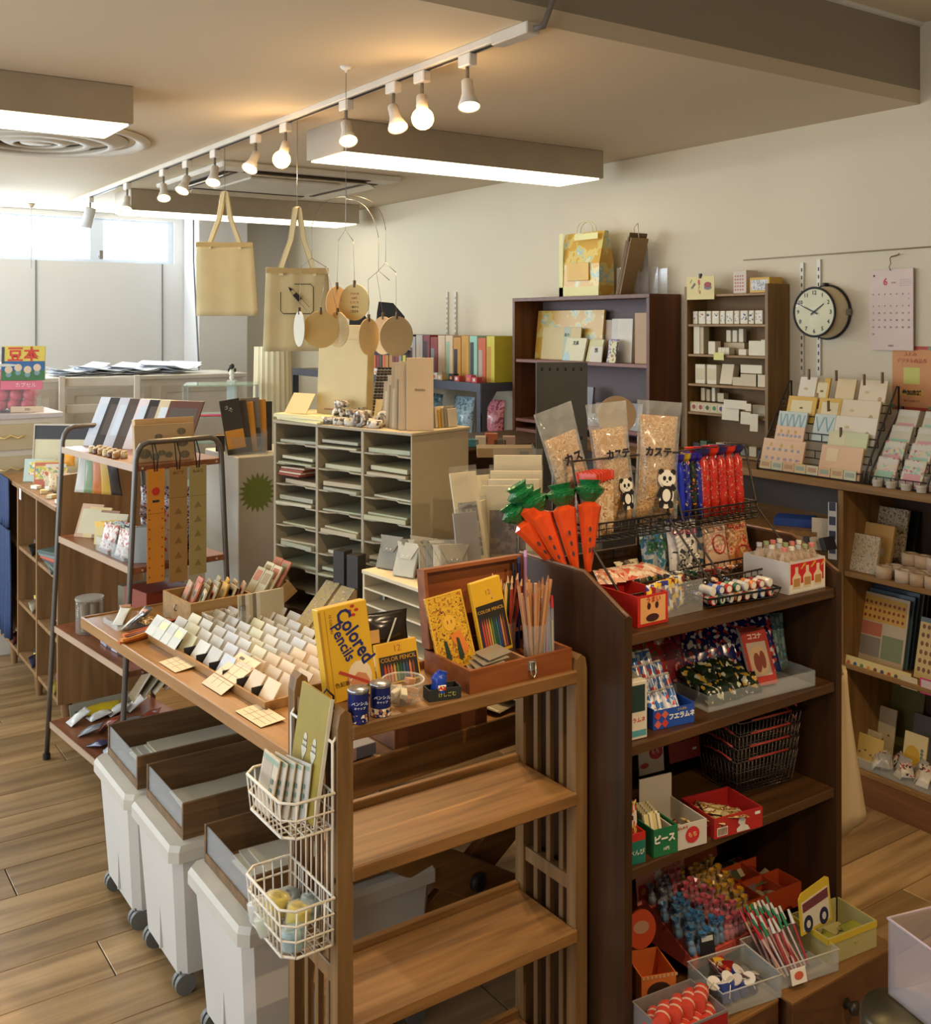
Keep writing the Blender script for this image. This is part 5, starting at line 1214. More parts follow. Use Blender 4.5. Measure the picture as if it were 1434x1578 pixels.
for k, (u, w, h, lab) in enumerate(((120, .30, .012, 'left white paper pile on the far counter'), (165, .34, .02, 'white paper pile with a raised corner on the far counter'), (215, .30, .010, 'right white paper pile on the far counter'), (265, .28, .03, 'white folded papers near the cord on the far counter'))):
    t = thing('paper_pile', lab, 'paper pile', (P(u, 580, y=6.4).x, 6.42, CT), R(-10 + 9 * k))
    for j in range(4):
        b = MB(); L = w / 2; vs = []
        for i in range(7):
            x = -L + 2 * L * i / 6; z = .004 + .006 * j + (.05 * (i / 6) ** 3 if (k + j) % 2 else .03 * (1 - i / 6) ** 3)
            vs += [(x, -.13, z), (x, .13, z + .004), (x, .13, z + .0055), (x, -.13, z + .0015)]
        fs = [(0, 1, 2, 3), (24, 27, 26, 25)] + [(4 * i + q, 4 * i + 4 + q, 4 * i + 4 + (q + 1) % 4, 4 * i + (q + 1) % 4) for i in range(6) for q in range(4)]
        b.add(vs, fs).build('sheet', C(226, 230, 238, .6), t, rot=(0, 0, R(6 * j)))
GX = P(283, 640, Y=4.9)
t = thing('glass_display_case', 'small glass display case with pale teal shelves behind the shelf stand', 'display case', (1.62, 4.66, 0), -YAW + R(10))
TEAL = clear('green_glass', (150, 190, 180), .35, .06)
for z in (.9, 1.10, 1.22, 1.365): MB().box(0, .34, 0, .26, z, z + .006).build('glass_shelf', TEAL, t)
for x in (0, .334): MB().box(x, x + .004, .002, .258, .9, 1.365).build('side_pane', CLEARP, t)
for x in (0, .33):
    for y in (0, .25): MB().box(x, x + .008, y, y + .008, 0, 1.372).build('post', C(170, 176, 172, .4), t)
MB().box(.0, .34, .0, .26, .4, .9).build('base_cabinet', PWH, t)
for k in range(3):
    o = MB().cyl((0, 0, 0), (.13, 0, .0), .004, n=8).build('marker_pen', C(*[(190, 50, 70), (70, 90, 180), (200, 80, 120)][k])); o.location = (1.66 + .02 * k, 4.62 + .012 * k, 1.232); o.rotation_euler = (0, 0, -.5 + .1 * k)
    tag(o, ['red', 'blue', 'pink'][k] + ' marker pen lying in the glass display case', 'pen', 'marker pens in the glass case')
t = thing('cat_figurine', 'small black and white animal figurine on the display case', 'figurine', P(357, 586, Y=5.05), -YAW)
b = MB().ball((0, 0, .012), .012, 10, 8).ball((0, 0, .036), .014, 10, 8, 1.3).build('white_body', WHITE, t); MB().ball((0, -.002, .068), .014, 12, 8).build('head', C(40, 38, 40), t)
MB().ball((.016, 0, .05), .006, 8, 6, 1.8).ball((-.014, 0, .05), .006, 8, 6, 1.8).build('black_arms', C(34, 34, 36), t)
MB().box(-.02, .02, -.02, .02, -.10, .0).build('stand_block', C(206, 214, 214), t)
t = thing('pleated_white_cloth', 'pleated cream cloth draped over a stand left of the pigeonhole rack', 'cloth', P(420, 585, Y=5.15) * 1.0)
t.location.z = 0; t.rotation_euler = (0, 0, -YAW)
vs = []; n = 40
for z, k in ((0.2, 1.25), (1.2, 1.08), (1.54, 1.0)):
    for i in range(n):
        a = 2 * PI * i / n; r = (.085 + .006 * (i % 2)) * k; vs.append((r * math.cos(a), r * .7 * math.sin(a), z))
MB().add(vs, [(q * n + i, q * n + (i + 1) % n, (q + 1) * n + (i + 1) % n, (q + 1) * n + i) for q in range(2) for i in range(n)] + [tuple(range(2 * n, 3 * n))], False).build('cloth_skirt', C(222, 214, 184, .8), t)
MB().cyl((0, 0, 0), (0, 0, .3), .03, n=10).build('stand_pole', WHITE, t)
# on and in the cubby bookcase
CT0 = Vector((1.0, 4.33, .9205))
def cbp(x, y, h=0): return CT0 + Vector((x, y, h))
W2 = -YAW - R(5)
o = slab('framed_noticeboard', 'cream board with a black header band standing on the cubby bookcase', 'board', .28, .25, .008, C(206, 196, 160), cbp(.20, .80), W2, R(-6), panels=((-.14, .14, .185, .25, C(44, 40, 40), 'black_header'),)); MB().box(-.146, .146, -.003, .01, .25, .258).box(-.146, -.14, -.003, .01, 0, .25).box(.14, .146, -.003, .01, 0, .25).build('frame', C(190, 180, 160), o)
t = thing('slatted_wood_stand', 'brown slatted wooden stand leaning on the cubby bookcase top', 'stand', cbp(.27, .52), W2, rot=(R(-16), R(-8), W2))
for k in range(6): MB().box(-.045 + .016 * k, -.034 + .016 * k, 0, .006, 0, .19, .001).build('slat', RACKW, t)
MB().box(-.047, .05, -.006, 0, .04, .052).box(-.047, .05, -.006, 0, .15, .162).build('cross_bar', RACKW, t)
BKS = [((180, 200, 190), 'pale green'), ((214, 196, 120), 'yellow'), ((196, 110, 80), 'orange'), ((220, 214, 196), 'white'), ((150, 170, 180), 'blue-grey')]
for k in range(4):
    o = slab('picture_book', '%s picture book standing in front of the cream board' % BKS[k][1], 'book', .15 - .02 * k, .105, .008, C(*BKS[k][0]), cbp(.09 + .022 * (k % 2), .76 - .075 * k), W2 + R(4 * k), R(-10), 'picture books on the cubby bookcase',
             panels=((-.05, .05, .03, .09, printed('book_picture_%d' % k, [(110, 160, 170), (214, 196, 70), (226, 220, 200), (206, 110, 70)], 30, .5, 'noise'), 'cover_picture'),))
pouch('cartoon_pouch', 'cream pouch with small red drawings beside the picture books', 'pouch', .10, .08, .03, printed('pouch_print', [(206, 190, 150, 6), (190, 80, 60, 1), (120, 110, 80, 1)], 70, .6, 'noise'), cbp(.10, .42), W2, R(-8))
pouch('orange_pouch', 'orange yellow pouch leaning on the cream board', 'pouch', .07, .06, .02, C(226, 160, 50), cbp(.17, .56, .09), W2, R(-10), seed=2)
for k in range(7):
    o = inst('small_trinket_box', ('trk',), lambda m: m.box(-.02, .02, -.014, .014, 0, .016, .002), C(*[(214, 214, 214), (90, 94, 110), (206, 190, 150), (40, 44, 50), (220, 200, 150), (190, 196, 206), (230, 226, 210)][k])); put(o, cbp(.035 + .04 * (k % 2), .10 + .075 * k), R(20 * k))
    tag(o, '%s little box along the front edge of the cubby bookcase, %s from the trolley' % (['white', 'slate', 'cream', 'black', 'buff', 'grey', 'ivory'][k], ORD[k]), 'box', 'little boxes on the cubby bookcase')
tag(slab('price_tag', 'small white price tag hanging on the cubby bookcase edge', 'tag', .04, .05, .001, WHITE, (.992, 5.0, .86), -PI / 2), None)
for k in range(6):
    o = inst('stacked_notebook', ('stn',), lambda m: m.box(-.07, .07, -.10, .10, 0, .012, .001), C(*[(60, 70, 66), (90, 100, 90), (60, 54, 56), (184, 80, 54), (110, 120, 120), (70, 90, 80)][k])); put(o, (1.075, 4.50, .637 + .0128 * k), R(-8 + 6 * k))
    tag(o, '%s notebook, %s from the bottom of the stack in the near upper cubby' % (['dark green', 'sage', 'charcoal', 'red-orange', 'grey', 'teal'][k], ORD[k]), 'notebook', 'stacked notebooks in the cubby')
SM = [((206, 200, 180), 'cream'), ((60, 60, 90), 'navy'), ((120, 60, 50), 'maroon'), ((70, 76, 70), 'grey-green'), ((196, 180, 90), 'mustard'), ((40, 40, 40), 'black')]
for k, (y, z, nme) in enumerate(((4.50, .387, 'near middle'), (4.50, .147, 'near bottom'), (4.90, .637, 'second upper'), (4.90, .387, 'second middle'), (4.90, .147, 'second bottom'), (5.30, .147, 'far bottom'))):
    for j in range(5):
        c, cn = SM[(k + j) % 6]
        pouch('rolled_cloth', '%s rolled cloth lying in the %s cubby%s' % (cn, nme, ['', ', rear', ', left', ', right', ', on top'][j]), 'cloth', .075, .05, .035, C(*c, .8), (1.03 + .035 * (j % 3), y - .06 + .07 * (j % 3) * (1 if j < 3 else .6), z + (.034 if j == 4 else .0)), R(35 * j - 60), R(-20), 'rolled cloths in the cubbies', seed=j)
DEN = plain('blue_denim', (34, 54, 92), .8, var=.12, scale=60, bump=.2)
def drape(name, label, cat, x, y0, y1, z0, z1, mat, amp=.012, nf=5):
    b = MB(); n = 24; vs = []
    for s in (0, 1):
        for k in range(7):
            for i in range(n + 1):
                q = i / n; v = k / 6; vs.append((x - .006 * s + amp * math.sin(q * nf * PI * 2 + v) * (1.1 - v), y0 + (y1 - y0) * (q + .05 * (1 - v) * (q - .5)), z0 + (z1 - z0) * v))
    n1 = 7 * (n + 1); fs = []
    for k in range(6):
        for i in range(n): a = k * (n + 1) + i; fs += [(a, a + n + 1, a + n + 2, a + 1), (n1 + a, n1 + a + 1, n1 + a + n + 2, n1 + a + n + 1)]
    for k in range(6):
        a = k * (n + 1); fs.append((a, n1 + a, n1 + a + n + 1, a + n + 1)); a += n; fs.append((a, a + n + 1, n1 + a + n + 1, n1 + a))
    for i in range(n): fs.append((i, i + 1, n1 + i + 1, n1 + i))
    return tag(b.add(vs, fs, True).build(name, mat), label, cat)
o = drape('denim_apron', 'dark blue denim apron hanging at the left end of the cubby bookcase', 'apron', .975, 5.12, 5.52, .20, .70, DEN)
o2 = drape('apron_bib', '', 'x', .985, 5.20, 5.48, .70, .93, DEN, .006);
del o2['category']
o2.parent = o
# goods on the metal shelf trolley
TMX2 = Matrix.Translation((TRX, TRY, 0)) @ Matrix.Rotation(R(6), 4, 'Z')
def tw(x, y, z): return TMX2 @ Vector((x, y, z + .0006))
TF = R(6)
LEAF = printed('leaf_print', [(176, 152, 104, 1)], 1)
def leafboard(o, w, h):
    for k, (x, z, r) in enumerate(((-.07, .03, .022), (-.02, .085, .014), (-.035, .018, .016), (.06, .10, .016), (.062, .062, .021), (.012, .022, .014), (.068, .02, .018), (-.012, .03, .013))):
        flatart(o, [ell(x, z, r, r * .75, 12, k)], C(104, 94, 70), 'printed_leaf', -.0006); flatart(o, [rc(x - .0006, x + .0006, z - r * .7, z + r * .7)], C(150, 134, 96), 'leaf_vein', -.001)
o = slab('kraft_leaf_folder', 'kraft folder printed with grey leaves on the top of the shelf stand', 'folder', .205, .128, .02, KRAFT, tw(.13, .035, 1.18), TF - R(6), R(-8)); leafboard(o, .2, .12)
slab('kraft_box_lid', 'plain kraft folder behind the leaf printed one', 'folder', .21, .145, .03, C(190, 156, 106), tw(.15, .075, 1.18), TF - R(4), R(-6))
MAG = [((206, 214, 226), 'white'), ((60, 58, 60), 'charcoal'), ((190, 196, 210), 'pale blue'), ((80, 70, 66), 'dark brown'), ((214, 206, 214), 'pinkish white'), ((46, 44, 48), 'black'), ((196, 186, 160), 'cream'), ((90, 60, 54), 'maroon')]
for k in range(8):
    o = slab('leaning_magazine', '%s cover magazine, %s from the far end of the leaning row' % (MAG[k][1], ORD[k]), 'magazine', .15, .21, .006, C(*MAG[k][0], .3), tw(.12 + .018 * k, .62 - .052 * k, 1.18), TF + R(-62), R(-30), 'leaning magazines on the shelf stand', panels=((-.06, .06, .05, .18, [C(200, 214, 230, .25), C(84, 78, 76, .3)][k % 2], 'cover_picture'),))
for k in range(12):
    o = MB().lathe([(.0005, 0), (.012, 0), (.0125, .002), (.0125, .018), (.0005, .018)], n=12).build('tiny_jar', C(*[(150, 110, 60), (196, 180, 140), (96, 64, 40)][k % 3], .3)) if k == 0 else inst('tiny_jar', ('tj',), lambda m: m.lathe([(.0005, 0), (.012, 0), (.0125, .002), (.0125, .018), (.0005, .018)], n=12), C(*[(150, 110, 60), (196, 180, 140), (96, 64, 40)][k % 3], .3))
    put(o, tw(.03 + .03 * (k % 2), .22 + .045 * (k // 2), 1.18)); q = inst('cap', ('tjc',), lambda m: m.cyl((0, 0, .018), (0, 0, .024), .0105, n=12), C(200, 180, 140, .3), o)
    tag(o, '%s lidded tiny jar on the shelf stand top, %s pair from the near end' % (['amber', 'cream', 'brown'][k % 3], ORD[k // 2]), 'jar', 'tiny jars on the shelf stand')
for k in range(6): pouch('dried_flower_packet', 'small tan packet of dried flowers on the shelf stand top, %s in the heap' % ORD[k], 'packet', .05, .055, .012, printed('dried_print', [(176, 146, 84), (206, 180, 110), (110, 84, 50), (190, 150, 60)], 70, .5, 'noise'), tw(.11 + .03 * (k % 3), .13 + .035 * (k // 2), 1.182 + .012 * (k % 2)), TF + R(50 * k), R(-75), 'dried flower packets', seed=k)
o = slab('plant_card', 'tall pale green card with dark leaf drawings behind the magazines', 'card', .055, .15, .002, C(196, 190, 160), tw(.30, .42, 1.18), W2, R(-4)); flatart(o, [ell(0, .03 + .035 * j, .016, .012) for j in range(4)], C(110, 120, 96), 'drawn_leaves')
for k, (x, w, c, nm, z0) in enumerate(((.070, .062, (196, 128, 36), 'orange strip of stamped paper seals', .785), (.150, .066, (150, 116, 62), 'brown kraft strip', .775), (.222, .064, (150, 136, 84), 'olive kraft strip', .79))):
    ztop = 1.165; y = -.022
    o = slab('hanging_strip', nm + ' hanging by a black cord from the shelf stand', 'paper strip', w, ztop - z0, .002, C(*c, .7), tw(x, y, z0), TF, 0, 'long strips hung on the shelf stand'); H_ = ztop - z0
    hh = H_
    MB().tube([(-.004, 0, hh - .008), (-.012, -.004, hh + .05), (-.006, .018, hh + .092), (.004, .024, hh + .088), (.004, -.006, hh + .04), (.004, 0, hh - .008)], .0022, 6).build('black_cord', BLACK, o)
    if k == 0:
        flatart(o, [ell(0, hh - .075, .014)], RED, 'red_seal'); flatart(o, [rc(-.012, .012, hh - .112, hh - .104)], INK, 'black_mark')
        flatart(o, [ell(s * w * .36, .02 + .032 * j, .003, n=8) for j in range(8) for s in (-1, 1)], C(120, 60, 26), 'stamped_dots')
        flatart(o, [rc(-w * .46, w * .46, hh - .150, hh - .148)], C(150, 90, 26), 'fold_line')
    else:
        flatart(o, [[(-.014, .03 + .05 * j), (.014, .03 + .05 * j), (0, .052 + .05 * j)] for j in range(5)], C(*[q - 26 for q in c]), 'printed_tree'); text(o, ['みどり', 'もみじ'][k - 1], .014, C(*[q - 60 for q in c]), (0, -.0006, hh - .02))
        flatart(o, [rc(-w / 2, w / 2, hh - .105, hh - .103)], C(*[q - 30 for q in c]), 'fold_line')
S2 = .84
for k in range(4): slab('recipe_card', ['red edged cream', 'yellow edged', 'brown edged', 'cream'][k] + ' booklet leaning at the far end of the second shelf', 'booklet', .10, .13 - .01 * k, .008, C(*[(200, 160, 130), (214, 190, 130), (150, 110, 80), (206, 196, 166)][k]), tw(.06 + .02 * k, .60 - .035 * k, S2), TF - R(60), R(-24), 'booklets on the second shelf', panels=((-.04, .045, .015, .11 - .01 * k, C(206, 196, 160), 'cover'),))
for k in range(5): slab('yellow_edge_card', 'yellow topped card standing in the second shelf row, %s from the far end' % ORD[k], 'card', .05, .085, .004, C(206, 186, 120), tw(.05 + .016 * k, .43 - .006 * k, S2), TF - R(66), R(-6), 'yellow topped cards', panels=((-.025, .025, .066, .085, C(226, 180, 70), 'yellow_top'),))
for q in range(2):
    o = openbox('acrylic_box', ['far', 'near'][q] + ' clear acrylic box of printed packets on the second shelf', 'box', .11, .10, .05, CLEARP, tw(.06, .30 - .14 * q, S2), TF - PI / 2)
    for k in range(8):
        pouch('seal_packet', '%s seal packet standing in the %s acrylic box, %s from the left' % (['pink', 'green', 'blue-grey', 'white'][k % 4], ['far', 'near'][q], ORD[k]), 'packet', .05, .095, .006, printed('seal_print_%d' % (k % 4), [[(206, 190, 180), (176, 90, 80), (220, 210, 196)], [(190, 206, 186), (90, 130, 100), (220, 220, 206)], [(186, 196, 206), (70, 80, 100), (214, 214, 214)], [(214, 210, 200), (120, 110, 100), (190, 70, 60)]][k % 4], 80, .3), tw(.028 + .018 * (k % 4), .325 - .14 * q - .05 * (k // 4), S2 + .004), TF - R(72), R(-16), 'seal packets in the acrylic boxes', seed=k)
for k in range(6): pouch('dark_bean_bag', 'film bag of dark brown beans behind the acrylic boxes, %s' % ['lower left', 'lower middle', 'lower right', 'upper left', 'upper middle', 'upper right'][k], 'bag', .07, .11, .035, printed('bean_print', [(64, 40, 34), (90, 60, 50), (150, 130, 126), (40, 26, 24)], 50, .15, 'noise'), tw(.17 + .05 * (k % 3), .27 - .06 * (k % 3), S2 + .115 * (k // 3)), TF - R(50), R(-6), 'film bags of dark beans', seed=k)
o = slab('pink_pattern_sheet', 'cream and red patterned sheet standing behind the orange strip', 'sheet', .06, .17, .003, printed('pink_sheet_print', [(206, 186, 170, 4), (176, 70, 60, 1.5), (216, 200, 186, 2)], 40, .5), tw(.13, .03, S2 + .0), TF, R(-5))
for k in range(5): slab('clear_file', 'grey-blue clear file standing at the near end of the second shelf, %s' % ORD[k], 'file', .07, .12, .003, C(*[(150, 158, 160), (90, 96, 96), (180, 186, 186), (60, 64, 66), (130, 136, 136)][k]), tw(.05 + .012 * k, .05 + .004 * k, S2), TF - R(30), R(-14), 'clear files on the second shelf')
for k in range(5): pouch('striped_bag', '%s bag hanging under the shelf stand top, %s from the far end' % (['white', 'green striped', 'orange', 'yellow', 'dark'][k], ORD[k]), 'bag', .05, .14, .012, C(*[(200, 200, 190), (120, 140, 100), (190, 110, 50), (196, 160, 70), (44, 38, 36)][k], .35), tw(.05 + .02 * k, .62 - .04 * k, 1.01), TF - R(60), R(-12 + 6 * k), 'bags under the stand top', seed=k)
S3 = .50
t = thing('glass_canister', 'clear lidded glass canister at the far end of the third shelf', 'canister', tw(.05, .52, S3))
MB().lathe([(.0005, .001), (.048, .001), (.05, .006), (.05, .125), (.047, .125), (.047, .008), (.0005, .006)], n=24).build('body', clear('canister', (220, 214, 200), .1), t); MB().cyl((0, 0, .125), (0, 0, .132), .052, n=24).build('lid', clear('lidglass', (230, 226, 214), .25), t)
for k in range(4): MB().cyl((.02 * math.cos(k * 1.7), .02 * math.sin(k * 1.7), .008), (.025 * math.cos(k * 1.7), .02 * math.sin(k * 1.7), .11), .012, n=8).build('straw_bundle', C(150, 130, 100), t)
carton('brown_grid_box', 'grey-brown cardboard box with small printed windows on the third shelf', 'box', .13, .10, .17, C(112, 100, 76), tw(.20, .42, S3), TF - R(80), panels=tuple((-.05 + .035 * (j % 3), -.025 + .035 * (j % 3), .02 + .04 * (j // 3), .045 + .04 * (j // 3), C(150, 134, 104), 'printed_window') for j in range(6)))
carton('red_box', 'large dark red box on the third shelf behind the near leg', 'box', .16, .17, .205, C(134, 54, 32), tw(.19, .24, S3), TF - R(85), top=C(120, 44, 28))
carton('red_box', 'small red box under the hanging strips', 'box', .10, .08, .14, C(120, 46, 30), tw(.24, .06, S3), TF - R(8))
for k in range(4):
    o = inst('pencil_lead_case', ('plc',), lambda m: m.box(-.035, .035, -.022, .022, 0, .014, .002), C(*[(150, 152, 170), (60, 60, 74), (176, 176, 190), (40, 40, 46)][k])); put(o, tw(.05, .38 - .055 * k - .05, S3 + .0), TF + R(85 + 4 * k)); tag(o, '%s flat case on the third shelf front, %s from the far end' % (['violet grey', 'slate', 'light grey', 'black'][k], ORD[k]), 'case', 'flat cases on the third shelf')
slab('grey_clipboard', 'grey card lying flat beside the canister', 'card', .12, .09, .004, C(120, 118, 112), tw(.11, .52, S3 + .004), TF - R(60), R(-88))
for k in range(5): pouch('loose_envelope', '%s film envelope sliding down below the third shelf' % ORD[k], 'envelope', .09, .24, .008, C(*[(150, 130, 96), (120, 104, 76), (170, 150, 116), (110, 80, 50), (140, 124, 96)][k], .3), tw(.20 + .025 * k, .50 - .04 * k, .22 + .02 * k), TF - R(100), R(-35 - 6 * k), 'film envelopes on the lower shelf', seed=k)
S4 = .14
pouch('yellow_packet', 'bright yellow packet on the bottom shelf', 'packet', .16, .11, .02, C(206, 180, 40, .3), tw(.13, .60, S4 + .012), TF - R(20), R(-82))
BOT = [((206, 206, 200), 'white'), ((120, 124, 130), 'grey'), ((60, 62, 90), 'navy'), ((186, 190, 196), 'silver'), ((90, 80, 60), 'brown'), ((226, 226, 220), 'bright white'), ((130, 60, 40), 'red-brown'), ((40, 70, 44), 'dark green'), ((190, 186, 170), 'cream'), ((150, 154, 158), 'pale grey')]
for k in range(20):
    c, cn = BOT[k % 10]
    pouch('mixed_packet', '%s glossy packet on the bottom shelf, %s row, %s' % (cn, ['front', 'second', 'third', 'rear'][k // 5], ['far end', 'second from far end', 'middle', 'second from near end', 'near end'][k % 5]), 'packet', .06, .085, .022, C(*c, .2), tw(-.0 + .075 * (k // 5), .60 - .115 * (k % 5) , S4 + .003), TF - R(90 + 17 * ((k * 7) % 5)), R(-60 - 9 * (k % 3)), 'mixed packets on the bottom shelf', seed=k)
o = slab('grey_label_strip', 'grey patterned label strip at the back of the bottom shelf', 'strip', .26, .05, .003, C(150, 150, 134), tw(.16, .66, S4), TF, R(-20), panels=tuple((-.11 + .03 * j, -.095 + .03 * j, .01, .022, C(70, 70, 66), 'printed_mark') for j in range(7)))
t = thing('glass_vase', 'small clear glass bottle shape at the near end of the bottom shelf', 'vase', tw(.20, .12, S4)); MB().lathe([(.0005, 0), (.022, 0), (.026, .03), (.012, .06), (.010, .10), (.018, .12), (.016, .12), (.008, .10), (.010, .062), (.022, .03), (.0005, .004)], n=18).build('body', clear('vase_glass', (230, 230, 226), .4), t)
# right wall: rolls, bookcase, tan shelf, clock, papers, counter goods
WR = -PI / 2
DZ = 1.3435
RC = [(44, 44, 44), (150, 176, 140), (60, 52, 48), (216, 104, 54), (70, 60, 50), (184, 130, 66), (120, 60, 40), (140, 150, 140), (40, 44, 44), (176, 166, 150), (190, 180, 166), (140, 42, 34), (150, 46, 36), (206, 176, 140), (214, 186, 150), (196, 140, 50), (200, 146, 54), (150, 196, 170), (200, 96, 50), (206, 190, 60)]
RN = ['black', 'sage green', 'dark brown', 'bright orange', 'dark olive', 'ochre', 'brown', 'grey-green', 'black', 'beige', 'pale grey', 'dark red', 'crimson', 'tan', 'peach', 'mustard', 'golden', 'mint green', 'rust orange', 'yellow']
for k in range(20):
    y = 5.95 - .079 * k
    h = .245 if k % 3 else .235
    o = carton('paper_roll_box', '%s spine in the row of coloured paper books on the steel desk, %s' % (RN[k], 'far half' if k < 10 else 'near half'), 'book', .072, .20, h, C(*RC[k]), (3.31, y, DZ), WR, 'coloured paper books on the steel desk', panels=((-.030, .004, .0, .17 + .02 * (k % 3), C(*RC[(k * 7 + 3) % 20]), 'paler_strip'),))
PKB = [((200, 70, 70), 'red'), ((206, 90, 110), 'pink'), ((196, 80, 60), 'coral'), ((40, 38, 46), 'black'), ((206, 170, 120), 'cream'), ((230, 226, 220), 'white'), ((90, 70, 60), 'brown'), ((150, 140, 160), 'lilac')]
for k in range(14):
    c, cn = PKB[k % 8]; o = inst('small_paper_box', ('spb', k % 2), lambda m: m.box(-.024, .024, -.018, .018, 0, .038 if k % 2 else .03, .002), C(*c)); put(o, (3.13 + .02 * (k % 2), 4.46 + .083 * k, DZ), WR)
    inst('sticker', ('spbs',), lambda m: m.box(-.010, .010, -.0186, -.018, .008, .024), C(226, 140, 60) if k % 2 else C(220, 214, 206), o); tag(o, 'small %s box at the front of the steel desk, %s' % (cn, ORD[k] + ' from its near end' if k < 12 else 'far pair, ' + ORD[k - 12]), 'box', 'small boxes on the steel desk')
for k, (x, y, z, c, nm) in enumerate(((3.25, 4.50, .72, (190, 110, 120), 'pink'), (3.25, 4.78, .72, (150, 176, 184), 'pale blue'), (3.25, 5.1, .72, (120, 150, 156), 'blue-grey'), (3.25, 5.45, .72, (190, 190, 176), 'grey'))):
    for j in range(2): pouch('bagged_cloth', '%s goods in a film bag on the lower level of the steel desk, %s' % (nm, ['lower', 'upper'][j]), 'bag', .20, .26, .09, printed('bag_' + nm.replace(' ', '_').replace('-', '_'), [c, tuple(min(255, q + 34) for q in c), tuple(q - 30 for q in c)], 22, .2, 'noise'), (x, y, z + .27 * j), WR, R(-5), 'film bags under the steel desk', seed=k + j)
for k in range(4): slab('cardboard_folder', 'brown folder standing under the steel desk, %s' % ORD[k], 'folder', .18, .24, .01, C(*[(120, 90, 60), (70, 60, 52), (90, 76, 56), (50, 46, 44)][k]), (3.2, 5.62 + .05 * k, .7175), WR + R(20), R(-5))
o = slab('dark_screen', 'dark framed grey screen leaning on the wall beyond the coloured books', 'screen', .50, .27, .02, C(30, 28, 28, .3), (3.30, 6.33, DZ), WR, R(-3), panels=((-.235, .235, .02, .235, C(112, 104, 106, .3), 'screen_face'),))
t = thing('magazine_rack', 'grey shelf of striped magazines behind the paper disc mobile', 'rack', P(572, 600, Y=5.75) * 1.0, -YAW); t.location.z = 0
MB().box(-.16, .20, -.02, .22, 1.13, 1.15).box(-.17, -.15, .0, .22, 0, 1.50).box(.19, .21, 0, .22, 0, 1.50).box(-.17, .21, .0, .22, 1.48, 1.50).build('frame', GREYST, t)
for k in range(7):
    slab('striped_magazine', 'brown and grey striped magazine leaning in the far rack, %s from the left' % ORD[k], 'magazine', .05, .26, .012, printed('mag_stripe', [(96, 70, 50), (190, 180, 160), (60, 44, 36), (150, 130, 104)], 30, .4, 'Z'), P(578 + 5.5 * k, 687, Y=5.78).xy.to_3d() + Vector((0, 0, 1.151)), -YAW + R(24), 0, 'striped magazines in the far rack', roll=R(9))
for k in range(3):
    slab('coloured_leaflet', '%s leaflet standing left of the striped magazines in the far rack' % ['green patterned', 'cream patterned', 'pale blue patterned'][k], 'leaflet', .085, .23, .004, printed('leaflet_%d' % k, [(196, 196, 190), [(100, 130, 90), (206, 170, 130), (140, 170, 180)][k], (226, 220, 206), (90, 110, 90)], 25, .5, 'noise'), P(541 + 11 * k, 605, Y=5.83 - .02 * k).xy.to_3d() + Vector((0, 0, 1.151)), -YAW, R(-6), 'leaflets in the far rack')
for k, (u, v, w, h, lab) in enumerate(((553, 545, .13, .22, 'black board standing behind the printed paper disc'), (600, 540, .17, .27, 'large black cat-shaped board behind the round paper discs'))):
    o = MB().prism([(-w / 2, 0), (w / 2, 0), (w / 2, h * .72), (w * .12, h), (-w * .36, h * 1.03), (-w * .42, h * .8)], 0, .01, 'y').build('black_board', C(30, 30, 32, .6)); put(o, P(u, v, Y=5.87), -YAW); o.location.z = 1.501; tag(o, lab, 'board')
# dark wall bookcase goods
def wbp(y, z, x=3.30): return Vector((x, y, z))
LV1 = CZ + .001 + .371 + .0006; LV0 = CZ + .001 + .066 + .0006
MAPP = printed('yellow_map_print', [(206, 160, 66, 5), (214, 190, 110, 2), (150, 184, 184, .8), (216, 204, 150, 2)], 9, .35, 'noise')
CRM = C(206, 184, 130); CRW = C(214, 206, 170)
def fy(u, x=3.3): return P(u, 500, x=x).y
slab('map_wrapping_pack', 'large yellow map patterned flat pack in the dark bookcase', 'pack', fy(807) - fy(908), .25, .012, MAPP, wbp((fy(807) + fy(908)) / 2, LV1, 3.37), WR, R(-6))
o = slab('cream_paper_pack', 'wide cream flat pack with a pale blue band in front of the yellow map pack', 'pack', .30, .165, .006, CRM, wbp(fy(852), LV1, 3.34), WR, R(-6), panels=((.02, .07, 0, .165, C(176, 186, 160), 'blue_band'),)); text(o, '紙の', .02, INK, (.045, -.001, .125))
o = slab('white_notebook', 'white book with a small black mark and a blue corner in the dark bookcase', 'book', .15, .115, .012, CRW, wbp(fy(882), LV1, 3.30), WR, R(-14)); flatart(o, [[(-.075, .0), (-.02, 0), (-.05, .05), (-.075, .03)]], C(176, 204, 204), 'blue_corner'); text(o, '文具', .022, INK, (.0, -.001, .088), bold=.0005)
o = slab('cream_notebook', 'cream book leaning right of the white one in the dark bookcase', 'book', .10, .11, .012, C(206, 200, 150), wbp(fy(910), LV1, 3.31), WR, R(-16))
o = slab('shop_card', 'small white card with a black mark standing in front in the dark bookcase', 'card', .085, .075, .006, C(206, 196, 176), wbp(fy(924), LV1, 3.27), WR, R(-8)); text(o, '紙', .022, INK, (0, -.001, .055), bold=.0008)
slab('pinkish_board', 'pinkish beige board at the back of the dark bookcase', 'board', .14, .20, .01, C(186, 164, 140), wbp(fy(925, 3.37), LV1, 3.395), WR, R(-3))
slab('white_file', 'white file standing beside the kraft block in the dark bookcase', 'file', .11, .205, .02, C(200, 192, 180), wbp(fy(955, 3.36), LV1, 3.35), WR, R(-3))
slab('white_file', 'second white file, half hidden by the kraft block', 'file', .10, .205, .02, C(208, 200, 184), wbp(fy(968, 3.36), LV1, 3.33), WR, R(-3))
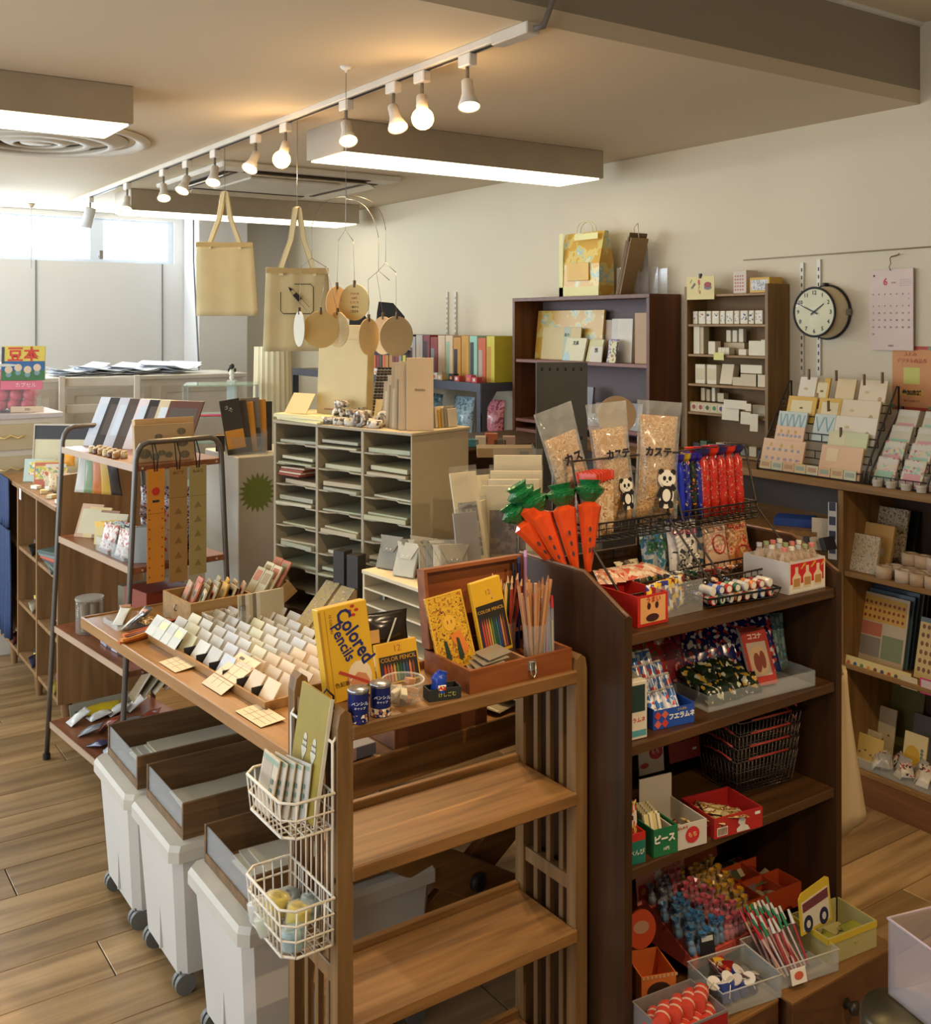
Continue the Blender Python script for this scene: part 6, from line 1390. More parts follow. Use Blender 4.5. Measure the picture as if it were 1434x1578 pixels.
carton('kraft_block', 'tall kraft box at the right end of the dark bookcase', 'box', .10, .13, .23, C(176, 142, 104), wbp(3.40, LV1, 3.36), WR)
pouch('lilac_packet', 'white and lilac clear packet in the dark bookcase', 'packet', .07, .11, .02, printed('lilac_print', [(200, 190, 200), (130, 110, 160), (226, 220, 220), (160, 190, 196)], 30, .2, 'noise'), wbp(fy(944), LV1, 3.29), WR, R(-10))
slab('patterned_card', 'narrow card with small figures beside the lilac packet', 'card', .045, .10, .004, printed('figure_print', [(206, 196, 150, 4), (90, 90, 80), (170, 110, 80)], 60, .5), wbp(fy(950), LV1, 3.27), WR, R(-6))
for k in range(7):
    slab('dim_packet', '%s packet standing on the lower level of the dark bookcase, %s from the left' % (['grey', 'brown', 'silver'][k % 3], ORD[k]), 'packet', .09, [.17, .15, .12, .18, .11, .13, .12][k], .012, C(*[(120, 116, 116), (110, 76, 52), (150, 148, 150)][k % 3], .3), wbp(4.18 - .115 * k, LV0, 3.33), WR, R(-6), 'packets on the lower level of the dark bookcase')
for k in range(8): pouch('silver_packet', 'silver grey shiny packet in front on the lower level, %s' % ORD[k], 'packet', .06, .06, .02, C(*[(150, 150, 160), (110, 110, 120), (190, 190, 190), (90, 110, 100)][k % 4], .2), wbp(3.75 - .05 * k, LV0, 3.29), WR, R(-12), 'silver packets in the dark bookcase', seed=k)
# on top of the dark bookcase
BT = CZ + .001 + WBH + .0006
def handle_bag(name, label, w, d, h, mat, loc, rz, tilt=0, hc=CREAM):
    o = inst(name, ('hbag', w, d, h), lambda m: m.prism([(-d / 2, 0), (d / 2, 0), (d / 2 - .004, h * .5), (d * .12, h), (-d * .12, h), (-d / 2 + .004, h * .5)], -w / 2, w / 2, 'x'), mat); put(o, loc, rz, tilt); tag(o, label, 'paper bag')
    for s in (-1, 1):
        MB().tube([(-w * .2, s * d * .12, h - .02), (-w * .2, s * d * .12, h)] + [(-w * .2 * math.cos(a), s * d * .12, h + .045 * math.sin(a) + .01) for a in [PI * j / 8 for j in range(9)]] + [(w * .2, s * d * .12, h), (w * .2, s * d * .12, h - .02)], .0025, 6).build('handle', C(214, 204, 160), o)
    return o
hb = handle_bag('map_paper_bag', 'yellow map printed paper bag with twisted handles on top of the dark bookcase', .29, .10, .31, MAPP, (3.34, (fy(850, 3.3) + fy(940, 3.3)) / 2, BT), WR)
flatart(hb, [rc(-.145, -.115, 0, .31), rc(-.145, .145, 0, .045), rc(-.03, .14, .27, .30)], C(214, 204, 140), 'cream_border', -.0506)
inst('folded_pocket', ('pocket',), lambda m: m.box(-.08, .08, -.056, -.051, .075, .16, .001), C(214, 172, 86), hb)
t = thing('bundled_kraft_bags', 'bundle of kraft bags leaning sideways against the yellow map bag', 'paper bags', (3.34, fy(945, 3.3) - .015, BT), WR, rot=(0, R(16), WR))
for k in range(5): MB().box(.006 + .007 * k, .011 + .007 * k, -.05, .06, 0, .26 + .02 * (k % 3), .001).build('kraft_bag', C(*[(120, 92, 56), (150, 120, 76), (104, 80, 50)][k % 3]), t)
MB().tube([(.015, 0, .27), (.0, -.01, .32), (.02, -.01, .345), (.035, 0, .28)], .0025, 6).build('handle', CREAM, t)
t = thing('clear_bag_stack', 'clear plastic bags and sleeves standing behind the leaning kraft bags', 'plastic bags', (3.36, 3.52, BT), WR)
for k in range(5): MB().box(-.12 + .05 * k, -.03 + .05 * k, .01 * k, .01 * k + .001, 0, .13 - .012 * (k % 3)).build('clear_bag', clear('grey_film', (190, 176, 166), .22), t)
MB().prism([(-.06, 0), (.04, 0), (.03, .24), (-.02, .26), (-.05, .20)], .055, .056, 'y').build('grey_bag', clear('grey_film2', (150, 136, 136), .4), t)
# tan shelf goods
TX0 = 3.355
def tsz(k): return CZ + .001 + TSZ[k] + .0106
TANC = [C(212, 196, 160), C(200, 182, 146), C(220, 208, 180), C(190, 170, 132)]
def small(name, label, cat, y, z, w, h, d, mat, grp, x=None, art=None, tilt=0, rz=0):
    o = carton(name, label, cat, w, d, h, mat, (x or TX0, y, z + .0003), WR + R(rz), grp, tilt=R(tilt))
    if art:
        q = inst('printed_panel', ('spn', round(w, 3), round(h, 3)), lambda m: m.box(-w * .4, w * .4, -.0006, 0, h * .2, h * .8), art, o); q.location = (0, -d / 2, 0)
    return o
IC = [printed('stamp_print_%d' % k, [(214, 204, 180, 3), c, (226, 218, 200, 2)], 90, .5) for k, c in enumerate(((150, 50, 40), (30, 30, 30), (110, 120, 100), (50, 60, 90), (120, 90, 60)))]
for k in range(10):
    small('rubber_stamp', 'small %s stamp block on the top row of the tan shelf, %s from the left' % (['red', 'black', 'grey-green', 'navy', 'brown'][[0, 0, 1, 1, 2, 2, 3, 3, 1, 4][k]], ORD[k]), 'stamp', 3.125 - .038 * k, tsz(4), .026 + .012 * (k % 2), .055, .03, TANC[2], 'stamps on the top row', art=IC[[0, 0, 1, 1, 2, 2, 3, 3, 1, 4][k]])
for k, (y, w, h) in enumerate(((3.115, .035, .118), (3.085, .02, .116), (3.03, .038, .055), (2.985, .02, .03), (2.965, .02, .03), (2.945, .02, .03), (2.80, .065, .06), (2.755, .03, .065), (2.865, .04, .025))):
    small('white_box', '%s on the second row of the tan shelf' % ['tall white box at the left end', 'thin tall tan box behind the first', 'square white box with tan edge', 'first tiny white block', 'second tiny white block', 'third tiny white block', 'wide white box near the right end', 'last white box at the right end', 'low white box left of the wide one'][k], 'box', y, tsz(3), w, h, .035, TANC[2 if k != 1 else 3], 'white boxes on the second row')
for k in range(3): small('white_box', 'white block on the small raised stand, second row, %s from the left' % ORD[k], 'box', 2.985 - .034 * k, tsz(3) + .052, .024, .05 + .006 * (k == 2), .02, TANC[2], 'raised white blocks', x=3.40)
small('riser', 'small tan riser under the raised white blocks', 'riser', 2.95, tsz(3), .11, .05, .03, TANC[3], None, x=3.40)
slab('yellow_price_card', 'yellow price card on the second row edge of the tan shelf', 'card', .055, .032, .001, C(214, 206, 120), (3.308, 2.965, tsz(3) - .022), WR, 0)
for k, (y, w, h) in enumerate(((3.095, .055, .082), (3.03, .052, .082), (2.955, .065, .085), (2.895, .045, .035), (2.83, .09, .05), (2.77, .05, .05), (2.82, .11, .035))):
    small('white_box', '%s on third row of tan shelf' % ['first framed white box', 'second framed white box', 'leaning white box', 'low tan-white box', 'wide tan box at the right', 'right end tan box', 'long white box on top of the tan ones'][k], 'box', y, tsz(2) + (.053 if k == 6 else 0), w, h, .035, TANC[[2, 2, 0, 1, 1, 0, 2][k]], 'white boxes on the third row', art=C(206, 190, 150) if k < 2 else None, tilt=-12 if k == 2 else 0)
for k, (y, w, h) in enumerate(((3.11, .022, .055), (3.08, .02, .05), (3.05, .018, .06), (3.01, .035, .038), (2.93, .03, .055), (2.87, .05, .04), (2.80, .08, .045), (2.75, .03, .045))):
    small('white_box', '%s small white box from the left on the fourth row of the tan shelf' % ORD[k], 'box', y, tsz(1) + .045 * (k < 4), w, h, .03, TANC[(k * 3) % 4], 'white boxes on the fourth row', x=3.385)
FL = [(150, 60, 60), (150, 60, 60), (60, 80, 60), (70, 120, 70), (70, 60, 110)]
o = carton('flower_seal_box', 'long cream box with five coloured round windows on the fourth row', 'box', .20, .035, .042, C(196, 176, 136), (3.345, 3.045, tsz(1)), WR)
flatart(o, [rc(-.09 + .038 * j, -.06 + .038 * j, .008, .034) for j in range(5)], C(214, 190, 150), 'window', -.0181)
for j in range(5): flatart(o, [ell(-.075 + .038 * j, .021, .010)], C(*FL[j]), 'coloured_disc', -.0187)
for k, (y, z, w, h) in enumerate(((2.90, -.02, .09, .06), (2.82, -.03, .05, .05), (2.775, -.055, .04, .07), (2.87, .03, .12, .035), (2.80, .025, .03, .03))):
    slab('white_label_card', 'white card hanging over the fourth row edge, %s' % ['left large', 'middle', 'right tall', 'long upper', 'small upper'][k], 'card', w, h, .002, TANC[2], (3.304 - .002 * k, y, tsz(1) + z), WR, R(-2), 'white cards on the fourth row edge')
for k in range(9): small('ink_pad', '%s ink pad on the bottom row of the tan shelf, %s from the left' % (['dark', 'green', 'grey', 'cream'][k % 4], ORD[k]), 'ink pad', 3.12 - .044 * k, tsz(0), .038, .03 + .01 * (k % 2), .035, C(*[(60, 52, 44), (70, 96, 70), (120, 116, 110), (196, 180, 150)][k % 4]), 'ink pads on the bottom row')
TT = tsz(5)
o = slab('leaf_sign', 'cream sign card with small pictures clipped on top of the tan shelf', 'sign', .155, .098, .002, C(214, 196, 130), (3.312, 3.07, TT - .022), WR, 0)
flatart(o, [[(-.055, .05), (-.045, .045), (-.025, .065), (-.033, .072)], [(-.06, .072), (-.057, .070), (-.045, .085), (-.048, .087)]], C(90, 84, 56), 'drawn_stamp'); flatart(o, [ell(-.008, .075, .006, .010), ell(-.002, .03, .005, .006)], C(190, 60, 50), 'red_mark'); flatart(o, [ell(.042, .05, .022, .010)], C(110, 110, 110), 'drawn_base'); flatart(o, [ell(.042, .062, .020, .012)], C(150, 44, 40), 'red_cap_drawing', -.0008)
text(o, 'はんこ', .014, C(150, 50, 44), (-.006, -.0006, .052), (PI / 2, R(90), 0)); MB().box(-.006, .006, -.004, .006, .09, .11, .001).build('clip', BLACK, o)
o = small('red_dot_box', 'tall cream box with rows of small red marks on top of the tan shelf', 'box', 2.885, TT, .068, .095, .07, C(206, 188, 168), None, x=3.38); flatart(o, [rc(-.026 + .013 * i, -.019 + .013 * i, .012 + .014 * j, .018 + .014 * j) for i in range(4) for j in range(5)], C(184, 80, 70), 'red_marks', -.0352)
o = small('yellow_frame_box', 'yellow edged box with a pale patterned front on top of the tan shelf', 'box', 2.775, TT, .10, .062, .08, C(206, 160, 60), None, x=3.375); flatart(o, [rc(-.042, .042, .01, .052)], printed('pale_pattern', [(196, 196, 190), (150, 150, 150), (214, 210, 196)], 120, .5), 'patterned_front', -.0402)
# wall clock: a drum standing off the wall, its face turned to the left
cp = P(1262, 481, x=WX - .055)
ck = thing('wall_clock', 'round wall clock with a cream drum case and black rim', 'clock', (WX - .0, cp.y, cp.z), 0, rot=(0, 0, WR - R(0)))
CR = .100
def disc_(b, r0, r1, y0, y1, n=40):
    return b.at((0, 0, 0), (PI / 2, 0, 0)).lathe([(r0, -y0), (r1, -y1)], n=n)
MB().at((0, 0, 0), (PI / 2, 0, 0)).lathe([(.0005, .001), (CR * 1.02, .001), (CR * 1.02, .012), (CR * .98, .014), (CR * .93, .085), (.0005, .085)], n=44).build('case', C(206, 186, 146, .4), ck)
MB().tube([(CR * 1.02 * math.cos(2 * PI * i / 44), -.008, CR * 1.02 * math.sin(2 * PI * i / 44)) for i in range(44)], .0055, 8, closed=True).build('back_rim', BLACK, ck)
MB().tube([(CR * .935 * math.cos(2 * PI * i / 44), -.087, CR * .935 * math.sin(2 * PI * i / 44)) for i in range(44)], .0045, 8, closed=True).build('front_rim', BLACK, ck)
MB().at((0, 0, 0), (PI / 2, 0, 0)).lathe([(.0005, .0862), (CR * .91, .0862)], n=40).build('face', C(222, 214, 176, .6), ck)
MB().box(-.006, .006, -.03, -.005, CR, CR + .014, .002).build('hanger', BLACK, ck); MB().box(CR + .0, CR + .012, -.03, -.012, -.012, .012, .002).build('catch', CHROME, ck)
for h in range(1, 13):
    a = PI / 2 - h * PI / 6; text(ck, str(h), .022, INK, (CR * .74 * math.cos(a), -.0870, CR * .74 * math.sin(a)), name='numeral', bold=.0004)
def hand(ang, L, w, nm, y):
    a = PI / 2 - ang; d = (math.cos(a), math.sin(a)); n = (-d[1], d[0])
    flatart(ck, [[(-d[0] * .018 + n[0] * w, -d[1] * .018 + n[1] * w), (-d[0] * .018 - n[0] * w, -d[1] * .018 - n[1] * w), (d[0] * L - n[0] * w * .4, d[1] * L - n[1] * w * .4), (d[0] * L + n[0] * w * .4, d[1] * L + n[1] * w * .4)]], INK, nm, y - .023)
hand(2 * PI * (1 + 49 / 60) / 12, .055, .004, 'hour_hand', -.0655); hand(2 * PI * 49 / 60, .088, .003, 'minute_hand', -.0668)
MB().at((0, -.0895, 0), (PI / 2, 0, 0)).lathe([(.0005, .003), (.005, .002), (.005, 0)], n=12).build('hub', BLACK, ck)
MB().at((0, 0, 0), (PI / 2, 0, 0)).lathe([(.0005, .095), (CR * .6, .093), (CR * .91, .088)], n=36).build('glass', clear('clock_glass', (240, 240, 230), .05, .05), ck)
# calendar on a clip
p0 = P(1379, 414, x=WX - .03)
cal = thing('wall_calendar', 'pinkish white June wall calendar hanging from a clip', 'calendar', (WX - .012, P(1376, 475, x=WX).y, p0.z - .297), WR)
cw = .178
for k in range(3): MB().box(-cw / 2, cw / 2, -.004 + .003 * k, -.003 + .003 * k, 0, .297).build('page', C(216, 194, 180, .7), cal)
Y_ = -.0045
text(cal, '6', .036, C(196, 60, 56), (-.022, Y_, .250), bold=.001); text(cal, 'JUNE', .008, C(190, 110, 100), (.012, Y_, .247)); flatart(cal, [ell(-.068, .274, .004)], INK, 'corner_mark', Y_ + .0002)
for i in range(7): text(cal, '日月火水木金土'[i], .007, C(120, 104, 98), (-.072 + .024 * i, Y_, .205))
d = 1
for r in range(6):
    for i in range(7):
        if (r == 0 and i < 6) or d > 30: continue
        text(cal, str(d), .009, C(190, 60, 56) if i == 0 else C(84, 74, 72), (-.072 + .024 * i, Y_, .188 - .026 * r), name='date'); d += 1
for r in range(4):
    for i in range(7): flatart(cal, [rc(.038 + .0068 * i, .041 + .0068 * i, .235 + .007 * r, .237 + .007 * r)], C(150, 140, 140), 'small_calendar_mark', Y_ + .0002)
text(cal, '水無月', .008, C(120, 104, 98), (.0, Y_, .016))
b = MB(); b.tube([(0, -.006, .292), (-.004, -.008, .305), (.003, -.008, .318), (-.002, -.006, .335), (.003, -.003, .345)], .0016, 6); b.tube([(-.004, .003, .342), (.03, .003, .350), (.032, -.004, .352)], .002, 6); b.build('wire_clip', C(110, 84, 50, .4, .5), cal)
# poster
py = P(1405, 590, x=WX).y
po = slab('wall_poster', 'orange poster with a green code square and red headings on the right wall', 'poster', .155, .232, .0015, C(206, 140, 84, .6), (WX - .003, py, P(1400, 627, x=WX).z - .012), WR, 0)
flatart(po, [rc(-.0775, .0775, .0, .012)], C(176, 60, 40), 'red_band'); flatart(po, [rc(-.0775, .0775, .220, .232)], C(176, 60, 40), 'red_band'); flatart(po, [rc(-.032, .032, .095, .155)], C(196, 190, 90), 'square_field')
flatart(po, [rc(-.045, .045, .052, .074)], C(214, 160, 60), 'yellow_band'); text(po, '参加店舗', .019, INK, (0, -.001, .063), bold=.0006)
text(po, 'ふたみ', .017, C(176, 60, 40), (-.005, -.0006, .202)); text(po, 'デジタル商品券', .017, C(176, 60, 40), (0, -.0006, .178)); text(po, '使えるお店です', .009, C(160, 80, 50), (0, -.0006, .034))
for sx in (-1, 1):
    for z in (.012, .224): inst('tape_corner', ('tc',), lambda m: m.box(-.008, .008, -.0012, -.0002, -.006, .006), C(110, 140, 110), po).location = (sx * .073, 0, z)
# greeting card racks on the counter
def ctp(y, x, h=0): return Vector((x, y, CZ + .0008 + h))
def card_rack(label, y0, y1, x0, rise, levels, name='card_rack'):
    t = thing(name, label, 'rack', ((x0 + .10), (y0 + y1) / 2, CZ + .0008), WR); h = (y1 - y0) / 2
    b = MB()
    for s in (-1, 1):
        b.tube([(s * h, -.09, .0), (s * h, -.09, .03), (s * h, .10, rise), (s * h, .11, rise), (s * h, .11, 0), (s * h, -.09, 0)], .0035, 6)
    for k in range(levels):
        z = .004 + (rise - .10) * k / (levels - 1); yy = -.088 + .15 * k / (levels - 1)
        b.tube([(-h, yy, z + .028), (h, yy, z + .028)], .0022, 5); b.tube([(-h, yy, z), (h, yy, z)], .0022, 5)
        for i in range(9): b.tube([(-h + 2 * h * i / 8, yy, z), (-h + 2 * h * i / 8, yy, z + .028)], .0018, 4)
    b.build('wire_frame', C(50, 42, 36, .4), t); MB().box(-h, h, -.085, .11, 0, .004).build('base', C(50, 42, 36), t)
    return t
ya, yb = P(1345, 700, x=3.2).y, P(1180, 700, x=3.2).y
rk1 = card_rack('dark wire rack of greeting cards on the right counter, under the clock', ya, yb, 3.14, .33, 5)
GC = [((226, 186, 150), 'peach printed'), ((224, 184, 146), 'pink'), ((196, 206, 196), 'pale blue zigzag'), ((206, 206, 160), 'pale green'), ((216, 170, 70), 'yellow framed'), ((224, 204, 170), 'cream'), ((222, 196, 150), 'tan'), ((226, 214, 190), 'ivory')]
lay = [(0, 0, .19, 0), (0, 1, .17, 1), (1, 0, .13, 0), (1, 1, .16, 3), (2, 0, .13, 2), (2, .55, .09, 2), (2, 1.05, .17, 7), (3, 0, .13, 4), (3, .5, .10, 4), (3, 1.0, .16, 5), (4, .05, .11, 7), (4, .25, .06, 4), (4, .65, .08, 6), (4, 1.1, .11, 5)]
span = yb - ya
for k, (lv, col, w, ci) in enumerate(lay):
    z = .004 + .23 * lv / 4; x = 3.152 + .15 * lv / 4
    y = yb - .10 - col * (span - .21) if lv != 2 else yb - .085 - col * (span - .2)
    h = [.115, .105, .10, .10, .115][lv]
    c, cn = GC[ci]
    o = slab('greeting_card', '%s card, %s level of wire rack under clock, %s' % (cn, ['bottom', 'second', 'third', 'fourth', 'top'][lv], ['left', 'left', 'middle', 'right'][min(3, int(col * 2.99) + (1 if col > 0 else 0))]), 'card', w, h, .008, C(*c), ctp(y, x, z + .003), WR, R(-16), 'greeting cards in the wire rack')
    if ci == 0:
        flatart(o, [ell(-w * .36 + w * .145 * i, h * (.66 - .3 * j), .007, .006, 10) for i in range(6) for j in range(2)], C(150, 150, 160), 'printed_motif'); flatart(o, [ell(-w * .3 + w * .25 * i, h * .8, .006, .008, 8) for i in range(3)], C(200, 160, 70), 'printed_motif_yellow'); flatart(o, [ell(w * .12, h * (.12 + .08 * i), .0025, n=6) for i in range(4)] + [ell(w * .42, h * (.12 + .08 * i), .0025, n=6) for i in range(4)], C(190, 70, 60), 'red_dots')
    elif ci == 2:
        n = 4 if w > .1 else 2; flatart(o, [[(-w * .45 + w * .9 * i / n, h * .9), (-w * .45 + w * .9 * i / n + .006, h * .9), (-w * .45 + w * .9 * (i + .5) / n + .003, h * .35), (-w * .45 + w * .9 * (i + .5) / n - .003, h * .35)] for i in range(n)] + [[(-w * .45 + w * .9 * (i + 1) / n - .006, h * .9), (-w * .45 + w * .9 * (i + 1) / n, h * .9), (-w * .45 + w * .9 * (i + .5) / n + .003, h * .35), (-w * .45 + w * .9 * (i + .5) / n - .003, h * .35)] for i in range(n)], C(130, 164, 170), 'zigzag_lines')
    elif ci == 4: flatart(o, [rc(-w * .36, w * .36, h * .12, h * .84)], C(226, 208, 160), 'inner_panel'); flatart(o, [ell(0, h * .55, .008, .004, 10)], C(120, 90, 60), 'small_mark', -.0006)
    elif ci == 1: flatart(o, [rc(-w * .36, -w * .08, h * .5, h * .9)], C(230, 206, 166), 'pale_note')
    elif ci == 3: flatart(o, [rc(-w * .45, -w * .05, h * .1, h * .9)], C(216, 206, 166), 'pale_note')
    elif ci in (5, 7): flatart(o, [ell(w * .3, h * .4, .008, .010, 10)], C(190, 150, 110), 'printed_motif'); flatart(o, [ell(-w * .2, h * .6, .010, .006, 10)], C(206, 180, 130), 'pale_motif')
for k in range(8):
    slab('small_card', 'narrow printed card edge in the lowest wire bay under the clock, %s from the left' % ORD[k], 'card', .05, .034, .003, [C(214, 190, 140), C(206, 200, 170), C(220, 180, 140)][k % 3], ctp(yb - .04 - .052 * k, 3.146, .006), WR, R(-6), 'card edges in the lowest wire bay', panels=((-.018, .018, .01, .026, [C(190, 150, 110), C(160, 170, 150)][k % 2]),))
for k, (dy, z) in enumerate(((-.02, .36), (.10, .36), (.22, .35), (.29, .36), (.10, .25), (.18, .16))):
    o = inst('clothespin', ('pin',), lambda m: m.box(-.004, .004, -.004, .004, 0, .04, .001), C(110, 78, 46)); put(o, ctp(yb - .14 - dy, 3.30 - .42 * (.36 - z), z - .02), WR); tag(o, 'brown wooden clothespin on the card rack, %s' % ['upper left', 'upper second', 'upper third', 'upper right', 'middle', 'lower'][k], 'clothespin', 'clothespins on the card rack')
yc, yd = P(1434, 700, x=3.2).y - .02, P(1352, 700, x=3.2).y
t = card_rack('second rack at the picture edge holding ribbon packs beside the card rack', yc, yd, 3.14, .26, 4, 'ribbon_rack')
RB = printed('ribbon_print', [(206, 196, 176, 3), (150, 190, 170), (216, 170, 160), (190, 110, 120), (206, 200, 150)], 70, .4)
for k in range(8):
    lv, cl = k // 2, k % 2; y = yd - .045 - cl * (yd - yc) * .46; x = 3.155 + .04 * lv
    slab('ribbon_pack', '%s ribbon pack, %s level, in the rack at the right edge' % (['left', 'right'][cl], ['lowest', 'second', 'third', 'top'][lv]), 'packet', .078, .10, .006, RB if lv < 2 else C(200, 190, 166), ctp(y, x, .006 + .052 * lv), WR, R(-26), 'ribbon packs in the right rack', panels=((-.034, .034, .076, .094, C(206, 200, 184), 'header'), (-.03, .03, .02, .05, [C(150, 184, 160), C(206, 150, 150)][(k // 2 + cl) % 2], 'ribbon')))
for k in range(12):
    u = [1352, 1373, 1396, 1420, 1362, 1385, 1408, 1430, 1376, 1400, 1424, 1440][k]; x = 3.150 + .024 * (k // 4) ; p = P(u, 700, x=x)
    o = inst('round_tin', ('tin',), lambda m: m.cyl((0, 0, 0), (0, 0, .018), .0165, n=18), C(186, 176, 160, .3)); put(o, (x, p.y, CZ + .0008 + (.0235 if k >= 8 else 0))); q = inst('lid', ('tinlid',), lambda m: m.cyl((0, 0, .018), (0, 0, .0225), .0175, n=18), C(206, 196, 180, .3), o)
    tag(o, 'small silver-cream round tin on the counter edge, %s, %s from the left' % (['front row', 'second row', 'stacked on top'][k // 4], ORD[k % 4]), 'tin', 'small round tins on the counter')
o = carton('blue_box', 'bright blue flat box behind the bottle sweets under the counter', 'box', .14, .10, .03, C(40, 76, 160), P(1225, 826, x=3.2), WR + R(30)); o.location.z = .905
MB().box(-.3, .3, -.12, .12, -.03, 0).build('shelf_board', TANW, o);
slab('white_card', 'plain white card standing behind the bottle sweets', 'card', .075, .10, .003, C(214, 206, 190), P(1267, 842, x=3.15), WR + R(25), 0)
slab('blue_white_strip', 'narrow white strip with dark blue squares beside the bookcase side', 'strip', .03, .20, .003, C(200, 200, 200), P(1282, 862, x=3.12), WR + R(20), 0, panels=tuple((-.011, .011, .02 + .05 * j, .05 + .05 * j, C(60, 66, 90)) for j in range(4)))
for k in range(4):
    o = inst('kraft_tag', ('kt',), lambda m: m.box(-.03, .03, -.01, .01, 0, .045, .002), C(*[(150, 110, 64), (60, 56, 52), (190, 180, 160), (44, 44, 46)][k])); put(o, P(1236 + 14 * k, 848, x=3.0), WR + R(30 * k), R(-20)); tag(o, ['kraft', 'dark', 'cream', 'black'][k] + ' small box behind the bottle sweets', 'box', 'small boxes behind the bottle sweets')
# low bookcase goods
B3, B2, B1 = .7905, .4705, .1185
def bp(u, x, z): q = P(u, 700, x=x); return Vector((x, q.y, z))
PATT = printed('brown_lattice_print', [(196, 176, 140, 3), (150, 120, 90), (206, 190, 160, 2), (120, 96, 72)], 130, .5)
for k, (u, x, w, h, z, m, lab) in enumerate(((1325, 3.17, .115, .13, 0, printed('speckle_print', [(196, 180, 150, 3), (150, 130, 104), (210, 196, 170)], 180, .5), 'speckled square pack leaning at the front of the top shelf'), (1345, 3.23, .12, .15, .012, C(196, 156, 90), 'ochre square pack, second in the leaning row'), (1362, 3.30, .13, .20, .012, PATT, 'brown lattice square pack at the back of the leaning row'), (1384, 3.36, .10, .20, .0, BLACK, 'black frame edge behind the lattice pack'))):
    o = slab('patterned_pack', lab, 'pack', w, h, .012, m, bp(u, x, B3 + z), WR, R(-14), 'leaning packs on the top bookcase shelf')
    if k < 3: inst('label_patch', ('lpatch',), lambda q: q.box(.01, .03, -.0006, 0, .04, .07), C(190, 180, 160), o)
for k in range(11):
    u = [1362, 1392, 1415, 1438, 1378, 1400, 1424, 1440, 1402, 1422, 1440][k]; x = 3.165 + .02 * (k // 4) * 2.2
    o = inst('ribbon_spool', ('spool',), lambda m: m.lathe([(.012, 0), (.028, 0), (.028, .04), (.012, .04), (.012, 0)], n=20), C(*[(206, 180, 150), (214, 196, 176), (196, 170, 140)][k % 3])); put(o, bp(u, x, B3 + (.0405 if k > 7 else 0)))
    tag(o, '%s cream spool in the group on the top bookcase shelf, %s' % (ORD[k % 4], ['front row', 'second row', 'stacked'][k // 4]), 'spool', 'cream spools on the top bookcase shelf')
o = slab('yellow_green_folder', 'yellow-green folder at the left end of the middle shelf', 'folder', .12, .26, .01, C(160, 140, 40), bp(1303, 3.30, B2), WR + R(20), R(-3))
STKS = printed('sticker_rows', [(206, 160, 60, 3), (150, 60, 40), (206, 180, 100, 2), (90, 90, 60)], 22, .4, 'Z')
for k in range(5):
    o = slab('sticker_sheet_pack', '%s large sticker sheet pack standing on the middle shelf' % ['front', 'second', 'third', 'fourth', 'rearmost'][k], 'sheet pack', .185, .235 + .01 * k, .004, C(*[(196, 176, 140), (90, 110, 120), (70, 84, 96), (110, 110, 104), (60, 60, 60)][k], .3), bp(1352 + 7 * k, 3.22 + .02 * k, B2 + .001), WR, R(-12), 'sticker sheet packs on the middle shelf')
    if k == 0:
        for q, (a, b_, c, d, cc) in enumerate(((-.08, .085, .14, .225, (214, 166, 70)), (-.08, .0, .09, .135, (190, 110, 80)), (.005, .085, .02, .10, (130, 140, 100)), (-.08, .0, .02, .085, (140, 130, 116)))): flatart(o, [rc(a, b_, c, d)], C(*cc), 'printed_block')
        for j in range(3): flatart(o, [ell(-.07 + .018 * i, .155 + .024 * j, .005, .006, 8) for i in range(9)], C(150, 60, 36), 'sticker_row', -.0008)
o = slab('long_price_strip', 'long cream strip with coloured dots along the middle shelf edge', 'strip', .27, .045, .002, C(216, 196, 130), bp(1345, 3.142, B2 - .018), WR, R(-12));
for j in range(8): flatart(o, [ell(-.10 + .026 * j, .022, .007, n=10)], C(*[(190, 90, 50), (60, 90, 130), (90, 120, 70), (206, 150, 50), (120, 60, 60), (60, 70, 90), (180, 80, 60), (90, 80, 60)][j]), 'coloured_dot')
slab('yellow_notice', 'white and yellow notice card on the middle shelf edge', 'card', .06, .04, .002, C(214, 200, 170), bp(1400, 3.142, B2 - .022), WR, 0); slab('magenta_notice', 'magenta and white card on the middle shelf edge at the picture edge', 'card', .06, .05, .002, C(206, 60, 130), bp(1430, 3.14, B2 - .022), WR, 0, panels=((-.025, .025, .02, .045, C(214, 196, 196)),))
o = slab('seal_collection_sheet', 'cream sheet of brown round seals at the right edge of the middle shelf', 'sheet', .10, .20, .003, C(214, 190, 130), bp(1428, 3.20, B2 + .001), WR, R(-14)); flatart(o, [ell(-.035 + .018 * i, .03 + .028 * j, .006, .008, 8) for i in range(5) for j in range(6)], C(130, 90, 60), 'printed_seals'); flatart(o, [rc(-.05, .05, .185, .2)], C(110, 130, 140), 'blue_header')
LOWC = [((110, 104, 50), 'olive board', 1370, 3.38, .22, .26), ((214, 200, 160), 'cream envelope card', 1352, 3.32, .11, .16), ((206, 190, 150), 'cream envelope pouch', 1330, 3.26, .12, .09), ((206, 176, 96), 'yellow speckled card', 1335, 3.21, .11, .09), ((226, 206, 150), 'white card with a yellow circle', 1405, 3.26, .085, .13), ((120, 116, 110), 'grey board', 1425, 3.36, .12, .16), ((96, 84, 50), 'dark olive bag', 1310, 3.36, .05, .17)]
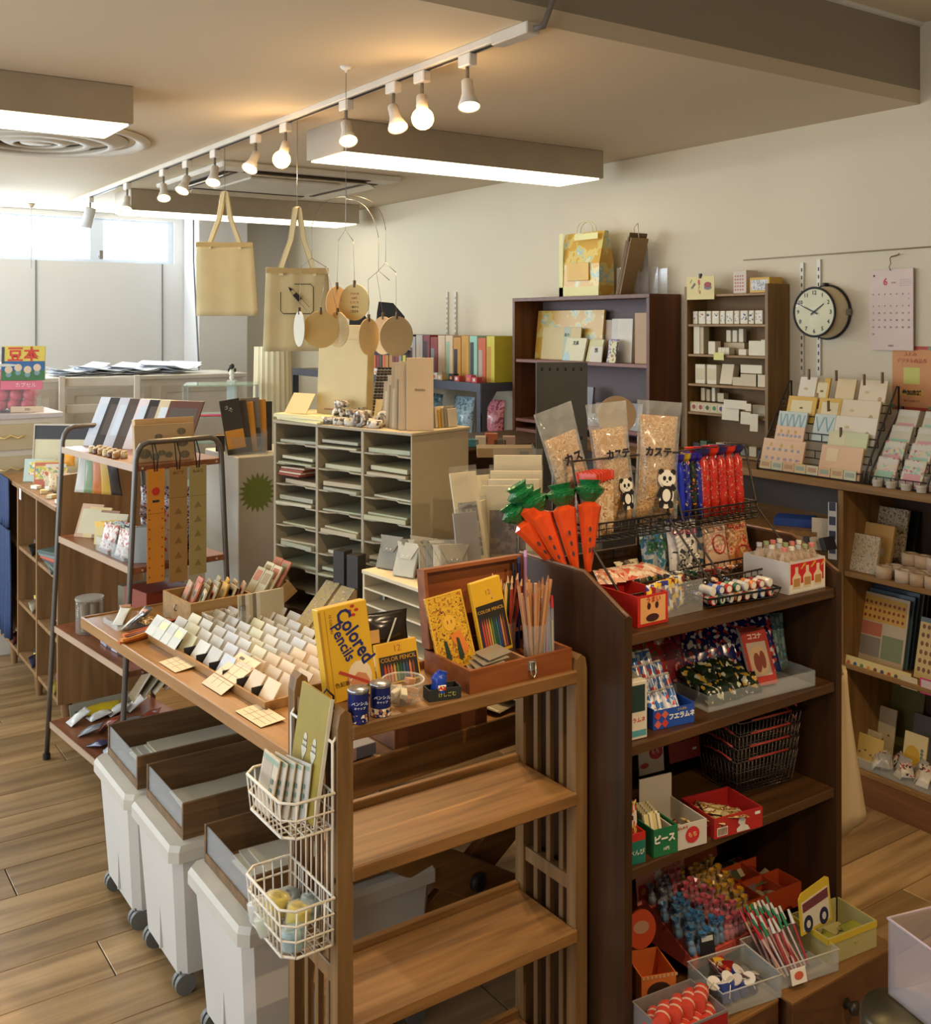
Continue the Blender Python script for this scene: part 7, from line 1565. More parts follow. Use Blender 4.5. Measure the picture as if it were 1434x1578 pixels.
for k, (c, nm, u, x, w, h) in enumerate(LOWC):
    o = slab('stationery_card', nm + ' standing on the bottom bookcase shelf', 'card', w, h, .006, C(*c), bp(u, x, B1 + .001), WR, R(-12))
    if k == 4: flatart(o, [ell(-.008, .055, .028, .034)], C(214, 170, 50), 'yellow_circle'); flatart(o, [ell(.026, .045 + .012 * j, .006, n=8) for j in range(4)], C(110, 130, 120), 'flower_print')
    if k in (1, 2, 3): flatart(o, [ell(-w * .3 + w * .2 * i, h * (.3 + .12 * (i % 2)), .005, .004, 8) for i in range(4)], C(120, 104, 80), 'small_print')
t = thing('clear_shelf_tray', 'clear tray of wrapped trinkets at the front of the bottom bookcase shelf', 'tray', bp(1385, 3.20, B1 + .001), WR); MB().tray(-.19, .19, -.05, .05, 0, .035, .003).build('tray', CLEARP, t)
for k in range(18):
    p = bp(1342 + 6.4 * k, 3.175 + .03 * (k % 3), B1 + .006 + .014 * (k % 2)); pouch('wrapped_trinket', '%s wrapped trinket in the clear tray, %s from the left' % (['white', 'black dotted', 'cream', 'grey'][k % 4], ORD[k] if k < 12 else 'right half, ' + ORD[k - 12]), 'packet', .045, .05, .016, [C(222, 214, 200, .2), printed('dotted_film', [(214, 204, 190, 4), (60, 50, 50), (180, 80, 70)], 90, .2), C(206, 190, 156, .2), C(170, 166, 160, .2)][k % 4], p, WR + R(25 * (k % 5) - 50), R(-40), 'wrapped trinkets in the clear tray', seed=k)
t = thing('vertical_peg_panel', 'tall grey steel display stand end with square holes behind the print bin', 'display stand', P(865, 700, Y=3.7) * 1.0, -YAW); t.location.z = 0
GP = C(84, 82, 76, .45, .3); b = MB().box(-.092, .092, 0, .006, 0, 1.515, .002).box(.088, .092, .006, .24, 0, 1.30).box(-.092, -.088, .006, .24, 0, 1.2); b.build('steel_panel', GP, t)
for z in (1.49, 1.245):
    for i in range(6): inst('square_hole', ('sqh',), lambda m: m.box(-.004, .004, -.0008, 0, -.006, .006), BLACK, t).location = (-.07 + .028 * i, 0, z)
b = MB()
for i in range(7):
    for j in range(14): b.box(-.075 + .025 * i, -.073 + .025 * i, -.0006, 0, 1.20 - .026 * j, 1.202 - .026 * j)
o = b.build('pin_holes', BLACK, t); o['kind'] = 'stuff'
for z in (.3, .7, 1.1): MB().box(-.088, .088, .006, .24, z, z + .008).build('stand_shelf', GP, t)
o = MB().at((0, 0, 0), (PI / 2, 0, 0)).cyl((0, 0, -.002), (0, 0, .002), .058, n=32, sm=False).build('round_fan', C(150, 122, 84, .7)); put(o, P(950, 640, Y=3.1), -YAW); tag(o, 'round brown paper fan standing behind the panda snack bags', 'fan'); MB().box(-.006, .006, -.002, .002, -.30, -.05).build('fan_handle', C(140, 110, 70), o)
t = thing('dark_stand_box', 'dark small stand under the round fan', 'stand', P(950, 700, Y=3.1) * 1.0, -YAW); zt_ = t.location.z; t.location.z = 0; MB().box(-.05, .05, -.04, .04, 0, zt_ - .05, .003).build('body', C(44, 38, 36), t); MB().box(-.055, .055, -.045, .045, zt_ - .05, zt_ - .04).build('top', C(60, 52, 46), t)
o = carton('cardboard_box', 'flat open cardboard box with a green print on the dark brown table', 'box', .22, .12, .035, C(182, 154, 112), P(779, 694, Y=3.95) * 1.0, -YAW); o.location.z = 1.151; flatart(o, [rc(.05, .085, .012, .024)], C(110, 120, 90), 'green_print', -.0605)
for k, (u, c, nm) in enumerate(((728, (60, 120, 120), 'teal'), (742, (206, 190, 160), 'cream'), (757, (196, 110, 70), 'orange-brown'), (770, (110, 100, 84), 'olive'), (784, (196, 160, 140), 'pinkish'))):
    o = carton('small_tin_box', '%s small box at the back of the dark brown table' % nm, 'box', .05, .05, .03 + .012 * (k % 3), C(*c), P(u, 680, Y=4.25), -YAW); o.location.z = 1.151
b = MB(); vs = []; nx, nz = 10, 14
t = thing('hanging_canvas_bag', 'long off-white canvas bag hanging on the right side of the candy shelf', 'bag', (KX1 + .006, KY0 + .045, .01), 0)
for k in range(nz + 1):
    v = k / nz; wd = .024 + .040 * (1 - v) ** 1.3; dp = .034 + .012 * (1 - v)
    for i in range(nx * 2):
        a = 2 * PI * i / (nx * 2); f = 1 + .14 * math.cos(5 * a + v * 2)
        vs.append((wd * (1 + math.cos(a) * f), dp * math.sin(a) * f, .46 + .37 * v + (.03 * math.cos(a) if k == 0 else 0)))
b.add(vs, [(k * 2 * nx + i, k * 2 * nx + (i + 1) % (2 * nx), (k + 1) * 2 * nx + (i + 1) % (2 * nx), (k + 1) * 2 * nx + i) for k in range(nz) for i in range(2 * nx)] + [tuple(range(2 * nx))[::-1], tuple(nz * 2 * nx + i for i in range(2 * nx))], True)
b.build('bag_body', plain('aged_canvas', (190, 164, 124), .8, var=.05, bump=.2), t)
MB().tube([(.016, -.03, .82), (.010, -.02, .87), (.006, 0, .90), (.010, .02, .87), (.016, .03, .82)], .005, 6).build('strap', plain('aged_canvas', (1, 1, 1)), t)
MB().cyl((-.006, 0, .895), (.014, 0, .90), .003, n=8).build('peg', CHROME, t)
# sweets
def K(u, v, z): return P(u, v, z=z)
Z1, Z2, Z3, Z0 = 1.0408, .8228, .5788, .2668
def pk(nm, cols, sc=70, kind='cells', rough=.22): return printed(nm, cols, sc, rough, kind)
# two-tier wire stand
for k, (x0, x1, lab) in enumerate(((1.475, 1.735, 'left two-tier dark wire stand of snack bags on the candy shelf'), (1.775, 2.035, 'right two-tier dark wire stand of snack bags on the candy shelf'))):
    t = thing('wire_snack_stand', lab, 'wire stand', ((x0 + x1) / 2, 1.70, Z1)); h = (x1 - x0) / 2
    b = MB(); wirebox(b, -h, h, .0, .10, .135, .175, .0016, 12, 4, 3); b.build('upper_basket', DKWIRE, t)
    b = MB(); wirebox(b, -h, h, -.11, -.01, .004, .045, .0016, 12, 4, 3); b.build('lower_basket', DKWIRE, t)
    b = MB()
    for s in (-1, 1): b.tube([(s * h, -.115, .002), (s * h, -.115, .05), (s * h, .0, .16), (s * h, .04, .31), (s * h, .105, .31), (s * h, .105, .002)], .003, 6)
    b.tube([(-h, .04, .31), (h, .04, .31)], .0025, 5); b.build('frame', DKWIRE, t)
TANF = pk('tan_snack', [(176, 136, 90, 3), (200, 164, 116, 2), (140, 104, 66), (222, 200, 166)], 60, 'noise')
def panda(o, x, z, s, y=-.022):
    f = lambda pols, m, nm, dy: flatart(o, [[(x + px * s, z + pz * s) for px, pz in q] for q in pols], m, nm, y - dy)
    f([ell(0, 0, 1.15, 1.9, 18), ell(0, 2.1, 1.35, 1.2, 18)], C(230, 222, 204), 'white_outline', 0)
    f([ell(0, .0, .95, 1.3, 16), ell(-.9, 3.0, .42, n=10), ell(.9, 3.0, .42, n=10), [(-1.5, -.2), (-1.0, -.6), (-.5, .9), (-.9, 1.1)], [(1.5, .9), (1.1, .4), (.4, .9), (.9, 1.5)], ell(-.7, -1.3, .42, .55, 10), ell(.7, -1.3, .42, .55, 10)], C(24, 22, 24), 'black_body', .0006)
    f([ell(0, -.1, .62, .85, 14), ell(0, 2.1, 1.12, .98, 18)], C(232, 226, 212), 'white_face_and_belly', .0012)
    f([ell(-.42, 2.15, .26, .32, 10), ell(.42, 2.15, .26, .32, 10), ell(0, 1.7, .14, .1, 8)], C(24, 22, 24), 'eye_patches', .0018)
for k, (x, y, rz, tl2, sc_) in enumerate(((1.530, 1.765, 12, -8, .011), (1.614, 1.742, 4, -6, .0135), (1.706, 1.720, -8, -4, .017))):
    o = pouch('snack_bag', '%s clear tall snack bag with a bear figure and large dark letters' % ['left', 'middle', 'right'][k], 'snack bag', .098, [.205, .21, .235][k], .045, TANF, (x, y, Z1 + .165), R(rz - 8), R(tl2), 'tall clear bags with a bear figure', R([-13, -3, 5][k]), k)
    inst('clear_film', ('cfilm',), lambda m: pouchmesh(m, .116, .268, .054, seed=3), FILM, o)
    text(o, 'カステーラ'[:[2, 3, 4][k]], [.027, .022, .023][k], C(28, 24, 40), (.0, -.025, .150), (PI / 2, 0, R(0)), bold=.0012); panda(o, .012, [.045, .050, .056][k], sc_, -.026)
for k in range(7):
    o = pouch('rice_cracker_pack', 'upright cream and brown striped snack pack with a red frilled top, %s from the left' % ORD[k], 'snack pack', .050, .125, .016, pk('cracker_print', [(196, 160, 120, 3), (220, 196, 164, 2), (150, 100, 70), (206, 120, 80)], 40, 'noise'), (1.487 + .013 * k, 1.715 + .004 * k, Z1 + .145), R(-62 + 4 * k), R(-5), 'striped snack packs in the left wire stand', seed=k)
    if k == 6: flatart(o, [ell(.004, .09, .012, .016), ell(.0, .04, .014, .012)], C(40, 40, 110), 'blue_drawing', -.009); flatart(o, [ell(.008, .09, .007, .009), ell(.006, .04, .007)], C(214, 120, 110), 'drawn_face', -.0095)
    inst('red_frill', ('frill',), lambda m: m.prism([(-.025 + .005 * i, .002 * (i % 2)) for i in range(11)] + [(.025 - .005 * i, .020 + .003 * (i % 2)) for i in range(11)], -.004, .004, 'y'), C(214, 70, 40, .25), o).location = (0, 0, .118)
def stick(lab, x, y, z, h, r, m, capm, grp, roll=0):
    o = inst('snack_stick', ('stick', h, r), lambda b: b.lathe([(.0005, 0), (r, .004), (r * 1.05, h * .3), (r, h * .6), (r * 1.02, h * .85), (r * .5, h * .92), (r * .9, h), (r * .3, h)], n=10), m); put(o, (x, y, z), 0, R(-4), roll); tag(o, lab, 'candy stick', grp)
    q = inst('twisted_top', ('twist', r), lambda b: b.lathe([(r * .45, 0), (r * 1.3, .010), (r * 1.6, .022), (r * 1.1, .020), (r * .3, .004)], n=9, sm=False), capm, o); q.location = (0, 0, h * .93); return o
BLST = pk('blue_stick_print', [(30, 34, 130, 3), (60, 70, 190), (20, 20, 70), (200, 196, 210, .6), (206, 170, 40, .5)], 90, 'noise'); RDST = pk('red_stick_print', [(190, 40, 30, 4), (120, 20, 18), (220, 140, 110, .8), (206, 60, 40)], 100, 'noise'); GRST = pk('green_stick_print', [(30, 60, 40, 3), (20, 20, 24, 2), (150, 50, 30), (190, 160, 60, .6)], 90, 'noise')
PUR = C(50, 40, 150, .2); REDF = C(206, 50, 30, .2)
for k in range(11):
    m = [BLST, GRST, C(30, 50, 190, .2), BLST, GRST][k % 5]; stick('%s foil stick in the right wire stand, %s from the left' % (['blue', 'dark green', 'bright blue', 'blue', 'black'][k % 5], ORD[k]), 1.768 + .021 * (k % 6), 1.735 + .025 * (k // 6), Z1 + .145, .145, .0095, m, PUR if k % 3 else C(190, 160, 40, .2), 'blue and green foil sticks')
for k in range(9): stick('red foil stick in the right half of the right wire stand, %s from the left' % ORD[k], 1.885 + .030 * (k % 5), 1.73 + .03 * (k // 5), Z1 + .145, .155, .0135, RDST, REDF if k % 2 else C(40, 40, 90, .2), 'red foil sticks')
CAR = plain('orange_foil', (206, 70, 24), .18, var=.12, scale=50); GRN = plain('green_foil', (20, 100, 50), .15, bump=.6, scale=120)
for k, (u, v, r1, r2) in enumerate(((822, 800, -38, 4), (846, 795, -24, 0), (870, 790, -10, 2), (892, 785, 2, 0), (838, 775, -30, 14))):
    p = P(u + 14, v + 62, Y=2.22 + .02 * (k == 4)); t = thing('carrot_snack', 'orange cone snack bag with a green twisted top, %s' % ['leftmost', 'second from the left', 'third from the left', 'rightmost', 'behind the two leftmost'][k], 'snack bag', (max(1.43, p.x), p.y, p.z - .02), 0, 'orange carrot-shaped snack bags', rot=(R(-8), R(r1), R(-YAW * 57 + r2)))
    MB().lathe([(.0005, -.03), (.007, -.026), (.015, .03), (.023, .09), (.027, .112), (.009, .124)], n=9, sm=False).build('orange_cone', CAR, t)
    MB().lathe([(.009, .114), (.013, .122), (.030, .140), (.034, .150), (.020, .158), (.026, .168), (.008, .162)], n=9, sm=False).build('green_top', GRN, t)
    flatart(t, [ell(.0, .02 + .022 * j, .003, .006, 7) for j in range(3)], C(60, 24, 20), 'dark_letters', -.0245)
def pc(lab, u, v, z, w, h, d, m, rz=0, tl2=-14, grp='snack packs in the wire stands', seed=0, cat='snack pack'): q_ = K(u, v, z); q_.y = min(q_.y, 1.765); q_.x = min(max(q_.x, 1.47), 2.02); return pouch('snack_pack', lab, cat, w, h, d, m, q_, R(rz), R(tl2), grp, seed=seed)
ZL = Z1 + .008
pc('yellow pack behind the wire, left end of the lower tier', 925, 868, ZL, .045, .095, .012, pk('yel_face', [(214, 186, 80, 3), (60, 60, 50), (226, 210, 160)], 60), 20)
o = pc('black and cream rice cracker pack in the lower left basket', 962, 893, ZL, .075, .06, .02, pk('black_cracker', [(50, 46, 44, 2), (190, 180, 150, 2), (100, 90, 70)], 50), 0, -40); flatart(o, [ell(0, .03, .018, .014)], C(200, 190, 160), 'round_label', -.012)
o = pc('white and green snack bag with a mountain drawing', 987, 885, ZL, .085, .125, .03, pk('green_white', [(190, 196, 200, 3), (70, 130, 170, 1), (60, 120, 70, 1.2), (226, 226, 220, 2)], 24, 'noise'), -6, -10); text(o, 'ポコ', .022, C(40, 110, 60), (0, -.017, .075), bold=.001)
o = pc('orange giraffe pattern pack in the lower left basket', 1012, 890, ZL, .06, .10, .022, pk('giraffe', [(206, 130, 60), (220, 190, 130, 2), (200, 70, 60), (90, 130, 180)], 34, 'noise'), -10, -16, seed=1)
o = pc('white bag with many small black and white bears', 1056, 893, ZL, .085, .145, .03, pk('tiny_bears', [(214, 210, 206, 4), (60, 60, 64, .5), (226, 220, 210, 3)], 60), -14, -10, seed=2)
for q in range(5): panda(o, -.018 + .02 * (q % 3), .02 + .022 * (q // 2), .0055, -.0165 - .003 * q)
text(o, 'しっとり', .018, C(180, 50, 90), (0, -.0165, .112), bold=.0008)
o = pc('pink and cream round-marked bag in the lower right basket', 1107, 880, ZL, .075, .125, .03, pk('pink_cream', [(214, 180, 150, 4), (206, 110, 90, .6), (224, 200, 176, 2)], 20, 'noise'), -10, -12)
ring_ = MB().tube([(.018 * math.cos(a), -.0165, .065 + .022 * math.sin(a)) for a in [2 * PI * j / 18 for j in range(18)]], .0014, 5, closed=True).build('red_ring', RED, o)
o = pc('brown and red striped snack bag behind the roll candies', 1143, 875, ZL, .075, .125, .03, pk('brown_red', [(170, 110, 60, 2), (206, 160, 110), (190, 60, 50), (226, 190, 150)], 26, 'noise'), -6, -14, seed=1); MB().tube([(.024 * math.cos(a), -.0165, .035 + .02 * math.sin(a)) for a in [2 * PI * j / 18 for j in range(18)]], .0014, 5, closed=True).build('red_ring', RED, o)
o = pc('clear bag of orange and yellow toys at the right of the stand', 1176, 850, ZL, .06, .14, .03, pk('orange_yellow', [(206, 130, 80, 2), (224, 180, 80), (214, 150, 130)], 22, 'noise'), -10, -8, seed=3); flatart(o, [ell(.004, .03, .018)], C(220, 180, 70), 'yellow_face', -.016); flatart(o, [ell(-.002, .034, .0025, .004, 8), ell(.010, .034, .0025, .004, 8)], INK, 'eyes', -.017)
for k in range(5): pc('dim colourful pack behind the lower tier, %s from the left' % ORD[k], 935 + 60 * k, 845, Z1 + .003, .07, .13, .02, pk('dim_pack_%d' % (k % 3), [[(60, 90, 120), (190, 180, 160)], [(190, 90, 40), (214, 170, 110)], [(120, 60, 90), (200, 180, 180)]][k % 3], 40), 0, -4, 'rear snack packs', seed=k)
o = openbox('snack_box', 'open red snack box with a smiling orange drawing at the front left', 'box', .085, .13, .062, RED, K(1003, 962, Z1) + Vector((-.0, .06, 0)), 0); flatart(o, [rc(-.035, .035, .006, .058)], C(220, 160, 100), 'orange_field', -.0652); flatart(o, [ell(-.012, .040, .005, .007, 8), ell(.010, .040, .005, .007, 8), ell(-.002, .016, .018, .008)], C(60, 24, 24), 'drawn_face', -.066); text(o, 'うまい', .014, RED, (0, -.0664, .052))
for k in range(9):
    c = [pk('packet_bl', [(50, 60, 150, 2), (226, 190, 60), (220, 220, 220)], 60), pk('packet_ye', [(220, 180, 50, 3), (60, 70, 150), (230, 230, 220)], 55), pk('packet_mr', [(120, 40, 50, 2), (60, 50, 110), (224, 180, 60)], 60)][k % 3]
    pouch('gum_packet', '%s upright snack packet in the row beside the red box, %s from the left' % (['blue', 'yellow', 'maroon'][k % 3], ORD[k]), 'packet', .030, .066, .010, c, (1.545 + .014 * k, 1.560 + .004 * k, Z1), R(-12), R(-8), 'snack packets in the front left row', seed=k)
o = slab('clear_box_front', 'clear plastic cover over the front left snack row', 'cover', .14, .068, .001, CLEARP, (1.60, 1.540, Z1), R(0))
for k in range(7): pouch('pink_snack', '%s pink and cream packet lying on top of the front left boxes' % ORD[k], 'packet', .04, .06, .014, pk('pinkish_pack', [(214, 160, 130, 2), (200, 90, 70), (226, 206, 180, 2)], 50), (1.475 + .028 * k, 1.625, Z1 + .065), R(10 * k - 30), R(-75), 'pink packets on the front left boxes', seed=k)
t = thing('candy_roll_tray', 'dark oval wire tray holding rows of small candy rolls', 'tray', (1.790, 1.575, Z1), R(-6)); b = MB(); wirebox(b, -.10, .10, -.045, .045, .003, .022, .0016, 10, 4, 1, .006); b.build('wire_tray', BLACK, t)
RLC = [((200, 60, 50), 'red'), ((226, 222, 214), 'white'), ((220, 130, 70), 'orange'), ((60, 110, 80), 'green'), ((70, 100, 180), 'blue'), ((150, 60, 60), 'maroon'), ((190, 190, 196), 'silver')]
for k in range(24):
    r, c = k // 8, k % 8; cc, cn = RLC[(k * 3 + r) % 7]; p = Matrix.Rotation(R(-6), 3, 'Z') @ Vector((-.085 + .0235 * c, -.030 + .030 * (r % 2) + .004 * (r // 2), 0))
    o = inst('candy_roll', ('roll',), lambda m: m.cyl((0, -.017, 0), (0, .017, 0), .0095, n=10), C(*cc, .3)); put(o, (1.790 + p.x, 1.575 + p.y, Z1 + .0145 + .020 * (r // 2)), R(-6 + 4 * (k % 3)), 0); inst('white_end', ('rend',), lambda m: m.cyl((0, -.0178, 0), (0, -.017, 0), .007, n=10), C(226, 220, 206), o); inst('pale_band', ('rband',), lambda m: m.cyl((0, -.008, 0), (0, .004, 0), .0098, n=10, caps=False), C(224, 214, 196), o)
    tag(o, '%s candy roll, %s from the left, %s in the dark tray' % (cn, ORD[c], ['front row', 'second row', 'stacked row'][r]), 'candy', 'candy rolls in the dark tray')
for k in range(12):
    r, c = k // 6, k % 6; cc, cn = RLC[(k * 2 + 1) % 7]; o = inst('candy_roll_bag', ('crb',), lambda m: pouchmesh(m, .03, .05, .018, 5, 6), pk('roll_bag_' + cn, [cc, (226, 216, 200), tuple(q // 2 for q in cc)], 90)); put(o, (1.735 + .030 * c, 1.650 + .03 * r, Z1 + .004 + .02 * r), R(15 * k), R(-60)); tag(o, '%s wrapped candy behind the dark tray, %s from the left, %s' % (cn, ORD[c], ['lower', 'upper'][r]), 'candy', 'wrapped candies behind the dark tray')
t = openbox('bottle_candy_box', 'white and red box of small bottle sweets at the right front', 'box', .13, .13, .072, C(196, 190, 184), (1.985, 1.580, Z1), R(0), t=.003); flatart(t, [rc(-.062, .062, .003, .069)], C(222, 214, 200), 'white_front', -.0652); flatart(t, [rc(-.06, .058, .022, .068)], C(196, 36, 40), 'red_front', -.0656); flatart(t, [[(-.048 + .036 * j, .066), (-.040 + .036 * j, .066), (-.056 + .036 * j, .054), (-.062 + .036 * j, .054)] for j in range(1, 4)], C(214, 160, 50), 'gold_stripes', -.0658)
for j in range(3): flatart(t, [[(-.052 + .038 * j, .012), (-.026 + .038 * j, .012), (-.024 + .038 * j, .036), (-.034 + .038 * j, .046), (-.034 + .038 * j, .060), (-.044 + .038 * j, .060), (-.044 + .038 * j, .046), (-.054 + .038 * j, .036)]], C(222, 196, 160), 'drawn_bottle', -.066); flatart(t, [rc(-.050 + .038 * j, -.028 + .038 * j, .016, .034)], C(176, 130, 70), 'drawn_label', -.0664)
o = t
for k in range(14):
    t = thing('bottle_candy', 'small clear bottle sweet with a %s cap in the white and red box, %s row' % (['pink', 'white', 'silver', 'green'][k % 4], ['front', 'middle', 'rear'][k // 5]), 'sweet', (1.937 + .024 * (k % 5), 1.540 + .036 * (k // 5), Z1 + .006), 0, 'bottle sweets in the box')
    c = C(*[(206, 120, 110), (220, 214, 196), (180, 180, 180), (150, 160, 110)][k % 4], .3)
    inst('bottle', ('cbot',), lambda m: m.lathe([(.0005, 0), (.011, 0), (.011, .06), (.012, .068), (.006, .082), (.006, .088), (.0005, .088)], n=12), clear('cola_bottle', (226, 200, 170), .45), t); inst('cap', ('ccap',), lambda m: m.cyl((0, 0, .086), (0, 0, .094), .0068, n=10), c, t)
    inst('syrup', ('csyr',), lambda m: m.cyl((0, 0, .003), (0, 0, .06), .009, n=10), c, t)
# second shelf
GRP2 = 'sweets on the second candy shelf'
o = carton('tall_candy_box', 'white box with a dark green drink picture and red words on the second shelf', 'box', .042, .05, .115, C(214, 204, 186), K(985, 1140, Z2) + Vector((.004, .028, 0)), R(-6)); flatart(o, [rc(-.019, .015, .055, .108)], C(30, 54, 50), 'drink_picture', -.0252); text(o, 'ラムネ', .011, RED, (0, -.0254, .038)); flatart(o, [rc(-.018, .018, .006, .018)], C(80, 150, 160), 'teal_band', -.0252)
pouch('banana_candy_pack', 'yellow pack with green leaves above the white drink box', 'packet', .07, .085, .015, pk('yellow_green', [(206, 180, 50, 4), (60, 110, 50), (190, 60, 40)], 34, 'noise'), K(992, 1085, Z2 + .0) + Vector((0, .05, .07)), R(-8), R(-10))
for k in range(3): carton('red_candy_box', 'red candy box with pale letters leaning at the back left, %s' % ['lowest', 'middle', 'top'][k], 'box', .075, .035, .04, C(160, 30, 32, .3), (1.475 + .012 * k, 1.70 - .02 * k, Z2 + .001 + .041 * k), R(-14 + 6 * k), 'red candy boxes on the second shelf', panels=((-.026, .026, .012, .028, C(206, 150, 120), 'pale_letters'),))
RBX = K(1042, 1118, Z2) + Vector((0, .05, 0))
t = openbox('whistle_candy_box', 'blue card box with red and white diamonds holding whistle candy tubes', 'box', .105, .10, .042, C(38, 78, 166, .35), RBX, R(-8), front=.038)
for i in range(2):
    for j in range(2): flatart(t, [[(-.050 + .018 * i, .010 + .018 * j), (-.041 + .018 * i, .001 + .018 * j), (-.032 + .018 * i, .010 + .018 * j), (-.041 + .018 * i, .019 + .018 * j)]], C(196, 60, 50) if (i + j) % 2 else C(206, 100, 80), 'diamond', -.0506)
text(t, 'フエラムネ', .0135, C(224, 220, 210), (.020, -.0508, .020), bold=.0005); text(t, 'コリスの', .006, C(200, 170, 90), (.02, -.0508, .033))
for k in range(15):
    c, r = k % 4, k // 4; t = thing('whistle_candy_tube', 'tube of round white whistle candies, %s row from the front, %s from the left' % (ORD[r], ORD[c]), 'candy', RBX + Vector((-.040 + .021 * c + .006 * (r % 2), -.026 + .019 * r, .018 + .022 * r)), 0, 'whistle candy tubes', rot=(R(-30), 0, R(-8)))
    inst('tube', ('wtube',), lambda m: m.cyl((0, -.0, 0), (0, .0, .045), .0100, n=12), pk('whistle_tube', [(70, 120, 190, 2), (220, 220, 226, 2), (200, 80, 80, .6)], 60), t); inst('white_candy', ('wcan',), lambda m: m.lathe([(.003, .046), (.0095, .047), (.0095, .050), (.003, .050)], n=14), C(222, 216, 206), t)
for k in range(8): pouch('red_berry_pack', '%s pack behind the blue box on the second shelf, %s' % (['red and green', 'dark red', 'crimson', 'pink-red'][k % 4], ['lower ', 'upper '][k // 4] + ORD[k % 4]), 'packet', .075, .10, .02, pk('berry_%d' % (k % 2), [[(170, 40, 40, 3), (60, 110, 50), (206, 170, 150)], [(120, 30, 40, 3), (60, 30, 60), (196, 110, 100)]][k % 2], 45, 'noise'), (1.585 + .036 * (k % 4), 1.64 + .03 * (k // 4), Z2 + .03 + .05 * (k // 4)), R(10 * (k % 3) - 10), R(-22), 'red packs behind the blue box', seed=k)
BD = pk('blue_red_dots', [(24, 28, 84, 4), (206, 196, 190, 1), (180, 50, 40, 1)], 80)
for k in range(8): pouch('dotted_pack', 'dark blue pack with red and white dots on the second shelf, %s from the left' % ORD[k], 'packet', .065, .13, .018, BD, (1.735 + .028 * k, 1.665 - .012 * k, Z2 + .025), R(-26), R(-30), 'blue dotted packs', seed=k)
t = thing('clear_long_tray', 'long clear plastic tray on the second candy shelf', 'tray', (1.845, 1.575, Z2), R(-4)); MB().tray(-.165, .165, -.055, .06, 0, .035, .002).build('tray', CLEARP, t)
DG = pk('dark_green_candy', [(26, 40, 26, 4), (200, 196, 170, .8), (190, 150, 60, .7)], 55)
for k in range(12): pouch('black_sugar_candy', 'black and green wrapped candy in the clear tray, %s row, %s from the left' % (['front', 'middle', 'rear'][k // 4], ORD[k % 4]), 'candy', .045, .048, .02, DG, (1.715 + .042 * (k % 4), 1.545 + .028 * (k // 4), Z2 + .006 + .012 * (k // 4)), R(-14 + 12 * (k % 3)), R(-42), 'black wrapped candies', seed=k)
for k in range(3):
    o = slab('peanut_card_pack', '%s red and white card pack with a peanut picture' % ['front', 'middle', 'rear'][k], 'card pack', .072, .12, .006, C(196, 170, 150), (1.895 + .012 * k, 1.560 + .014 * k, Z2 + .008), R(-10), R(-22), 'peanut card packs'); flatart(o, [ell(0, .055, .026, .032)], C(214, 176, 130), 'picture_field'); flatart(o, [ell(-.006, .05, .010, .022, 10), ell(.010, .055, .008, .020, 10)], C(140, 64, 44), 'peanut_picture', -.0008); flatart(o, [rc(-.036, .036, .095, .12), rc(-.036, .036, 0, .02), rc(-.036, -.028, .02, .095), rc(.028, .036, .02, .095)], C(176, 50, 36), 'red_border', -.0009); text(o, 'ココナ', .014, C(224, 210, 190), (0, -.0014, .107), bold=.0005)
for k in range(5): pouch('pale_blue_pack', 'pale blue clear pack at the right of the second shelf, %s from the left' % ORD[k], 'packet', .055, .125, .02, pk('pale_blue_print', [(130, 150, 150, 3), (90, 110, 110, 2), (90, 150, 180, .8), (180, 186, 180)], 30, 'noise'), (1.955 + .016 * k, 1.60 + .006 * k, Z2 + .008), R(-20), R(-24 + 3 * k), 'pale blue packs', seed=k)
for k in range(6): pouch('clear_rear_pack', 'clear glinting pack at the back of the second shelf, %s from the left' % ORD[k], 'packet', .06, .12, .02, pk('rear_clear', [(110, 90, 84, 3), (170, 150, 140, 1.5), (70, 50, 56, 2)], 34, 'noise'), (1.79 + .034 * k, 1.73, Z2 + .05), R(-10 * (k % 3)), R(-10), 'clear rear packs', seed=k)
# third shelf
o = slab('candy_sign', 'white sign with red round lettering at the left of the third shelf', 'sign', .072, .12, .003, C(206, 190, 170), (1.677, 1.70, Z3 + .055), R(-6), R(-4)); flatart(o, [ell(.006, .078, .028, .022), ell(.014, .045, .020, .016)], C(176, 44, 70), 'red_blob'); text(o, 'ココナッ', .012, C(220, 180, 120), (.006, -.0008, .082)); text(o, 'もち', .012, C(226, 200, 190), (.012, -.0008, .046)); flatart(o, [ell(-.02, .078, .010, .006), ell(-.02, .02, .012, .006)], C(190, 60, 60), 'small_badge')
o = slab('red_board', 'dark red board with a white bottle shape and dark letters on the third shelf', 'sign', .095, .13, .003, C(130, 32, 26), (1.785, 1.70, Z3 + .060), R(-4), R(-8)); flatart(o, [[(-.026, .098), (-.004, .098), (-.004, .108), (-.011, .114), (-.011, .126), (-.019, .126), (-.019, .114), (-.026, .108)]], C(206, 196, 180), 'bottle_shape'); text(o, 'ビンラムネ', .016, C(60, 20, 18), (.0, -.0008, .072)); text(o, 'ください', .015, C(60, 20, 18), (.004, -.0008, .046)); flatart(o, [rc(.024, .036, .018, .023)], C(206, 196, 180), 'white_mark')
SB = C(150, 140, 124)
t = openbox('stick_candy_box', 'red box of stick packs with a green base card at the left end', 'box', .05, .08, .06, RED, K(985, 1335, Z3) + Vector((.004, .05, 0)), R(-8), back=.13); flatart(t, [rc(-.024, .024, .0, .045)], C(20, 106, 90), 'green_front', -.0405); text(t, 'べんぴ', .012, C(214, 210, 196), (.004, -.041, .022)); bb = t.location
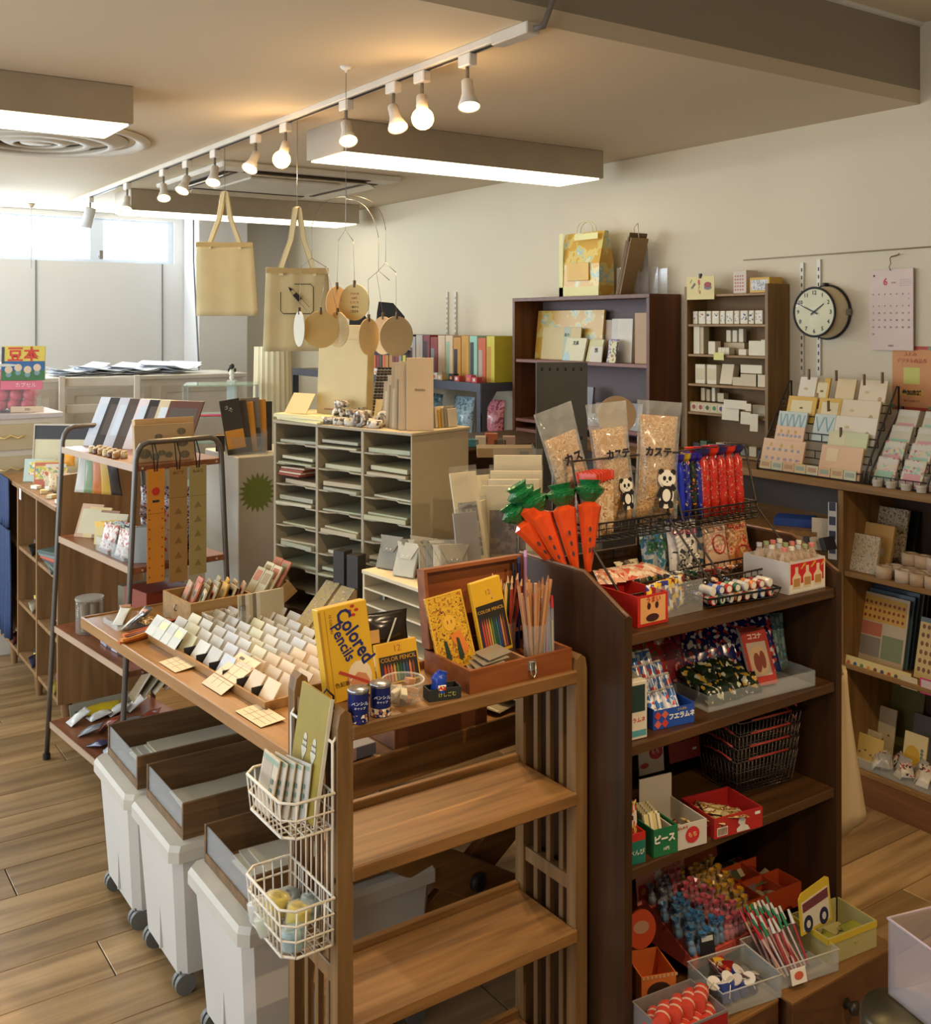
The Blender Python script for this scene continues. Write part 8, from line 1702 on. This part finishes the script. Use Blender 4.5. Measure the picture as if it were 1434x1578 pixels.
for k in range(10): pouch('stick_pack', 'upright red, black and white stick pack in the red box, %s row, %s' % (['front', 'rear'][k // 5], ORD[k % 5]), 'packet', .011, .10, .006, pk('stick_pack_print', [(190, 60, 50, 2), (40, 30, 30), (220, 206, 190, 2), (206, 170, 80)], 70), bb + Vector((-.018 + .009 * (k % 5), -.018 + .03 * (k // 5), .012)), 0, R(-4), 'stick packs in the red box', seed=k)
t = openbox('green_candy_box', 'green open box with white letters and folded packets', 'box', .06, .09, .055, C(24, 104, 60), K(1032, 1318, Z3) + Vector((.0, .05, 0)), R(-8)); text(t, 'ピース', .018, C(220, 216, 200), (-.004, -.0465, .034), bold=.0008); text(t, '10円', .008, C(220, 216, 200), (.0, -.0465, .014)); bb = t.location
for k in range(6): slab('folded_ticket', '%s striped ticket packet standing in the green box' % ORD[k], 'ticket', .036, .05, .003, pk('ticket', [(206, 190, 130, 3), (120, 110, 90), (220, 210, 180, 2)], 60, 'X'), bb + Vector((-.01 + .004 * k, -.02 + .01 * k, .02)), R(-20), R(-25), 'tickets in the green box')
t = openbox('white_candy_box', 'tall backed white box with a round red label, nearly empty', 'box', .085, .12, .05, C(200, 190, 176), K(1080, 1305, Z3) + Vector((-.012, .07, 0)), R(-8), back=.10); flatart(t, [ell(.005, .026, .018, .017)], C(190, 40, 44), 'red_label', -.0606); text(t, 'もち', .012, C(224, 190, 120), (.005, -.061, .026)); text(t, 'ほんのり', .007, C(170, 80, 70), (-.02, -.0608, .044)); bb = t.location
for k in range(5): o = inst('tiny_candy', ('tcandy',), lambda m: m.ball((0, 0, .007), .007, 8, 6), C(110, 60, 40, .3)); put(o, bb + Vector((-.02 + .012 * k, .02 - .01 * (k % 2), .0035))); tag(o, 'small brown sweet at the bottom of the white box', 'sweet', 'brown sweets in the white box')
t = openbox('red_candy_tray', 'low red box with a white seated figure and a bar code, holding flat packets', 'box', .13, .11, .042, C(170, 34, 30), K(1140, 1283, Z3) + Vector((.004, .055, 0)), R(-8)); flatart(t, [[(-.005, .003), (.030, .003), (.024, .012), (.016, .016), (.018, .026), (.010, .032), (.0, .030), (-.002, .022), (.004, .016), (-.006, .010)]], C(220, 214, 200), 'white_figure', -.0556); flatart(t, [rc(-.058, -.030, .004, .022)], C(214, 206, 190), 'code_field', -.0554); flatart(t, [rc(-.056 + .0032 * j, -.0545 + .0032 * j, .006, .020) for j in range(8)], C(120, 60, 50), 'bar_code', -.056); flatart(t, [rc(.044, .058, .030, .036)], C(220, 214, 200), 'white_mark', -.0556); bb = t.location
for k in range(7): pouch('flat_packet', 'flat cream and gold packet lying in the low red box, %s' % ORD[k], 'packet', .055, .07, .008, pk('cream_gold', [(196, 176, 130, 3), (150, 130, 60), (120, 60, 40), (214, 200, 170, 2)], 36, 'noise'), bb + Vector((-.03 + .022 * (k % 3), -.02 + .02 * (k // 3), .012 + .007 * (k % 3))), R(30 * k), R(-80), 'flat packets in the low red box', seed=k)
for k in range(4):
    t = thing('wire_hand_basket', '%s nested dark wire basket with a red handle on the third shelf' % ['lowest', 'second', 'third', 'top'][k], 'basket', (1.935 + .004 * k, 1.645, Z3 + .002 + .029 * k), R(-6), 'nested wire baskets'); b = MB(); wirebox(b, -.085, .085, -.055, .055, .0, .075, .0013, 16, 10, 3, .010); b.build('cage', plain('grey_wire', (110, 96, 84), .35, .8), t)
    for s in (-1, 1): MB().tube([(s * .097, -.05, .078), (s * .098, -.02, .084 + .01 * (s > 0)), (s * .098, .02, .084), (s * .097, .05, .078)], .0025, 6).build('red_handle', C(190, 70, 60, .3), t)
    MB().tube([(-.06, -.066, .078), (.06, -.068, .080)], .0025, 6).build('red_grip', C(190, 70, 60, .3), t)
# bottom level
o = slab('pink_header_board', 'pink header board with a white rabbit figure and red name band', 'sign', .15, .085, .003, C(206, 130, 120), (1.722, 1.712, Z0 + .068), R(-2), R(-6)); flatart(o, [rc(-.07, .07, .012, .042)], C(176, 40, 60), 'red_band'); flatart(o, [ell(-.01, .05, .012, .011), ell(-.016, .068, .004, .010, 8), ell(-.004, .068, .004, .010, 8), [(-.020, .015), (.0, .015), (-.004, .042), (-.016, .042)]], C(222, 206, 196), 'white_rabbit', -.0008); flatart(o, [ell(-.055 + .022 * i, .027, .008, n=8) for i in range(2)] + [ell(.022 + .018 * i, .027, .007, n=8) for i in range(3)], C(214, 150, 90), 'band_letters', -.0009); text(o, 'ようかいけむり', .012, C(150, 40, 50), (.02, -.0008, .060))
o = slab('orange_header_board', 'orange brown board slanting behind the yellow sweets', 'sign', .13, .10, .003, C(176, 80, 36), (1.885, 1.745, Z0 + .085), R(4), R(-14), roll=R(4)); flatart(o, [rc(.0 + .022 * i, .018 + .022 * i, .06, .075) for i in range(2)] + [ell(-.03, .06, .014, .020)], C(200, 130, 80), 'pale_marks'); pouch('yellow_green_bag', 'yellow and green bag behind the orange board', 'bag', .07, .08, .02, C(150, 140, 60, .3), (1.985, 1.775, Z0 + .12), 0, R(-12))
o = inst('candy_display_step', ('dstep',), lambda m: m.prism([(0, 0), (.20, 0), (.20, .085), (.14, .085), (.07, .05), (0, .022)], -.105, .105, 'x'), C(206, 90, 76)); put(o, (1.765, 1.560, Z0 - .003), 0); tag(o, 'pink sloping card stand full of doll-shaped wrapped sweets', 'display stand')
DOLL = {}
for nm, c in (('blue', (70, 130, 180)), ('pink', (214, 100, 110)), ('yellow', (214, 160, 40)), ('violet grey', (120, 120, 140))):
    DOLL[nm] = plain('doll_' + nm.replace(' ', '_'), c, .2, var=.3, scale=120)
n = 0
for r in range(7):
    for c in range(12):
        x = 1.668 + .0172 * c + .006 * (r % 2); y = 1.566 + .0205 * r; q = c + r * .55 - 2.2
        nm = 'violet grey' if (r > 4 and c < 3) else ('blue' if q < 3.0 else ('pink' if q < 7 else 'yellow'))
        s_ = max(0, y - 1.560); z = Z0 + (.020 + s_ * .43 if s_ < .07 else .048 + (s_ - .07) * .5 if s_ < .14 else .082)
        t = inst('doll_candy', ('doll', n % 3), lambda m: (m.ball((0, 0, .012), .0085, 7, 5, 1.5), m.ball((0, 0, .029), .0068, 7, 5), m.lathe([(.003, .034), (.009, .046 + .004 * (n % 3)), (.002, .040)], n=6, sm=False)), DOLL[nm])
        put(t, (x, y, z), n * .8, R(8 * ((n * 5) % 3 - 1)), R(7 * ((n * 3) % 3 - 1))); tag(t, 'small %s doll-shaped sweet in clear wrap on the pink stand' % nm, 'sweet', '%s doll-shaped sweets' % nm)
        inst('clear_twist', ('dtw',), lambda m: m.lathe([(.009, .003), (.0105, .014), (.008, .030), (.004, .038), (.011, .050)], n=6, sm=False), FILM, t); n += 1
t = thing('orange_character_box', 'orange box with an oval window and a round card top at the far left', 'box', (1.532, 1.560, Z0), R(-20)); OR_ = C(206, 110, 50)
MB().tray(-.038, .038, -.045, .045, 0, .062, .002).build('carton', OR_, t); flatart(t, [ell(.0, .030, .026, .018)], C(60, 36, 24), 'oval_window', -.0455); flatart(t, [rc(-.036 + .009 * i, -.031 + .009 * i, .056, .062) for i in range(9)], C(206, 160, 110), 'cream_checks', -.0456); MB().prism(ell(0, .105, .034, .042, 20) + [], .042, .045, 'y').build('round_header', C(206, 80, 40), t); flatart(t, [ell(0, .11, .018, .014)], C(196, 150, 120), 'printed_oval', .0415)
o = slab('black_price_tag', 'black price tag with a white strip standing between the sweets', 'tag', .036, .05, .003, C(30, 30, 28), K(1092, 1478, Z0 + .02), R(-14), R(-10), panels=((-.014, .014, .036, .046, C(196, 196, 190), 'white_strip'),))
BB = Vector((1.495, 1.440, Z0)); t = openbox('grey_candy_box', 'grey box with a red front packed with red roll packs at the bottom left', 'box', .15, .11, .05, C(130, 122, 116), BB, R(-6)); flatart(t, [rc(-.073, .073, .002, .046)], C(160, 30, 34), 'red_front', -.0556); t = None
for k in range(12):
    c, r = k % 4, k // 4; o = inst('red_roll_pack', ('rrp',), lambda m: m.cyl((0, -.026, 0), (0, .026, 0), .0155, n=14), C(206, 74, 56, .3)); put(o, BB + Vector((-.052 + .034 * c + .004 * (r % 2), -.026 + (.052 if r == 1 else .02 if r == 2 else 0), .022 + (.027 if r == 2 else 0))), R(-6 - 50), 0)
    inst('white_band', ('rrb',), lambda m: m.cyl((0, -.008, 0), (0, -.002, 0), .0158, n=14, caps=False).cyl((0, .012, 0), (0, .018, 0), .0158, n=14, caps=False), C(224, 180, 160), o); tag(o, 'red roll pack with pale bands in the grey box, %s layer, %s from the left' % (['front', 'rear', 'top'][r], ORD[c]), 'candy', 'red roll packs')
def ctray(lab, c, w, d, rz): t = thing('clear_tray', lab, 'tray', c, R(rz)); MB().tray(-w / 2, w / 2, -d / 2, d / 2, 0, .045, .002).build('tray', CLEARP, t); MB().tube([(-w / 2, -d / 2, .046), (w / 2, -d / 2, .046), (w / 2, d / 2, .046), (-w / 2, d / 2, .046)], .0016, 5, closed=True).build('bright_rim', clear('tray_rim', (240, 236, 226), .6), t)
T1 = Vector((1.676, 1.460, Z0 + .003)); ctray('clear tray of little blue and white sweet cups', T1, .15, .115, -10)
for k in range(7):
    o = inst('sweet_cup', ('scup',), lambda m: m.cyl((0, 0, 0), (0, 0, .034), .011, .0135, n=14), C(50, 66, 140, .3)); put(o, T1 + Vector((-.05 + .026 * (k % 4), -.025 + .04 * (k // 4), .006)), R(40 * k), R(-30), R(10)); inst('white_lid', ('slid',), lambda m: m.cyl((0, 0, .034), (0, 0, .037), .0145, n=14), C(222, 214, 206), o); inst('spoon', ('spoon',), lambda m: m.tube([(0, 0, .037), (.02, .01, .044), (.045, .02, .042)], .0012, 4), C(224, 216, 206), o); tag(o, 'blue sweet cup with a white lid in the clear tray, %s' % ORD[k], 'sweet', 'blue cups in the clear tray')
for k in range(8): pouch('dark_red_packet', '%s packet among the cups in the clear tray, %s' % (['dark red', 'yellow and red', 'brown', 'cream'][k % 4], ORD[k]), 'packet', .024, .06, .01, [C(130, 30, 30, .2), pk('yr', [(206, 160, 60), (180, 50, 40)], 70), C(110, 60, 40, .2), C(206, 190, 170, .2)][k % 4], T1 + Vector((-.02 + .012 * k, .012 * (k % 3) - .01, .012)), R(-40 + 24 * k), R(-60), 'packets in the clear tray', seed=k)
T2 = Vector((1.838, 1.450, Z0 + .003)); ctray('clear tray of red and green tipped straw sweets', T2, .17, .115, -10)
for k in range(36):
    o = inst('straw_candy', ('straw', k % 3), lambda m: m.cyl((0, 0, 0), (0, 0, .105), .0026, n=6), C(*[(206, 160, 150), (196, 180, 180), (170, 50, 60)][k % 3], .25)); put(o, T2 + Vector((-.05 + .0095 * (k % 9) + .003 * (k // 9), -.030 + .020 * (k // 9), .008)), 0, R(-38 + 4 * (k % 3)), R(-14 + 5 * (k % 5)))
    q = inst('coloured_tip', ('stip',), lambda m: m.cyl((0, 0, .080), (0, 0, .108), .0048, .003, n=6), C(*[(176, 30, 40), (40, 120, 80), (206, 206, 200)][k % 3], .2), o); tag(o, 'thin straw sweet with a %s tip in the clear tray' % ['red', 'green', 'white'][k % 3], 'sweet', 'straw sweets with %s tips' % ['red', 'green', 'white'][k % 3])
o = slab('round_white_tag', 'white round tag with red print at the front of the straw tray', 'tag', .04, .03, .002, C(230, 222, 210), T2 + Vector((-.045, -.064, .010)), R(-10), R(-14)); flatart(o, [ell(0, .016, .012, .008)], C(196, 90, 60), 'red_print')
t = thing('orange_divided_tray', 'orange divided tray of small dark packets at the back right', 'tray', (1.975, 1.665, Z0 - .0), R(-4)); MB().tray(-.09, .09, -.07, .07, 0, .055, .003).box(-.04, -.037, -.067, .067, .003, .055).box(.03, .033, -.067, .067, .003, .055).box(-.087, .087, -.002, .002, .003, .055).build('tray', C(190, 74, 30), t)
for k in range(20): pouch('dark_mini_packet', '%s mini packet in the orange divided tray, %s row, %s from the left' % (['dark blue', 'grey', 'olive', 'cream', 'red'][k % 5], ['front', 'middle', 'rear', 'back'][k // 5], ORD[k % 5]), 'packet', .035, .05, .010, C(*[(36, 50, 90), (130, 130, 126), (90, 90, 60), (196, 180, 150), (150, 50, 50)][k % 5], .2), (1.905 + .034 * (k % 5), 1.625 + .03 * (k // 5), Z0 + .012 + .006 * (k // 5)), R(20 * k), R(-66), 'mini packets in the orange tray', seed=k)
BX_ = Vector((1.990, 1.450, Z0)); YB = C(206, 176, 50)
t = thing('bus_shaped_box', 'yellow open box with a bus drawing on its raised lid, on the open drawer', 'box', BX_, R(-6)); MB().tray(-.075, .075, -.055, .055, 0, .058, .003).build('carton', [C(176, 166, 110)], t); MB().box(-.075, .075, -.0565, -.0555, .045, .058).box(-.0765, -.0755, -.055, .055, .045, .058).box(.0755, .0765, -.055, .055, .045, .058).build('yellow_band', YB, t)
lid = MB().prism([(-.055, 0), (.055, 0), (.055, .09), (.045, .095), (-.045, .085), (-.055, .075)], 0, .003, 'y').build('raised_lid', YB, t, (-.062, -.012, .058), (R(-6), 0, R(8)))
flatart(lid, [[(-.048, .006), (.048, .006), (.048, .075), (-.048, .066)]], C(216, 206, 186), 'bus_body'); flatart(lid, [[(-.046, .045), (.046, .052), (.046, .072), (-.046, .063)]], C(110, 50, 60), 'bus_windows', -.0007)
for x in (-.030, .026): flatart(lid, [ell(x, .018, .016, .018)], C(30, 34, 70), 'wheel', -.0008); flatart(lid, [ell(x, .018, .007, .008)], C(206, 200, 186), 'hub', -.0014)
for k in range(8): pouch('green_wrapped_candy', 'yellow-green wrapped candy in the bus box, %s' % ORD[k], 'candy', .04, .045, .012, C(150, 150, 60, .2), BX_ + Vector((-.03 + .022 * (k % 4), -.03 + .03 * (k // 4), .010 + .006 * (k % 2))), R(35 * k), R(-70), 'green wrapped candies', seed=k)
# foreground right: clear box on a metal stand
AP = P(1448, 1452, Y=1.72); t = thing('clear_acrylic_case', 'clear acrylic case at the bottom right corner of the picture', 'case', (AP.x + .03, AP.y - .01, AP.z - .14), R(-14)); CA = clear('thick_acrylic', (200, 190, 196), .22, .06)
MB().tray(-.05, .12, -.06, .10, 0, .13, .004).build('case', CA, t); MB().tube([(-.05, -.06, .131), (.12, -.06, .131), (.12, .10, .131), (-.05, .10, .131)], .003, 6, closed=True).tube([(-.05, -.06, 0), (-.05, -.06, .13)], .003, 6).tube([(-.05, -.06, 0), (.12, -.06, 0)], .003, 6).build('polished_edges', clear('acrylic_edge', (214, 196, 206), .6), t)
t = thing('metal_canister', 'brushed metal canister under the clear acrylic case', 'canister', (AP.x - .006, AP.y + .06, 0)); MB().lathe([(.0005, .30), (.07, .30), (.072, .31), (.072, AP.z - .155), (.066, AP.z - .145), (.0005, AP.z - .1415)], n=28).build('body', plain('aged_steel', (110, 104, 84), .35, .8), t); MB().lathe([(.0005, 0), (.09, 0), (.09, .30), (.0005, .30)], n=24).build('plinth', C(70, 50, 34), t)
